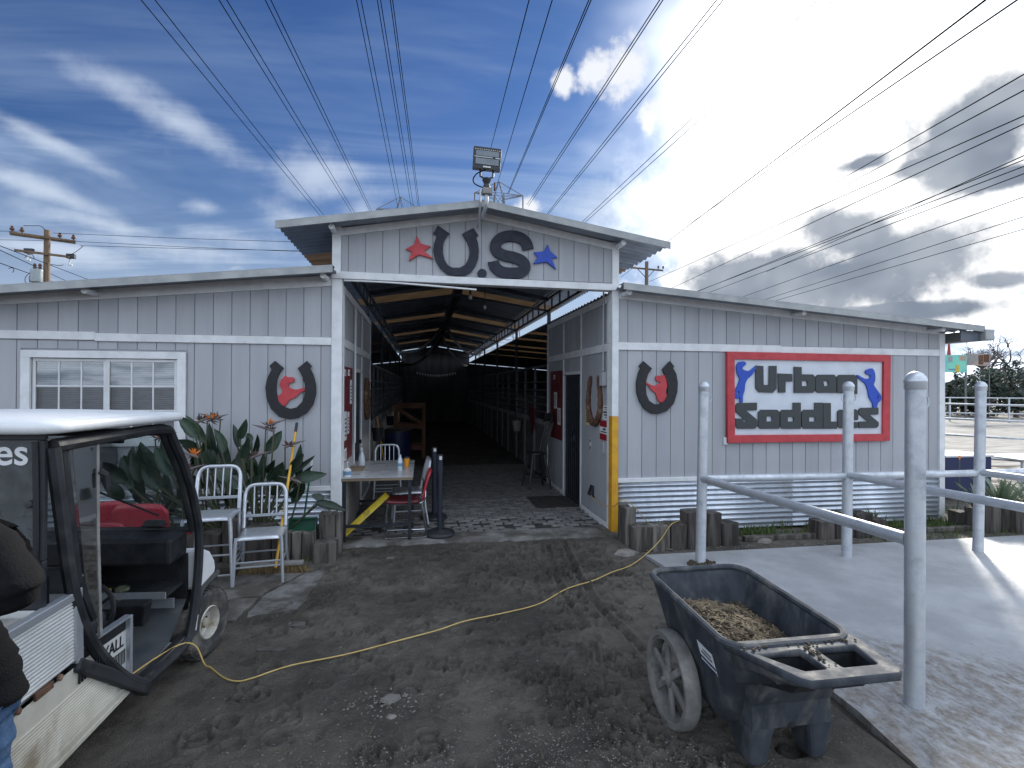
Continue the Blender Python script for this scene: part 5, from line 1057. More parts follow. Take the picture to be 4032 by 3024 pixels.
# body skirt below the bed
def sk(u, v):
    z = .30+.375*v; yf = 3.16-.50*min(1, max(0, (v-.02)/.98))**.9; y = 1.02+(yf-1.02)*u
    rib = (.006*(1-abs(((v*26) % 1)*2-1)**3) if .22 < v < .72 else (.006 if (v*9) % 1 < .5 and v < .2 else 0)); return (CX1-.012+rib+.02*v, y, z)
MB().grid(sk, 30, 160).build('skirt_panel', 'skirt', gc, solid=.004)
for k in range(9): MB().box((CX1+.010, 2.60+k*.02, .59), (CX1+.0165, 2.608+k*.02, .655-.004*k)).build('vent_slot', 'black_paint', gc)
MB().hexa([(CX1-.03, 2.56, .665), (CX1+.03, 2.56, .665), (CX1+.03, 3.18, .205), (CX1-.03, 3.18, .205), (CX1-.03, 2.60, .71), (CX1+.028, 2.60, .71), (CX1+.028, 3.23, .265), (CX1-.03, 3.23, .265)]).build('step_guard', 'black_plastic', gc, bev=.012)

# the cart stands about six degrees off square to the barn: turn it so, front wheel fixed
def turn(v):
    y = v.y; q = 1/(1.48/y+.11); y2 = q*1.897 if y > .5 else y; k = y2/y; f = min(1, max(0, (v.z-.03)/.17)); z = v.z+((1.9+(v.z-1.9)*k)-v.z)*f
    y2 = y2 if y > 2.2 else y2
    return Vector((v.x-.01-.11*(3.7-y2), y2+.11*(-1.48-v.x), z))
for ch_ in list(gc.children_recursive):
    if ch_.name.split('.')[0] in ('wheel', 'lug_nut') or (ch_.parent and ch_.parent.name.startswith('wheel')): continue
    M_ = ch_.matrix_basis.copy(); me_ = ch_.data
    for v_ in me_.vertices: v_.co = turn(M_ @ v_.co)
    ch_.matrix_basis = Matrix.Identity(4)
    if ch_.parent: ch_.matrix_parent_inverse = (gc.matrix_basis.inverted() if ch_.parent == gc else Matrix.Identity(4))
for ch_ in gc.children:
    if ch_.name.startswith('wheel'): l_ = ch_.location; ch_.location = (l_.x+(-.11*(4.03-l_.y)), l_.y+.11*(-1.48-l_.x), l_.z); ch_.rotation_euler.z += -.11

# ================================================================== person standing by the cart, arms folded, facing the camera
pe = thing('person', 'person in black hooded top and blue jeans standing with folded arms', 'person', (-1.43, 1.92, 0))
PX, PY = -1.445, 1.83
SX = -.05           # leaning back towards the cart
def skin_body():
    J = dict(pel=(PX, PY+.01, .98), sp=(PX+SX*.4, PY+.015, 1.18), ch=(PX+SX*.8, PY+.005, 1.38), nk=(PX+SX, PY, 1.56), hd=(PX+SX, PY-.02, 1.66), ht=(PX+SX, PY-.01, 1.74),
             hr=(PX-.10, PY+.01, .95), kr=(PX-.115, PY-.02, .52), ar=(PX-.115, PY+.02, .10), tr=(PX-.13, PY-.14, .04), hl=(PX+.115, PY+.01, .95), kl=(PX+.19, PY-.03, .52), al=(PX+.20, PY+.02, .10), tl=(PX+.23, PY-.14, .04),
             sr=(PX+SX-.19, PY, 1.45), er=(PX+SX-.27, PY-.10, 1.26), wr=(PX-.06, PY-.20, 1.32), sl=(PX+SX+.19, PY, 1.45), el=(PX+.345, PY-.11, 1.30), wl=(PX+.0, PY-.17, 1.285))
    Rd = dict(pel=.135, sp=.125, ch=.135, nk=.062, hd=.07, ht=.05, hr=.10, kr=.07, ar=.052, tr=.042, hl=.10, kl=.07, al=.052, tl=.042, sr=.085, er=.074, wr=.05, sl=.085, el=.07, wl=.05)
    E = [('pel', 'sp'), ('sp', 'ch'), ('ch', 'nk'), ('nk', 'hd'), ('hd', 'ht'), ('pel', 'hr'), ('hr', 'kr'), ('kr', 'ar'), ('ar', 'tr'), ('pel', 'hl'), ('hl', 'kl'), ('kl', 'al'), ('al', 'tl'), ('ch', 'sr'), ('sr', 'er'), ('er', 'wr'), ('ch', 'sl'), ('sl', 'el'), ('el', 'wl')]
    K = list(J); me = bpy.data.meshes.new('body'); me.from_pydata([J[k] for k in K], [(K.index(a), K.index(b)) for a, b in E], [])
    o = bpy.data.objects.new('body', me); col.objects.link(o); md = o.modifiers.new('skin', 'SKIN'); md.use_smooth_shade = True
    for i, k in enumerate(K): me.skin_vertices[0].data[i].radius = (Rd[k], Rd[k]); me.skin_vertices[0].data[i].use_root = (k == 'pel')
    sb_ = o.modifiers.new('sub', 'SUBSURF'); sb_.levels = 4; sb_.render_levels = 4
    dg = bpy.context.evaluated_depsgraph_get(); out = bpy.data.meshes.new_from_object(o.evaluated_get(dg)); bpy.data.objects.remove(o)
    for v in out.vertices:                                   # cloth folds and a broad, flatter trunk
        c = v.co; d = Vector((c.x-PX-SX*min(1, max(0, (c.z-.98)/.5)), c.y-PY, 0))
        f = float(fbm(np.array(c.x*7+c.z*9), np.array(c.z*16-c.x*6), 5, 4))*.045 if c.z < 1.5 else 0
        if .88 < c.z < 1.5 and abs(d.x) < .2 and d.y > -.15: c.x += d.x*.40*min(1, (c.z-.88)/.08, (1.5-c.z)/.05)
        if d.length > .02: c += d.normalized()*f
    out.materials.clear()
    for m in ('hoodie', 'jeans', 'skin', 'black_paint'): out.materials.append(MATS[m])
    for p in out.polygons:
        z = p.center.z; p.use_smooth = True; p.material_index = 3 if z < .09 else (1 if z < .945 else (0 if z < 1.53 else 2))
    return link('body', out, None, pe)
body = skin_body()
wbd = MB().lathe([(.140, .905), (.152, .92), (.155, .955), (.148, .98)], 32, (0, 0, 0), caps=False); wbd.v = [(PX+x*1.34, PY+.01+y*1.0, z+.008*math.sin(9*math.atan2(y, x))) for x, y, z in wbd.v]; wbd.build('waistband', 'hoodie', pe, smooth=True, solid=.012)
pk = MB().tube(smooth_path([(PX+.10, PY-.115, .90), (PX+.15, PY-.10, .83), (PX+.205, PY-.04, .79)], 5), .003, 5).build('pocket_seam', 'jeans', pe)
def hand(w, d, n):                                            # palm and five curled fingers resting on the other sleeve
    w = Vector(w); d = Vector(d).normalized(); n = Vector(n).normalized(); s = d.cross(n)
    h = MB().tube([w-d*.02, w+d*.02, w+d*.06, w+d*.095], [.026, .033, .036, .028], 10, ry=.55)
    for i, (L, q) in enumerate(((.062, -.026), (.074, -.009), (.068, .009), (.052, .026))):
        b = w+d*.09+s*q; h.tube([b, b+d*L*.45-n*.004, b+d*L*.75-n*.018, b+d*L*.85-n*.038], [.0095, .009, .0085, .006], 7)
    b = w+d*.02+s*-.03; h.tube([b, b+d*.03-s*.022, b+d*.06-s*.026-n*.008], [.012, .0105, .007], 7)
    return h.build('hand', 'skin', pe, smooth=True)
hand((PX-.05, PY-.20, 1.322), (1, -.05, .10), (0, -1, .1)); hand((PX-.06, PY-.17, 1.27), (-1, .02, -.05), (0, -1, .1))
def head_fn(u, v):
    a = 2*math.pi*u; b = math.pi*v; f = math.sin(b)*math.cos(a); s = math.sin(b)*math.sin(a); z = math.cos(b); k = 1+.10*max(0, f)*max(0, -z)
    nose = .024*math.exp(-((s/.16)**2)-(((z+.12)/.16)**2))*(f > 0); eye = -.012*math.exp(-(((abs(s)-.36)/.14)**2)-(((z-.08)/.10)**2))*(f > 0); mo = -.006*math.exp(-((s/.3)**2)-(((z+.48)/.05)**2))*(f > 0)
    return (PX+SX+.076*s*(1-.12*max(0, -z)), PY-.03-(.098+nose+eye+mo)*f*k, 1.715+.122*z)
MB().grid(head_fn, 41, 29).build('head', 'skin', pe, smooth=True)
MB().grid(lambda u, v: (lambda a, b: (PX+SX+.085*math.sin(b)*math.sin(a), PY-.022-.106*math.sin(b)*math.cos(a), 1.722+.127*math.cos(b)))(R_(70)+R_(220)*u, R_(2)+R_(105)*v), 24, 12).build('hair', 'hair', pe, smooth=True, solid=.01)
for sx in (-1, 1):
    MB().lathe([(.004, -.006), (.022, -.004), (.024, .004), (.008, .008)], 12, (PX+SX+sx*.078, PY-.02, 1.70), 'X').build('ear', 'skin', pe, smooth=True); MB().lathe([(.001, -.008), (.010, -.004), (.012, 0), (.010, .006)], 10, (PX+SX+sx*.028, PY-.108, 1.727), 'Y').build('eye', 'print', pe, smooth=True)
# ================================================================== muck cart
mc = thing('muck_cart', 'large black plastic two-wheeled muck cart half full of manure', 'cart', (1.75, 2.65, 0))
def rrect(x0, x1, y0, y1, r, n=6):
    out = []
    for cx, cy, a0 in ((x1-r, y1-r, 0), (x0+r, y1-r, 90), (x0+r, y0+r, 180), (x1-r, y0+r, 270)):
        for i in range(n+1): a = R_(a0+90*i/n); out.append((cx+r*math.cos(a), cy+r*math.sin(a)))
    return out
def secs(z):      # tub cross-section at a height: x0,x1,y0,y1,r
    T = [(.20, 1.53, 1.98, 2.47, 2.86, .07), (.24, 1.505, 2.0, 2.43, 2.93, .08), (.45, 1.465, 2.02, 2.33, 3.06, .09), (.66, 1.42, 2.045, 2.235, 3.155, .105), (.705, 1.41, 2.055, 2.215, 3.17, .11)]
    for a, b in zip(T, T[1:]):
        if z <= b[0]: k = (z-a[0])/(b[0]-a[0]); return tuple(p+(q-p)*k for p, q in zip(a[1:], b[1:]))
    return T[-1][1:]
tilt = lambda x, y, z: (x+.02*(y-2.7), y, z+.03*(y-2.2)*(z/.7))
def loft(zs, grow=0.0, flip=False):
    m = MB(); rings = []
    for z in zs:
        x0, x1, y0, y1, r = secs(z); rings.append([tilt(x, y, z) for x, y in rrect(x0-grow, x1+grow, y0-grow, y1+grow, r+grow)])
    n = len(rings[0]); m.v = [p for r in rings for p in r]
    for i in range(len(rings)-1):
        for j in range(n): a, b = i*n+j, i*n+(j+1) % n; f = (a, b, b+n, a+n); m.f.append(f[::-1] if flip else f)
    m.f.append(tuple(range(n)) if flip else tuple(range(n))[::-1]); return m, rings
m, rings = loft([.20, .24, .31, .38, .45, .52, .59, .66, .705])
tub = m.build('tub', 'cart_tub', mc, smooth=True, solid=.008)
rp = [Vector(p) for p in rings[-1]]; rp = [p+Vector((0, 0, -.002)) for p in rp]
MB().tube(rp+[rp[0], rp[1]], .019, 8, caps=False).build('rim', 'cart_tub', mc, smooth=True)
# handle tray with two wells
zh = .705
def hz(y): return zh-.03*(2.2-y)+.0
oc = [(1.415, 2.27), (2.05, 2.27), (2.055, 2.21), (2.015, 1.945), (1.985, 1.92), (1.575, 1.92), (1.545, 1.945)]
h1 = [(1.475, 2.165), (1.715, 2.165), (1.715, 2.00), (1.70, 1.985), (1.60, 1.985), (1.585, 2.00)]; h2 = [(1.775, 2.165), (2.0, 2.165), (1.965, 2.0), (1.95, 1.985), (1.785, 1.985), (1.775, 2.0)]
hm = flat_mesh('handle_tray', [[(a, b) for a, b in oc], h1, h2], .036, .008)
ht = link('handle_tray', hm, 'cart_tub', mc); ht.matrix_basis = Matrix.Translation((0, 0, .69)); ht.matrix_parent_inverse = mc.matrix_basis.inverted()
def well(h):
    n = len(h); cx = sum(p[0] for p in h)/n; cy = sum(p[1] for p in h)/n+.04; b = [(cx+(x-cx)*.8, max(cy+(y-cy)*.7, 2.06)) for x, y in h]
    MB().add([(x, y, .676) for x, y in h]+[(x, y, .575) for x, y in b], [(i, n+i, n+(i+1) % n, (i+1) % n) for i in range(n)]+[tuple(range(n, 2*n))]).build('well', 'black_paint', mc, solid=.003)
well(h1); well(h2)
# moulded underside sweeping from the handle down to the legs
us = MB(); sec_ = [[(1.43, 2.26, .672), (1.555, 1.945, .672), (1.985, 1.945, .672), (2.04, 2.26, .672)], [(1.45, 2.28, .60), (1.55, 2.05, .625), (1.985, 2.05, .625), (2.03, 2.28, .60)], [(1.485, 2.40, .45), (1.55, 2.24, .52), (1.985, 2.24, .52), (2.02, 2.40, .45)], [(1.53, 2.56, .30), (1.585, 2.33, .36), (2.01, 2.33, .36), (2.02, 2.56, .30)], [(1.555, 2.60, .20), (1.61, 2.36, .22), (2.04, 2.36, .22), (2.05, 2.60, .20)]]
for s_ in sec_: us.v += s_
for i in range(4):
    for j in range(3): a = i*4+j; us.f.append((a, a+1, a+5, a+4)[::-1])
us.f.append((16, 17, 18, 19)[::-1]); us.build('underside', 'cart_tub', mc, bev=.02, solid=.006)
for x0, x1 in ((1.585, 1.745), (1.925, 2.07)):
    MB().hexa([(x0+.045, 2.40, .004), (x1-.025, 2.40, .004), (x1-.03, 2.52, .004), (x0+.04, 2.52, .004), (x0, 2.365, .235), (x1, 2.365, .235), (x1, 2.60, .225), (x0, 2.60, .225)]).build('foot', 'cart_tub', mc, bev=.02)
MB().box((1.80, 2.352, .215), (1.835, 2.372, .33)).build('rib', 'black_paint', mc, bev=.004)
def mwheel(x, s):
    t = MB().lathe([(.214, -.03), (.222, -.042), (.245, -.044), (.255, -.03), (.257, 0), (.255, .03), (.245, .044), (.222, .042), (.214, .03)], 44, (0, 0, 0), 'X', caps=False)
    wv = t.build('wheel', 'wheel_mud', mc, smooth=True)
    MB().lathe([(.214, .03), (.206, .034), (.199, .02), (.199, -.02), (.206, -.034), (.214, -.03)], 36, (0, 0, 0), 'X', caps=False).build('rim', 'wheel_mud', wv, smooth=True)
    for k in range(6):
        a = k*math.pi/3+.35; c, d = math.cos(a), math.sin(a); MB().bar((.012, c*.03, d*.03), (.012, c*.205, d*.205), .042, .024, (1, 0, 0)).build('spoke', 'wheel_mud', wv, bev=.008)
    MB().lathe([(.045, -.03), (.045, .03), (.03, .042), (.014, .045), (.012, .06), (.002, .062)], 18, (0, 0, 0), 'X').build('hub', 'wheel_mud', wv, smooth=True)
    wv.location = (x, 2.80, .257); wv.rotation_euler = (R_(20), 0, math.pi if s < 0 else R_(3))
mwheel(1.405, -1); mwheel(2.11, 1)
MB().tube([(1.40, 2.80, .257), (2.11, 2.80, .257)], .013, 8).build('axle', 'dark_steel', mc)
def lab(u, v):
    z = .47+.10*v; y = 2.40+.15*u+.0; x0, x1, y0, y1, r = secs(z); return tilt(x0-.0075, y+.02*v, z)
lb = MB().grid(lab, 2, 2).build('label', 'paper', mc, solid=.0012)
def lb2(a, b, c, d, m): MB().grid(lambda u, v: (lambda p: (p[0]-.0013, p[1], p[2]))(lab(a+(b-a)*u, c+(d-c)*v)), 2, 2).build('label_print', m, lb)
lb2(.0, 1, .0, .12, 'tarp_blue'); lb2(.0, 1, .22, .36, 'tarp_blue'); lb2(.12, .85, .52, .62, 'print'); lb2(.12, .7, .72, .80, 'print')
# manure heap
def heap(u, v):
    a, b = 2*u-1, 2*v-1; z = .475+.115*math.exp(-((a+.25)**2)*1.1-((b-.10)**2)*1.3)+.03*v
    x0, x1, y0, y1, r = secs(z-.03); x0 += .014; x1 -= .014; y0 += .014; y1 -= .014; x = x0+(x1-x0)*u; y = y0+(y1-y0)*v
    z += float(fbm(np.array(x*14), np.array(y*14), 9, 4))*.05+float(fbm(np.array(x*60), np.array(y*60), 19, 2))*.02
    cxm = (x0+x1)/2; cym = (y0+y1)/2; k = 1-.07*(abs(a)*abs(b))**3
    return tilt(cxm+(x-cxm)*k, cym+(y-cym)*k, z)
hp = tag(MB().grid(heap, 70, 100).build('manure', 'manure', smooth=True), 'heap of brown manure and straw in the black cart', 'manure', kind='stuff')
fl_ = MB()
for k in range(3000):
    u, v = rr.uniform(.05, .95), rr.uniform(.05, .95)
    p = Vector(heap(u, v)); a = rr.uniform(0, 6.3); L = rr.uniform(.006, .024); wd = rr.uniform(.0012, .004); d = Vector((math.cos(a), math.sin(a), rr.uniform(-.3, .5)))*L; s = Vector((-math.sin(a), math.cos(a), rr.uniform(-.3, .3)))*wd; p.z += .005
    fl_.add([p-d-s, p+d-s, p+d+s, p-d+s], [(0, 1, 2, 3)])
tag(fl_.build('straw_litter', 'straw'), 'pale straw bits lying on the manure heap', 'straw', kind='stuff')
db = MB()
for k in range(38):
    u, v = rr.uniform(.08, .92), rr.uniform(.1, .92); p = heap(u, v); r = rr.uniform(.010, .024); db.lathe([(.2*r, -.8*r), (.9*r, -.3*r), (r, .2*r), (.6*r, .75*r), (.1*r, .9*r)], 8, (p[0], p[1], p[2]+r*.25))
tag(db.build('dung', 'dung', smooth=True), 'dark dung lumps on the manure heap', 'dung', kind='stuff')
cr_ = MB()
for k in range(60):
    t_ = rr.random(); x, y = (rr.uniform(1.45, 2.03), rr.uniform(2.175, 2.205)) if t_ < .5 else (rr.uniform(1.725, 1.765), rr.uniform(2.0, 2.17)); r = rr.uniform(.003, .010); cr_.lathe([(.3*r, -.5*r), (r, 0), (.6*r, .6*r)], 6, (x, y, .711+r*.3))
tag(cr_.build('crumbs', 'dung'), 'manure crumbs on the cart handle', 'dung', kind='stuff')
# ================================================================== pipe hitching rail
hr = thing('hitching_rail', 'galvanised pipe hitching rail with domed posts on the concrete pad', 'hitching rail', (4.5, 4, .012))
HP = [((2.952, 5.24), (2.985, 5.24), 1.95, [(1, 0)]), ((4.714, 5.22), (4.735, 5.22), 1.96, [(1, 0), (-1, 0)]), ((2.914, 2.715), (2.92, 2.715), 1.985, [(1, 0)]), ((6.39, 5.15), (6.43, 5.15), 1.97, []), ((4.80, 2.68), (4.80, 2.68), 1.96, []), ((6.55, 2.66), (6.55, 2.66), 1.96, []), ((8.15, 5.1), (8.15, 5.1), 1.96, [])]
for (bx, by), (tx, ty), zt, rg in HP:
    p = MB().tube([(bx, by, .0), (bx+(tx-bx)*.5, by, zt*.5), (tx, ty, zt-.06)], .0525, 24).build('post', 'galv', hr, smooth=True)
    MB().lathe([(.0535, -.075), (.0575, -.07), (.0575, -.035), (.060, -.03), (.060, -.022), (.053, .0), (.036, .022), (.012, .033), (.001, .034)], 24, (tx, ty, zt-.015)).build('cap', 'galv', p, smooth=True)
    for sx, _ in rg:
        MB().tube([(tx+sx*(.062+.03*math.cos(a)), ty-.02*0, zt-.165+.042*math.sin(a)) for a in np.linspace(0, 2*math.pi, 17)], .0055, 6, caps=False).build('tie_ring', 'galv', p, smooth=True)
for a, b in (((2.97, 5.24, .925), (2.917, 2.715, .985)), ((2.97, 5.24, .925), (4.725, 5.22, .915)), ((4.725, 5.22, .915), (6.41, 5.15, .92)), ((4.725, 5.22, .925), (4.80, 2.68, .96)), ((6.41, 5.15, .93), (6.55, 2.66, .96)), ((6.41, 5.15, .92), (8.15, 5.1, .93))):
    a, b = Vector(a), Vector(b); d = (b-a).normalized()*.045; MB().tube([a+d, b-d], .0395, 18).build('rail', 'galv', hr, smooth=True)
    for q in (a+d, b-d): MB().tube([q-d*.35, q+d*.05 if q == a+d else q-d*.05], .044, 14).build('weld_collar', 'galv', hr, smooth=True)
dg_ = MB()
for k in range(46):
    a = rr.uniform(2.0, 7.2); rd = rr.uniform(.055, .14); r = rr.uniform(.012, .035); dg_.lathe([(.2*r, -.6*r), (.95*r, -.1*r), (.8*r, .45*r), (.2*r, .8*r)], 7, (2.95+rd*math.cos(a)*1.2, 5.24+rd*math.sin(a)*.5, .012+r*.45))
tag(dg_.build('dung_pile', 'dung', smooth=True), 'brown dung heaped round the foot of the first hitching post', 'dung', kind='stuff')

# ================================================================== weathered timber stubs
def log(xl, xr, ft, yb, label, m='log', group='timber stubs', dd=1.0, back=0.0):
    g = gnd((xl+xr)/2, yb); Y = g.y+back
    x0, x1 = fac(xl, yb, Y).x, fac(xr, yb, Y).x; zt = fac((xl+xr)/2, ft, Y).z; wd = x1-x0; dp = max(.12, min(.22, wd))*dd; n = 6
    t = MB(); oc = [(-.5, -.42), (-.42, -.5), (.42, -.5), (.5, -.42), (.5, .42), (.42, .5), (-.42, .5), (-.5, .42)]; cx, cy = (x0+x1)/2, Y+dp/2; sd_ = rr.randint(0, 999)
    for i in range(n):
        z = -.06+(zt+.06)*i/(n-1)
        for j, (a, b) in enumerate(oc):
            k = 1+.10*(float(vnoise(np.array(a*3+sd_), np.array(b*3+z*2.2), sd_))-.5); t.v.append((cx+a*wd*k, cy+b*dp*k, z+(rr.uniform(-.012, .012) if i == n-1 else 0)))
    for i in range(n-1):
        for j in range(8): p, q = i*8+j, i*8+(j+1) % 8; t.f.append((p, q, q+8, p+8))
    c = len(t.v); t.v.append((cx, cy, zt+.006)); t.f += [((n-1)*8+j, (n-1)*8+(j+1) % 8, c) for j in range(8)]
    return tag(t.build('timber_post', m, org=(cx, cy, 0)), label, 'post', group)
q8 = lambda x0, x1, a, b: (2400+.27125*x0, 2400+.27125*x1, 1900+.27125*a, 1900+.27125*b)
LT, LS = 'tall weathered timber stub in the edging beside the yellow corner post', 'short weathered timber stub in the edging along the corrugated skirt'
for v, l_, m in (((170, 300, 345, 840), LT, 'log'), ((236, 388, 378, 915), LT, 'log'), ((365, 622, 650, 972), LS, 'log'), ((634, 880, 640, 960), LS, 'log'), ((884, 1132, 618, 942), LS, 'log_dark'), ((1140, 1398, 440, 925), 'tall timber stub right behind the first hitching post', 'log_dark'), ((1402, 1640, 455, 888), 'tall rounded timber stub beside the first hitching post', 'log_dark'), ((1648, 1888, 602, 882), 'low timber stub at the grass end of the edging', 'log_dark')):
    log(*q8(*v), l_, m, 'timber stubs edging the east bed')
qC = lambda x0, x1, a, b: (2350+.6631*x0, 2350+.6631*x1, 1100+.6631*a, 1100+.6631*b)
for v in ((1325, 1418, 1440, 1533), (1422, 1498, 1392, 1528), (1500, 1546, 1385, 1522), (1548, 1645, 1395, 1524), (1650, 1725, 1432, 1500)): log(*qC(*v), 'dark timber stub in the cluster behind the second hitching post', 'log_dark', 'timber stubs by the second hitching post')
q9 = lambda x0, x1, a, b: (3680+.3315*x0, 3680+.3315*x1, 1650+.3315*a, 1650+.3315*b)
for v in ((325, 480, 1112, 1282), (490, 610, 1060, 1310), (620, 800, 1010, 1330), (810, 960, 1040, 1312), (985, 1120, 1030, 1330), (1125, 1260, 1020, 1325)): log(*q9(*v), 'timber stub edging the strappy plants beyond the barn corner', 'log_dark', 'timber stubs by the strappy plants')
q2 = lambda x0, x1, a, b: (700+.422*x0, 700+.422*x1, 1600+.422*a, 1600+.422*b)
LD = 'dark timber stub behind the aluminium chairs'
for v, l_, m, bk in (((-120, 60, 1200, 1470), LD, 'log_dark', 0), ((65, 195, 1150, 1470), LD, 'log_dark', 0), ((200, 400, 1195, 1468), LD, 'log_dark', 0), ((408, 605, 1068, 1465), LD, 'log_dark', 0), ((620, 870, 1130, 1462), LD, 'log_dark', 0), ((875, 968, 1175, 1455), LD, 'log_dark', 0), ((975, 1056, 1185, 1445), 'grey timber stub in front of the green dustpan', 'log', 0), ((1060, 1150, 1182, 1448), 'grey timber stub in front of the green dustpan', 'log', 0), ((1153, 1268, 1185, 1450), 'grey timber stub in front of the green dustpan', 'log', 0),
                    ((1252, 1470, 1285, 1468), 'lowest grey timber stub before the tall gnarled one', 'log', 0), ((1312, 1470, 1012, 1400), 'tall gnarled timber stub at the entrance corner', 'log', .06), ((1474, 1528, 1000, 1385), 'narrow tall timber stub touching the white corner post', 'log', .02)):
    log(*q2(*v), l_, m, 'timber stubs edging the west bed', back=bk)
tag(MB().hexa([(-4.6, 6.05, -.05), (-1.12, 6.30, -.05), (-1.12, 6.53, -.05), (-4.6, 6.53, -.05), (-4.6, 6.1, .27), (-1.12, 6.34, .22), (-1.12, 6.53, .26), (-4.6, 6.53, .30)]).build('planting_bed', 'grout'), 'dark soil of the raised bed', kind='structure')
tag(MB().hexa([(2.56, 6.05, -.05), (3.85, 6.1, -.05), (3.85, 6.53, -.05), (2.56, 6.53, -.05), (2.56, 6.1, .10), (3.85, 6.2, .04), (3.85, 6.53, .07), (2.56, 6.53, .12)]).build('planting_bed', 'grout'), 'dark soil behind the timber stubs', kind='structure')
tag(MB().box((4.0, 6.02, -.03), (7.4, 6.10, .035)).build('timber_sleeper', 'log', bev=.01), 'low weathered timber lying along the grass strip', 'timber')

# ================================================================== bird of paradise
def unit_leaf(k, fold, bend):
    m = MB(); N = 9; rows = []
    for i in range(N):
        t = i/(N-1); wd = .5*(math.sin(math.pi*min(1, t*.94+.06)**.80))**.75*(1 if t < .999 else 0); z = bend*math.sin(t*1.5)*t
        rows.append((-wd*(1+.05*math.sin(i*k)), t, z+fold*wd)); rows.append((0, t, z)); rows.append((wd*(1+.05*math.cos(i*k)), t, z+fold*wd))
    m.v = rows
    for i in range(N-1):
        for j in range(2): a = i*3+j; m.f.append((a, a+1, a+4, a+3))
    me = bpy.data.meshes.new('leaf'); me.from_pydata(m.v, [], m.f); me.materials.append(MATS['leaf']); me.polygons.foreach_set('use_smooth', [True]*len(me.polygons)); return me
LEAF = [unit_leaf(1.7, .35, -.10), unit_leaf(2.9, .55, .06), unit_leaf(.8, .25, -.18), unit_leaf(4.1, .75, .0)]
def add_leaf(parent, b, t, wd, roll=None):
    b = Vector(b); t = Vector(t); y = (t-b); L = y.length; y.normalize(); view = (CAM-b).normalized(); x = y.cross(view); x = x.normalized() if x.length > 1e-3 else Vector((1, 0, 0))
    roll = rr.gauss(0, .55) if roll is None else roll; x = Quaternion(y, roll) @ x; z = x.cross(y)
    o = link('leaf', rr.choice(LEAF), None, parent); M = Matrix((x*wd, y*L, z*L*.5+z*wd*.5)).transposed().to_4x4(); M.translation = b; o.matrix_basis = M; o.matrix_parent_inverse = parent.matrix_basis.inverted(); return o
def add_stem(parent, a, b, r=.011):
    a = Vector(a); b = Vector(b); mid = a.lerp(b, .5)+Vector((rr.uniform(-.03, .03), rr.uniform(-.03, .03), .0)); MB().tube(smooth_path([a, mid, b], 4), [r*1.3-(r*.5)*i/8 for i in range(9)], 6).build('stem', 'leaf_stem', parent, smooth=True)
bp = thing('bird_of_paradise', 'dense bird of paradise plant with orange flowers against the siding', 'plant', (-2.0, 6.34, .25))
p2 = lambda x, y, Y: fac(700+.422*x, 1600+.422*y, Y)
LV = [(165,290,0,90,90),(250,330,70,80,80),(150,470,-10,310,110),(560,380,528,160,58),(575,300,642,130,66),(600,480,655,280,70),(620,620,600,360,105),(560,640,545,475,125),(690,450,737,255,55),(830,435,972,225,92),(840,620,912,490,62),(900,690,985,515,130),(1060,580,1180,435,72),(1090,690,1382,625,95),(1060,610,1287,470,50),(1030,830,1180,690,120),(660,760,770,640,85),(740,775,830,710,110),(1290,905,1575,968,75),(1362,870,1245,825,62),(260,590,190,400,115),(330,590,300,380,105),(780,690,800,440,66),(410,440,335,205,80),(690,330,640,245,60),(980,690,1110,560,80),(1010,760,1265,540,60),(460,560,380,300,85),(30,620,-120,420,110),(120,700,-60,560,120),(240,760,90,640,110),(-60,640,-210,380,105),(-160,760,-330,520,110),(-260,700,-420,420,110),(-330,820,-480,600,110),(-420,760,-560,470,100),(-90,560,-150,300,85),(-320,600,-350,330,90),(-480,700,-700,520,110),(420,700,470,540,95),(520,780,440,650,100),(860,820,930,690,95)]
roots = [Vector((rr.uniform(-3.2, -1.35), rr.uniform(6.28, 6.42), .22)) for k in range(14)]
for i, (bx, by, tx, ty, wd) in enumerate(LV):
    Y = 6.36-.30*rr.random()
    b = p2(bx, by, Y); t = p2(tx, ty, Y-rr.uniform(-.06, .14)); add_leaf(bp, b, t, wd*.422*Y/FPX*1.12, rr.gauss(0, .35))
    r0 = min(roots, key=lambda q: abs(q.x-(b.x*.55-.45*1.9))+rr.uniform(0, .5)); add_stem(bp, r0, b)
for k in range(26):          # leaves deeper in the clump
    x = rr.uniform(-3.3, -1.35); z = rr.uniform(.55, 1.15)-.25*abs(x+2.1); b = Vector((x, rr.uniform(6.3, 6.46), z)); d = Vector((rr.gauss(0, .35)+(x+2.1)*.25, rr.uniform(-.25, .05), 1)).normalized()*rr.uniform(.25, .42); t = b+d
    t.y = min(t.y, 6.50); add_leaf(bp, b, t, rr.uniform(.10, .16)); add_stem(bp, rr.choice(roots), b, .010)
def spike(m, o, d, L, wd): d = Vector(d).normalized(); s = d.cross(Vector((.3, -1, .2))).normalized()*wd; o = Vector(o); n = s.cross(d).normalized()*wd*.5; m.add([o-s*.4, o+s*.4, o+d*L*.45+s, o+d*L, o+d*L*.45-s, o+d*L*.3+n], [(0, 1, 2, 5), (0, 5, 4), (5, 2, 3), (5, 3, 4)])
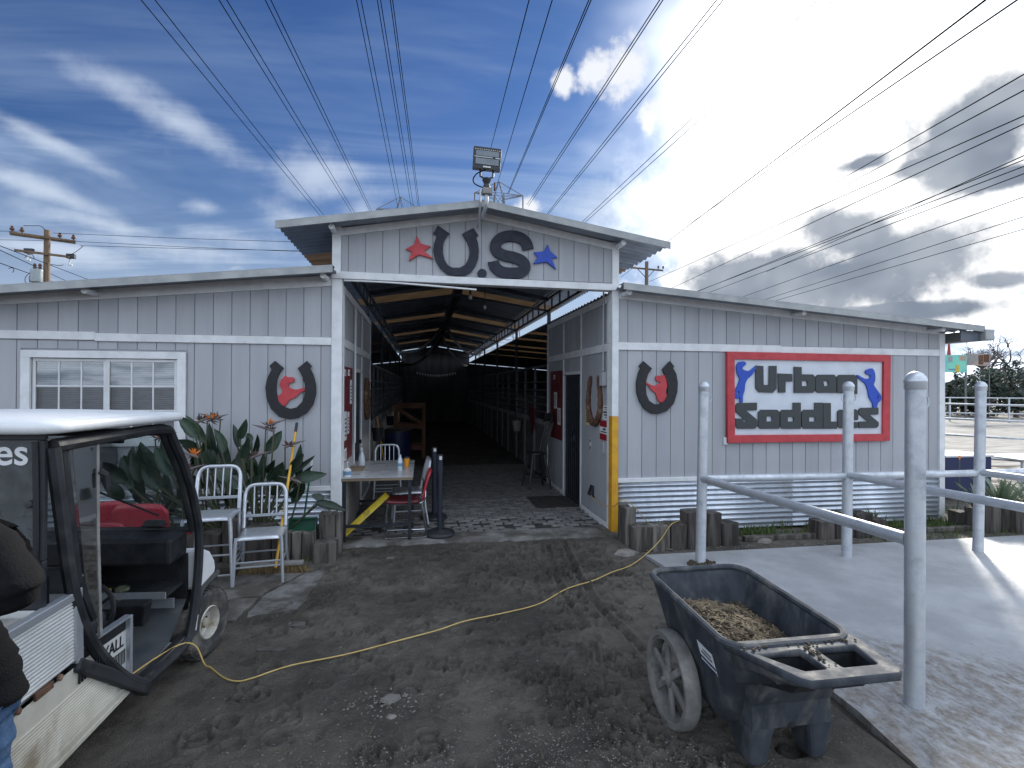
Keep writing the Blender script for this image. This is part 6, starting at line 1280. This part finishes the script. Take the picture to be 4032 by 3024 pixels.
def flower(px, py, s, dry, Y=6.15):
    s *= .78; c = p2(px, py, Y); k = 1 if rr.random() < .5 else -1
    f = MB()
    for i in range(7): spike(f, c, (rr.uniform(-.7, .7)+.3*k, rr.uniform(-.5, .5), rr.uniform(.2, 1)), s*rr.uniform(.6, 1.1), s*.10)
    fo = f.build('flower', 'flower_dry' if dry else 'flower', bp)
    g = MB()
    for i in range(8 if not dry else 5): spike(g, c+Vector((rr.uniform(-.02, .02), 0, -.01)), (rr.uniform(-1, 1), rr.uniform(-.4, .4), rr.uniform(-.3, .6)), s*rr.uniform(.6, 1.0), s*.07)
    g.build('withered_petal', 'flower_dry', fo)
    MB().tube([c+Vector((-.04*k, 0, -.03)), c+Vector((0, 0, -.005)), c+Vector((.10*k, -.01, .03)), c+Vector((.19*k, -.02, .055))], [.010, .016, .012, .002], 7).build('bract', 'bract', fo, smooth=True)
    add_stem(bp, min(roots, key=lambda q: abs(q.x-c.x+.1)), c+Vector((-.03*k, 0, -.03)), .009)
flower(305, 120, .15, False); flower(215, 130, .13, True); flower(370, 110, .13, True); flower(155, 455, .12, False, 6.05); flower(850, 170, .12, False); flower(868, 215, .10, True); flower(1028, 365, .12, True); flower(712, 465, .11, True, 6.08); flower(90, 590, .12, True, 6.02); flower(-180, 290, .12, False); flower(1110, 690, .10, True, 6.08)

# ================================================================== broom and dustpan
bm_ = thing('push_broom', 'push broom with long yellow handle leaning on the siding', 'broom', (-1.43, 5.80, 0))
hA = gnd(1085, 2235, .10); hB = fac(1169, 1665, 6.42)
hd_ = (hB-hA).normalized()
MB().tube([hA, hB-hd_*.12], .0135, 10).build('handle', 'yellow_wood', bm_, smooth=True); MB().tube([hB-hd_*.12, hB], .016, 10).build('grip', 'black_plastic', bm_, smooth=True)
ba, bb = gnd(700+.422*590, 1600+.422*1478, .10), gnd(700+.422*1172, 1600+.422*1455, .10)
MB().bar(ba, bb, .075, .035).build('head', 'worn_grey', bm_, bev=.008)
br_ = MB(); dv = bb-ba
for k in range(420):
    t_ = rr.random(); p = ba+dv*t_+Vector((0, rr.uniform(-.034, .034), -.016)); e = Vector((rr.uniform(-.02, .02)+(.05 if t_ > .93 else 0), rr.uniform(-.03, .03), -.085+rr.uniform(0, .01))); n_ = Vector((.004, .002, 0)); br_.add([p-n_, p+n_, p+e+n_*1.4, p+e-n_*1.4], [(0, 1, 2, 3)])
br_.box((min(ba.x, bb.x)+.02, min(ba.y, bb.y)-.02, .02), (max(ba.x, bb.x)-.02, max(ba.y, bb.y)+.01, .083)); br_.build('bristles', 'bristle', bm_)
dp = thing('dustpan', 'green long-handled dustpan standing behind the grey timber stubs', 'dustpan', (-1.28, 6.36, .27))
Yd = 6.36; a0, a1 = p2(1042, 1165, Yd), p2(1292, 1050, Yd); x0, x1, z0, z1 = a0.x, a1.x, a0.z-.02, a1.z
MB().hexa([(x0, Yd-.02, z0), (x1, Yd-.02, z0), (x1, Yd, z0), (x0, Yd, z0), (x0, Yd+.02, z1), (x1, Yd+.02, z1), (x1, Yd+.04, z1), (x0, Yd+.04, z1)]).build('pan', 'green_plastic', dp, bev=.004)
for x in (x0-.003, x1+.003): MB().hexa([(x-.006, Yd-.10, z0-.01), (x+.006, Yd-.10, z0-.01), (x+.006, Yd-.001, z0-.01), (x-.006, Yd-.001, z0-.01), (x-.006, Yd-.02, z1+.01), (x+.006, Yd-.02, z1+.01), (x+.006, Yd+.04, z1+.01), (x-.006, Yd+.04, z1+.01)]).build('side_wall', 'green_plastic', dp)
MB().box((x0-.008, Yd-.03, z1+.004), (x1+.008, Yd+.045, z1+.018)).build('hood', 'green_plastic', dp, bev=.004)
hb = p2(1178, 1040, Yd); hm_ = p2(1240, 598, Yd+.08); ht_ = p2(1252, 505, Yd+.10)
MB().tube([hb, hm_], .011, 8).build('handle', 'green_plastic', dp, smooth=True); MB().tube([hm_, ht_], .014, 8).build('grip', 'led', dp, smooth=True)

# ================================================================== extension cord
zg = lambda p: Vector((p.x, p.y, max(ground_z(p.x+a, p.y+b) for a in (-.12, -.06, 0, .06, .12) for b in (-.06, 0, .06))+.007))
cp_ = [Vector((-1.76, 3.10, .34)), Vector((-1.66, 3.25, .25)), Vector((-1.57, 3.50, .255)), Vector((-1.49, 3.66, .258)), Vector((-1.43, 3.72, .21)), Vector((-1.37, 3.70, .10))]
for x, y in ((830, 2640), (880, 2678), (935, 2690), (1000, 2676), (1145, 2629), (1362, 2585), (1579, 2533), (1723, 2495), (1832, 2455), (1976, 2420), (2121, 2383), (2230, 2332), (2338, 2300), (2410, 2267), (2483, 2234)): cp_.append(zg(gnd(x, y)))
cp_ += [Vector((2.50, 5.60, .03)), fac(2600, 2126, 5.82), fac(2640, 2068, 5.84), fac(2672, 2052, 6.0), fac(2690, 2060, 6.12), fac(2575, 2070, 6.2), fac(2545, 2050, 6.2), fac(2500, 1998, 6.1), fac(2470, 1975, 6.02), fac(2440, 1974, 6.04), Vector((2.42, 6.42, .38)), Vector((2.405, 6.75, .33)), Vector((2.40, 7.2, .33)), Vector((2.41, 7.31, .37))]
tag(MB().tube(smooth_path(cp_, 7), .0048, 7).build('extension_cord', 'cord_yellow', smooth=True), 'yellow extension cord snaking over the mud from cart to barn', 'cord')

# ================================================================== grass and weeds
gr = MB()
def blade(x, y, z, h):
    a = rr.uniform(0, 6.3); lx, ly = math.cos(a)*h*rr.uniform(.1, .6), math.sin(a)*h*rr.uniform(.1, .6); wx, wy = -math.sin(a)*h*.05, math.cos(a)*h*.05
    gr.add([(x-wx, y-wy, z), (x+wx, y+wy, z), (x+lx*.4+wx*.7, y+ly*.4+wy*.7, z+h*.6), (x+lx*.4-wx*.7, y+ly*.4-wy*.7, z+h*.6), (x+lx, y+ly, z+h*.9)], [(0, 1, 2, 3), (3, 2, 4)])
for k in range(5200):
    x = rr.uniform(3.75, 8.4); y = rr.uniform(6.10, 6.52) if x < 7.5 else rr.uniform(5.9, 7.6)
    if float(fbm(np.array(x*2.2), np.array(y*2.2), 55)) > -.06: blade(x, y, -.03, rr.uniform(.03, .11)*(1.5 if rr.random() < .1 else 1))
for k in range(500): x = rr.uniform(5.6, 8.0); blade(x, rr.uniform(5.72, 6.0), -.03, rr.uniform(.03, .08))
for cx, cy, n, h in ((2.92, 6.2, 26, .24), (3.2, 6.25, 10, .14), (-1.12, 5.95, 40, .07), (6.1, 6.35, 50, .2), (-1.0, 6.3, 40, .06)):
    for k in range(n): blade(cx+rr.gauss(0, .05), cy+rr.gauss(0, .03), .02 if h < .1 else .05, h*rr.uniform(.4, 1.1))
tag(gr.build('grass', 'grass'), 'green grass and weeds along the corrugated skirt', 'grass', kind='stuff')
for x, y, r, l_ in ((4.25, 6.0, .10, 'pale grey stone lying at the end of the grass strip'), (2.30, 5.72, .13, 'flat pale stone slab by the corner of the concrete pad'), (-.17, 3.27, .06, 'pale stone half sunk in the mud'), (-.16, 3.10, .03, 'small white stone in a hoof print')):
    q = MB().lathe([(.3*r, -.3*r), (r, -.05*r), (.85*r, .22*r), (.4*r, .36*r), (.02*r, .38*r)], 11, (0, 0, 0)); q.v = [(a*(1+.2*math.sin(i*2.3)), b*.7*(1+.2*math.cos(i*1.7)), c) for i, (a, b, c) in enumerate(q.v)]; o = q.build('stone', 'stone_chip'); o.location = (x, y, max(-.03, ground_z(x, y))+.02*r); tag(o, l_, 'stone')
sw_ = MB()
for k in range(420):
    x, y = (rr.gauss(1.0, .5), rr.gauss(5.9, .3)) if k < 120 else (rr.uniform(-1.4, 2.4), rr.uniform(2.4, 6.2)); y = min(y, 6.35); z = ground_z(x, y)+.004; a = rr.uniform(0, 6.3); L = rr.uniform(.01, .05); d = Vector((math.cos(a), math.sin(a), rr.uniform(-.05, .15)))*L; n_ = Vector((-math.sin(a), math.cos(a), 0))*.0013; p = Vector((x, y, z)); sw_.add([p-d-n_, p+d-n_, p+d+n_, p-d+n_], [(0, 1, 2, 3)])
tag(sw_.build('straw_bits', 'straw'), 'stray straw bits scattered over the mud', 'straw', kind='stuff')
# ================================================================== beyond the barn corner
tag(MB().grid(lambda u, v: (8.4+32*u, 11.5+21*v+6*u*(v-.5), -.018), 20, 20).build('arena', 'sand'), 'raked sand of the riding arena', kind='structure')
def pipe_fence(name, label, a, b, zs, step, r, pr, zt):
    a, b = Vector(a), Vector(b); t = thing(name, label, 'fence', (a.x, a.y, 0)); L = (b-a).length; n = int(L/step)+1
    for z in zs: MB().tube([(a.x, a.y, z), (b.x, b.y, z)], r, 8).build('rail', 'galv', t, smooth=True)
    for i in range(n+1): p = a.lerp(b, min(1, i*step/L)); MB().tube([(p.x, p.y, -.05), (p.x, p.y, zt)], pr, 10).build('post', 'galv', t, smooth=True)
fA, fB = dep(3728, 1600, 11.2), dep(4032, 1600, 10.25); dv_ = (fB-fA); dv_.z = 0; fA.z = fB.z = 0
pipe_fence('pipe_fence', 'near galvanised pipe fence with four rails round the arena', fA-dv_*.9, fB+dv_*2.2, (.50, .93, 1.27, 1.58), 3.6, .021, .03, 1.6)
gA, gB = dep(3728, 1600, 31), dep(4032, 1600, 30); dg2 = gB-gA; gA.z = gB.z = 0; dg2.z = 0
pipe_fence('pipe_fence', 'far galvanised pipe fence before the dark trees', gA-dg2*1.5, gB+dg2*2.5, (.49, 1.0, 1.38), 2.85, .035, .05, 1.4)
# blue covered box, white table, strappy plants
def gp(x, y, z=0): return gnd(x, y, z)
p = gp(3790, 1958); cb = thing('blue_box', 'dark blue covered box behind the strappy plants', 'box', (p.x, p.y, 0)); MB().box((p.x-.35, p.y, 0), (p.x+.62, p.y+.7, .70)).build('cover', 'tarp_blue', cb, bev=.02); MB().box((p.x-.37, p.y-.02, .701), (p.x+.64, p.y+.72, .735)).build('lid', 'trim', cb, bev=.008)
p = gp(3990, 1800, .62); wt = thing('white_table', 'low white table standing beyond the strappy plants', 'table', (p.x, p.y, 0)); MB().box((p.x-.30, p.y-.4, .60), (p.x+1.1, p.y+.4, .63)).build('table_top', 'white_plastic', wt, bev=.008)
for dx_ in (-.24, 1.04):
    for dy_ in (-.33, .33): MB().box((p.x+dx_-.02, p.y+dy_-.02, -.03), (p.x+dx_+.02, p.y+dy_+.02, .60)).build('leg', 'white_plastic', wt)
def strap_plant(label, x, y, n, h):
    t = thing('strappy_plant', label, 'plant', (x, y, 0)); L = []
    for k in range(n):
        a = rr.uniform(0, 6.3); H = h*rr.uniform(.6, 1.1); rd = h*rr.uniform(.2, .6); wd = rr.uniform(.02, .04); s = Vector((-math.sin(a), math.cos(a), 0)); m = MB()
        for i in range(6): q = i/5; c = Vector((x+math.cos(a)*rd*q**1.4, y+math.sin(a)*rd*q**1.4, .02+H*(q-.25*q*q*q))); ww = wd*(1-q**3)+.002; m.v += [c-s*ww, c+Vector((0, 0, -.01)), c+s*ww]
        for i in range(5):
            for j in range(2): b = i*3+j; m.f.append((b, b+1, b+4, b+3))
        m.build('leaf', 'agave', t, smooth=True)
    return t
p = gp(3945, 2065); p1_ = strap_plant('large strappy plant among timber stubs by the last hitching post', p.x, p.y, 42, .80)
p = gp(4075, 2060); strap_plant('strappy plant at the far side of the last hitching post', p.x, p.y, 36, .75)
p = gp(3860, 2050); strap_plant('small strappy plant with an orange flower before the blue box', p.x, p.y, 20, .60)
f = MB(); c = dep(3778, 1810, 8.0)
fp = thing('orange_flower', 'bright orange flower in front of the blue box', 'flower', (c.x, c.y, 0))
for q in ((-.3, 0, 1), (.35, 0, 1), (.0, 0, 1)): spike(f, c, q, .08, .018)
f.build('petals', 'flower', fp); MB().tube([(c.x-.05, c.y, -.02), (c.x, c.y, .4), tuple(c)], .008, 6).build('stem', 'leaf_stem', fp)
# trees
def crown(name, par, c, rx, ry, rz, n, s, m):
    t = MB(); k = 0; cl = [(Vector((rr.gauss(0, .45), rr.gauss(0, .45), rr.gauss(0, .42))), rr.uniform(.25, .5)) for _ in range(16)]
    for _ in range(n):
        o, r = rr.choice(cl); d = Vector((rr.gauss(0, 1), rr.gauss(0, 1), rr.gauss(0, 1))).normalized()*r*rr.uniform(.6, 1); q = o+d; p = Vector((c[0]+q.x*rx, c[1]+q.y*ry, max(.15, c[2]+q.z*rz)))
        u = Vector((rr.gauss(0, 1), rr.gauss(0, 1), rr.gauss(0, 1))).normalized()*s*rr.uniform(.5, 1.2); v = u.orthogonal().normalized()*s*rr.uniform(.3, .6); t.add([p-u, p+v, p+u, p-v], [(0, 1, 2, 3)])
    return t.build(name, m, par)
def tree(label, px, dpt, top, wpx, grp='trees behind the arena', n=1400):
    b = dep(px, 1533, dpt); H = (1533-top)*dpt/FPX+1.9; rx = wpx*dpt/FPX/2
    t = thing('tree', label, 'tree', (b.x, b.y, 0), group=grp); MB().tube([(b.x, b.y, -.1), (b.x+.1, b.y, H*.4), (b.x, b.y, H*.75)], [.16, .12, .05], 8).build('trunk', 'bark', t, smooth=True)
    crown('crown', t, (b.x, b.y, H*.52), rx*1.15, rx*1.15, H*.48, n, .20, 'far_leaf')
for a in (('dark bushy tree half hidden by the barn corner', 3735, 38, 1465, 120), ('dense dark tree under the green banner', 3790, 40, 1448, 110), ('dark rounded tree in front of the bare tree', 3880, 37, 1418, 120), ('dark spreading tree beside the bare tree', 3965, 42, 1448, 150), ('tall thin-topped conifer beyond the arena', 3975, 46, 1432, 60), ('dark bushy tree at the right of the arena', 4050, 40, 1445, 150), ('dark hedge tree far right of the arena', 4170, 41, 1440, 180), ('dark low tree behind the far fence', 3850, 36, 1500, 160), ('dark low tree behind the far fence posts', 4000, 36, 1495, 170)): tree(*a)
bt = dep(3905, 1533, 62); btt = thing('bare_tree', 'bare winter tree with crooked spreading branches', 'tree', (bt.x, bt.y, 0))
tw = MB()
def branch(p, d, L, r, lvl):
    pts = [p]; q = p.copy(); dd = d.copy()
    for i in range(4): dd = (dd+Vector((rr.gauss(0, .25), rr.gauss(0, .25), rr.gauss(0, .16)+.03))).normalized(); q = q+dd*L/4; pts.append(q.copy())
    tw.tube(pts, [r*(1-.16*i) for i in range(5)], 5, caps=False)
    if lvl: 
        for k in range(3 if lvl > 1 else 2): branch(pts[rr.randint(2, 4)], (dd+Vector((rr.gauss(0, .75), rr.gauss(0, .75), rr.gauss(.1, .35)))).normalized(), L*rr.uniform(.62, .85), r*.6, lvl-1)
MB().tube([(bt.x, bt.y, -.1), (bt.x+.2, bt.y, 2), (bt.x, bt.y, 3.4)], [.45, .34, .28], 9).build('trunk', 'bark', btt, smooth=True)
for k in range(6): a = k*1.05+.3; branch(Vector((bt.x, bt.y, 3.2)), Vector((math.cos(a), math.sin(a), .75)).normalized(), 2.5, .17, 4)
tw.build('branches', 'bark', btt)
def banner(label, x0, x1, y0, y1, d, m, parts):
    a, b = dep(x0, y0, d), dep(x1, y1, d); t = thing('banner', label, 'banner', (a.x, a.y, 0))
    dirv = Vector((b.x-a.x, b.y-a.y, 0)); nrm = Vector((dirv.y, -dirv.x, 0)).normalized()*.02
    def panel(u0, u1, v0, v1, off, nm, mm):
        P = [Vector((a.x, a.y, 0))+dirv*u+Vector((0, 0, b.z+(a.z-b.z)*v))+nrm*off for v in (v0, v1) for u in (u0, u1)]; q = [p_-nrm*.4 for p_ in P]
        MB().add([P[0], P[1], P[3], P[2], q[0], q[1], q[3], q[2]], [(0, 1, 2, 3), (7, 6, 5, 4), (0, 4, 5, 1), (1, 5, 6, 2), (2, 6, 7, 3), (3, 7, 4, 0)]).build(nm, mm, t)
    panel(0, 1, 0, 1, 0, 'sheet', m)
    for u0, u1, v0, v1, mm in parts: panel(u0, u1, v0, v1, .5, 'printed_patch', mm)
    for u in (.02, .98): p_ = Vector((a.x, a.y, 0))+dirv*u-nrm*2.5; MB().tube([(p_.x, p_.y, -.05), (p_.x, p_.y, a.z+.05)], .03, 8).build('pole', 'tower_steel', t)
banner('mint green printed banner on poles beyond the arena', 3655, 3806, 1397, 1466, 33, 'banner_green', [(.52, .63, .6, .92, 'transformer'), (.82, .98, .68, .96, 'banner_tan'), (.72, .80, .0, .42, 'yellow_plastic'), (.52, .72, .12, .2, 'blue_label')])
banner('tan and brown picture banner beside the green banner', 3806, 3900, 1393, 1440, 34, 'banner_tan', [(.05, .35, .2, .9, 'worn_grey'), (.5, .7, .1, .9, 'rust'), (.72, .95, .3, .95, 'brown_wood')])
# red ribbon hanging from the gutter
p = fac(3738, 1350, 6.9); tag(MB().hexa([(p.x-.03, 6.9, p.z-.19), (p.x+.03, 6.9, p.z-.19), (p.x+.03, 6.91, p.z-.19), (p.x-.03, 6.91, p.z-.19), (p.x-.008, 6.9, p.z+.03), (p.x+.008, 6.9, p.z+.03), (p.x+.008, 6.91, p.z+.03), (p.x-.008, 6.91, p.z+.03)]).build('ribbon', 'red_paint'), 'small red ribbon hanging under the eave at the barn corner', 'ribbon')

# ================================================================== overhead lines
def wire(x0, y0, x1, y1, z0=30.0, d1=112.0, r=.038, lab='overhead power cable running back to the lattice towers', grp='transmission line cables', ext=1.1, sag=0.0):
    k = 1.8228
    A = gnd(x0*k, y0*k, z0) if y0*k < 1400 else dep(x0*k, y0*k, 60); B = dep(x1*k, y1*k, d1); d = A-B; P = []
    for i in range(13): t = -.06+(1.06+ext)*i/12; q = B+d*t; q.z -= sag*math.sin(math.pi*min(1, max(0, t)))*d.length*.01; P.append(q)
    tag(MB().tube(P, r, 5).build('power_cable', 'wire'), lab, 'cable', grp)
LL = 'dark overhead cable slanting towards the left lattice tower'; LM = 'dark overhead cable running straight to the left lattice tower'; LR = 'dark overhead cable running to the right lattice tower'; LF = 'thin overhead cable sloping down across the grey clouds'
for q in ((305, 0, 695, 470), (335, 0, 703, 470), (473, 0, 762, 463), (490, 0, 768, 463), (573, 0, 800, 458), (585, 0, 804, 458)): wire(*q, lab=LL, grp='cables of the west circuit')
for q in ((770, 0, 858, 440), (780, 0, 866, 440), (815, 0, 888, 445), (822, 0, 893, 445), (843, 0, 903, 445), (848, 0, 906, 445)): wire(*q, z0=33, lab=LM, grp='cables of the middle circuit')
for q in ((1143, 0, 1050, 360), (1193, 0, 1073, 402), (1272, 0, 1100, 410), (1277, 0, 1102, 410), (1425, 0, 1145, 432), (1432, 0, 1148, 435), (1548, 0, 1183, 460), (1562, 0, 1187, 460), (1765, 0, 1255, 482), (1800, 0, 1262, 482)): wire(*q, z0=33, r=.048, lab=LR, grp='cables of the east circuit')
z7 = lambda x, y: ((2016+.9114*x)/1.8228, .9114*y/1.8228)
for (a, b, c, d) in ((1640, 370, 740, 985), (2170, 345, 1135, 940), (2165, 415, 1140, 960), (2212, 500, 620, 1205), (2212, 535, 690, 1245), (2212, 672, 1120, 1165), (2212, 690, 800, 1260), (2160, 770, 840, 1268), (1790, 880, 560, 1350), (1890, 965, 990, 1285), (2090, 975, 1090, 1295), (2020, 1045, 1135, 1300), (835, 920, 480, 1190)):
    wire(*z7(a, b), *z7(c, d), z0=20, d1=120, r=.042, lab=LF, grp='cables beyond the east wing')
def tower(label, px, py, armL, armR, army, d):
    tp = dep(px, py, d); H = tp.z; wa = (armR-armL)*d/FPX/2; za = dep(px, army, d).z
    t = thing('lattice_tower', label, 'tower', (tp.x, tp.y, 0), group='transmission towers behind the barn'); b = MB(); x, y = tp.x, tp.y
    hw = lambda z: 4.2*(1-z/za)+.85
    for sx in (-1, 1):
        for sy in (-1, 1): b.bar((x+sx*hw(0), y+sy*hw(0), -.1), (x+sx*.85, y+sy*.85, za), .16); b.bar((x+sx*.85, y+sy*.85, za), (x, y, H), .12)
    zs = list(np.linspace(3, za, 15))
    for z0, z1 in zip(zs, zs[1:]):
        a, c = hw(z0), hw(z1)
        for s in (-1, 1):
            b.bar((x-a, y+s*a, z0), (x+c, y+s*c, z1), .07); b.bar((x+a, y+s*a, z0), (x-c, y+s*c, z1), .07); b.bar((x+s*a, y-a, z0), (x+s*c, y+c, z1), .07); b.bar((x+s*a, y+a, z0), (x+s*c, y-c, z1), .07); b.bar((x-c, y+s*c, z1), (x+c, y+s*c, z1), .07)
    b.build('mast', 'tower_steel', t)
    for k, zz in enumerate((za, za-6, za-12)):
        w2 = wa*(1, 1.25, 1.1)[k]; m = MB(); hh = hw(zz)
        for s in (-1, 1):
            for sy in (-1, 1): m.bar((x+s*hh, y+sy*hh, zz), (x+s*w2, y, zz), .12); m.bar((x+s*hh*.6, y+sy*hh*.6, zz-1.1), (x+s*w2, y, zz), .10)
            m.bar((x, y, H if k == 0 else zz+2.2), (x+s*w2, y, zz), .12); m.bar((x+s*w2*.6, y, zz), (x+s*w2*.55, y, zz-.7), .07)
        ao = m.build('cross_arm', 'tower_steel', t)
        for s in (-1, 1): MB().tube([(x+s*w2, y, zz), (x+s*w2, y, zz-2.8)], .13, 6).build('insulator', 'bark', ao)
tower('steel lattice tower top left of the floodlight', 1577, 775, 1488, 1668, 828, 117); tower('steel lattice tower top right of the floodlight', 1965, 715, 1868, 2060, 765, 110)
# wooden utility pole with transformer
D_ = 30.0
def z4p(x, y): return (x*.211, 850+y*.211)
up = thing('utility_pole', 'wooden utility pole with crossarms and grey transformer behind the west wing', 'utility pole', (0, 0, 0)); pb = dep(184, 1100, D_); px_, py_ = pb.x, pb.y; up.location = (px_, py_, 0)
ztop = dep(184, 906, D_).z
MB().tube([(px_, py_, -.2), (px_, py_, ztop)], [.19, .145], 12).build('pole', 'pole_wood', up, smooth=True)
ax = Vector((.86, .51, 0))
za = dep(184, 938, D_).z; zb = dep(184, 1003, D_).z
for off in (-.20, .20): c = Vector((px_, py_, za))+Vector((.5, -.86, 0))*off; MB().bar(c-ax*1.55, c+ax*1.25, .10, .12).build('crossarm', 'pole_wood', up)
c = Vector((px_, py_, zb))+Vector((.5, -.86, 0))*.2; MB().bar(c-ax*1.35, c+ax*1.0, .10, .12).build('crossarm', 'pole_wood', up)
for k, (u, z) in enumerate(((-1.45, za), (-1.05, za), (.55, za), (1.15, za))):
    q = Vector((px_, py_, z+.06))+ax*u; MB().lathe([(.03, 0), (.03, .10), (.10, .12), (.11, .22), (.05, .25), (.07, .30), (.05, .36)], 10, tuple(q)).build('insulator', 'rust', up, smooth=True)
for u in (-.75, 1.05): q = Vector((px_, py_, zb))+ax*u; MB().box((q.x-.22, q.y-.1, q.z-.05), (q.x+.22, q.y+.1, q.z+.22)).build('cutout_box', 'dark_steel', up, bev=.02); MB().tube([(q.x-.05, q.y, q.z-.06), (q.x-.1, q.y, q.z-.42), (q.x+.06, q.y, q.z-.42)], .045, 8).build('fuse', 'trim', up)
q = dep(146, 1085, D_-.3); MB().lathe([(.05, .36), (.28, .34), (.30, .30), (.30, -.36), (.26, -.40), (.03, -.40)], 18, tuple(q)).build('transformer', 'transformer', up, smooth=True)
for dx_ in (-.12, .14): MB().lathe([(.05, .36), (.09, .42), (.06, .5), (.09, .58), (.04, .68)], 9, (q.x+dx_, q.y, q.z)).build('bushing', 'rust', up, smooth=True)
MB().box((q.x+.26, q.y-.04, q.z-.30), (px_-.10, q.y+.04, q.z-.24)).box((q.x+.26, q.y-.04, q.z+.2), (px_-.10, q.y+.04, q.z+.26)).build('bracket', 'dark_steel', up)
for pts in (((160, 985), (210, 968), (260, 1000), (235, 1060)), ((1230, 760), (1400, 680), (1530, 580), (1545, 560)), ((470, 780), (510, 735), (600, 720), (640, 800)), ((560, 1060), (480, 1140), (470, 1230), (540, 1290)), ((575, 1075), (545, 1160), (560, 1240), (600, 1290)), ((440, 180), (620, 185), (760, 190), (840, 265)), ((930, 910), (1020, 915), (1100, 930), (1180, 915))):
    MB().tube(smooth_path([dep(*z4p(*p_), D_-.5) for p_ in pts], 5), .016, 5).build('jumper', 'wire', up)
for (a, b, c, d) in ((-900, 255, 380, 285), (-900, 405, 800, 460), (1000, 320, 5800, 495), (1100, 460, 5800, 675), (1490, 555, 5800, 652)):
    A, B = dep(*z4p(a, b), D_), dep(*z4p(c, d), D_); tag(MB().tube([A, A.lerp(B, .5)-Vector((0, 0, .04)), B], .012, 5).build('power_cable', 'wire'), 'thin service cable strung from the transformer pole', 'cable', 'service cables at the transformer pole')
for (a, b, c, d) in ((-600, 330, 1730, 1220), (-600, 360, 1310, 1250), (-600, 670, 1090, 1265)):
    A, B = dep(*z4p(a, b), 20), dep(*z4p(c, d), 42); tag(MB().tube([A, B], .018, 5).build('power_cable', 'wire'), 'dark service cable slanting down behind the west wing roof', 'cable', 'slanting service cables')
# second pole behind the east wing
pb = dep(2546, 1100, 46); u2 = thing('utility_pole', 'plain wooden utility pole with one crossarm behind the east wing', 'utility pole', (pb.x, pb.y, 0)); zt = dep(2546, 1030, 46).z; zc_ = dep(2546, 1056, 46).z
MB().tube([(pb.x, pb.y, -.2), (pb.x, pb.y, zt)], [.2, .15], 10).build('pole', 'pole_wood', u2, smooth=True); MB().bar((pb.x-1.6, pb.y, zc_), (pb.x+1.75, pb.y+.5, zc_-.02), .12, .13).build('crossarm', 'pole_wood', u2)
for u in (-1.5, 1.2, 1.65): MB().lathe([(.03, 0), (.09, .1), (.09, .2), (.03, .28)], 8, (pb.x+u, pb.y+.25*(u > 0), zc_+.05)).build('insulator', 'bark', u2)
for s in (-1, 1): MB().bar((pb.x, pb.y, zc_-.9), (pb.x+s*.8, pb.y+.1, zc_-.06), .05).build('brace', 'dark_steel', u2)
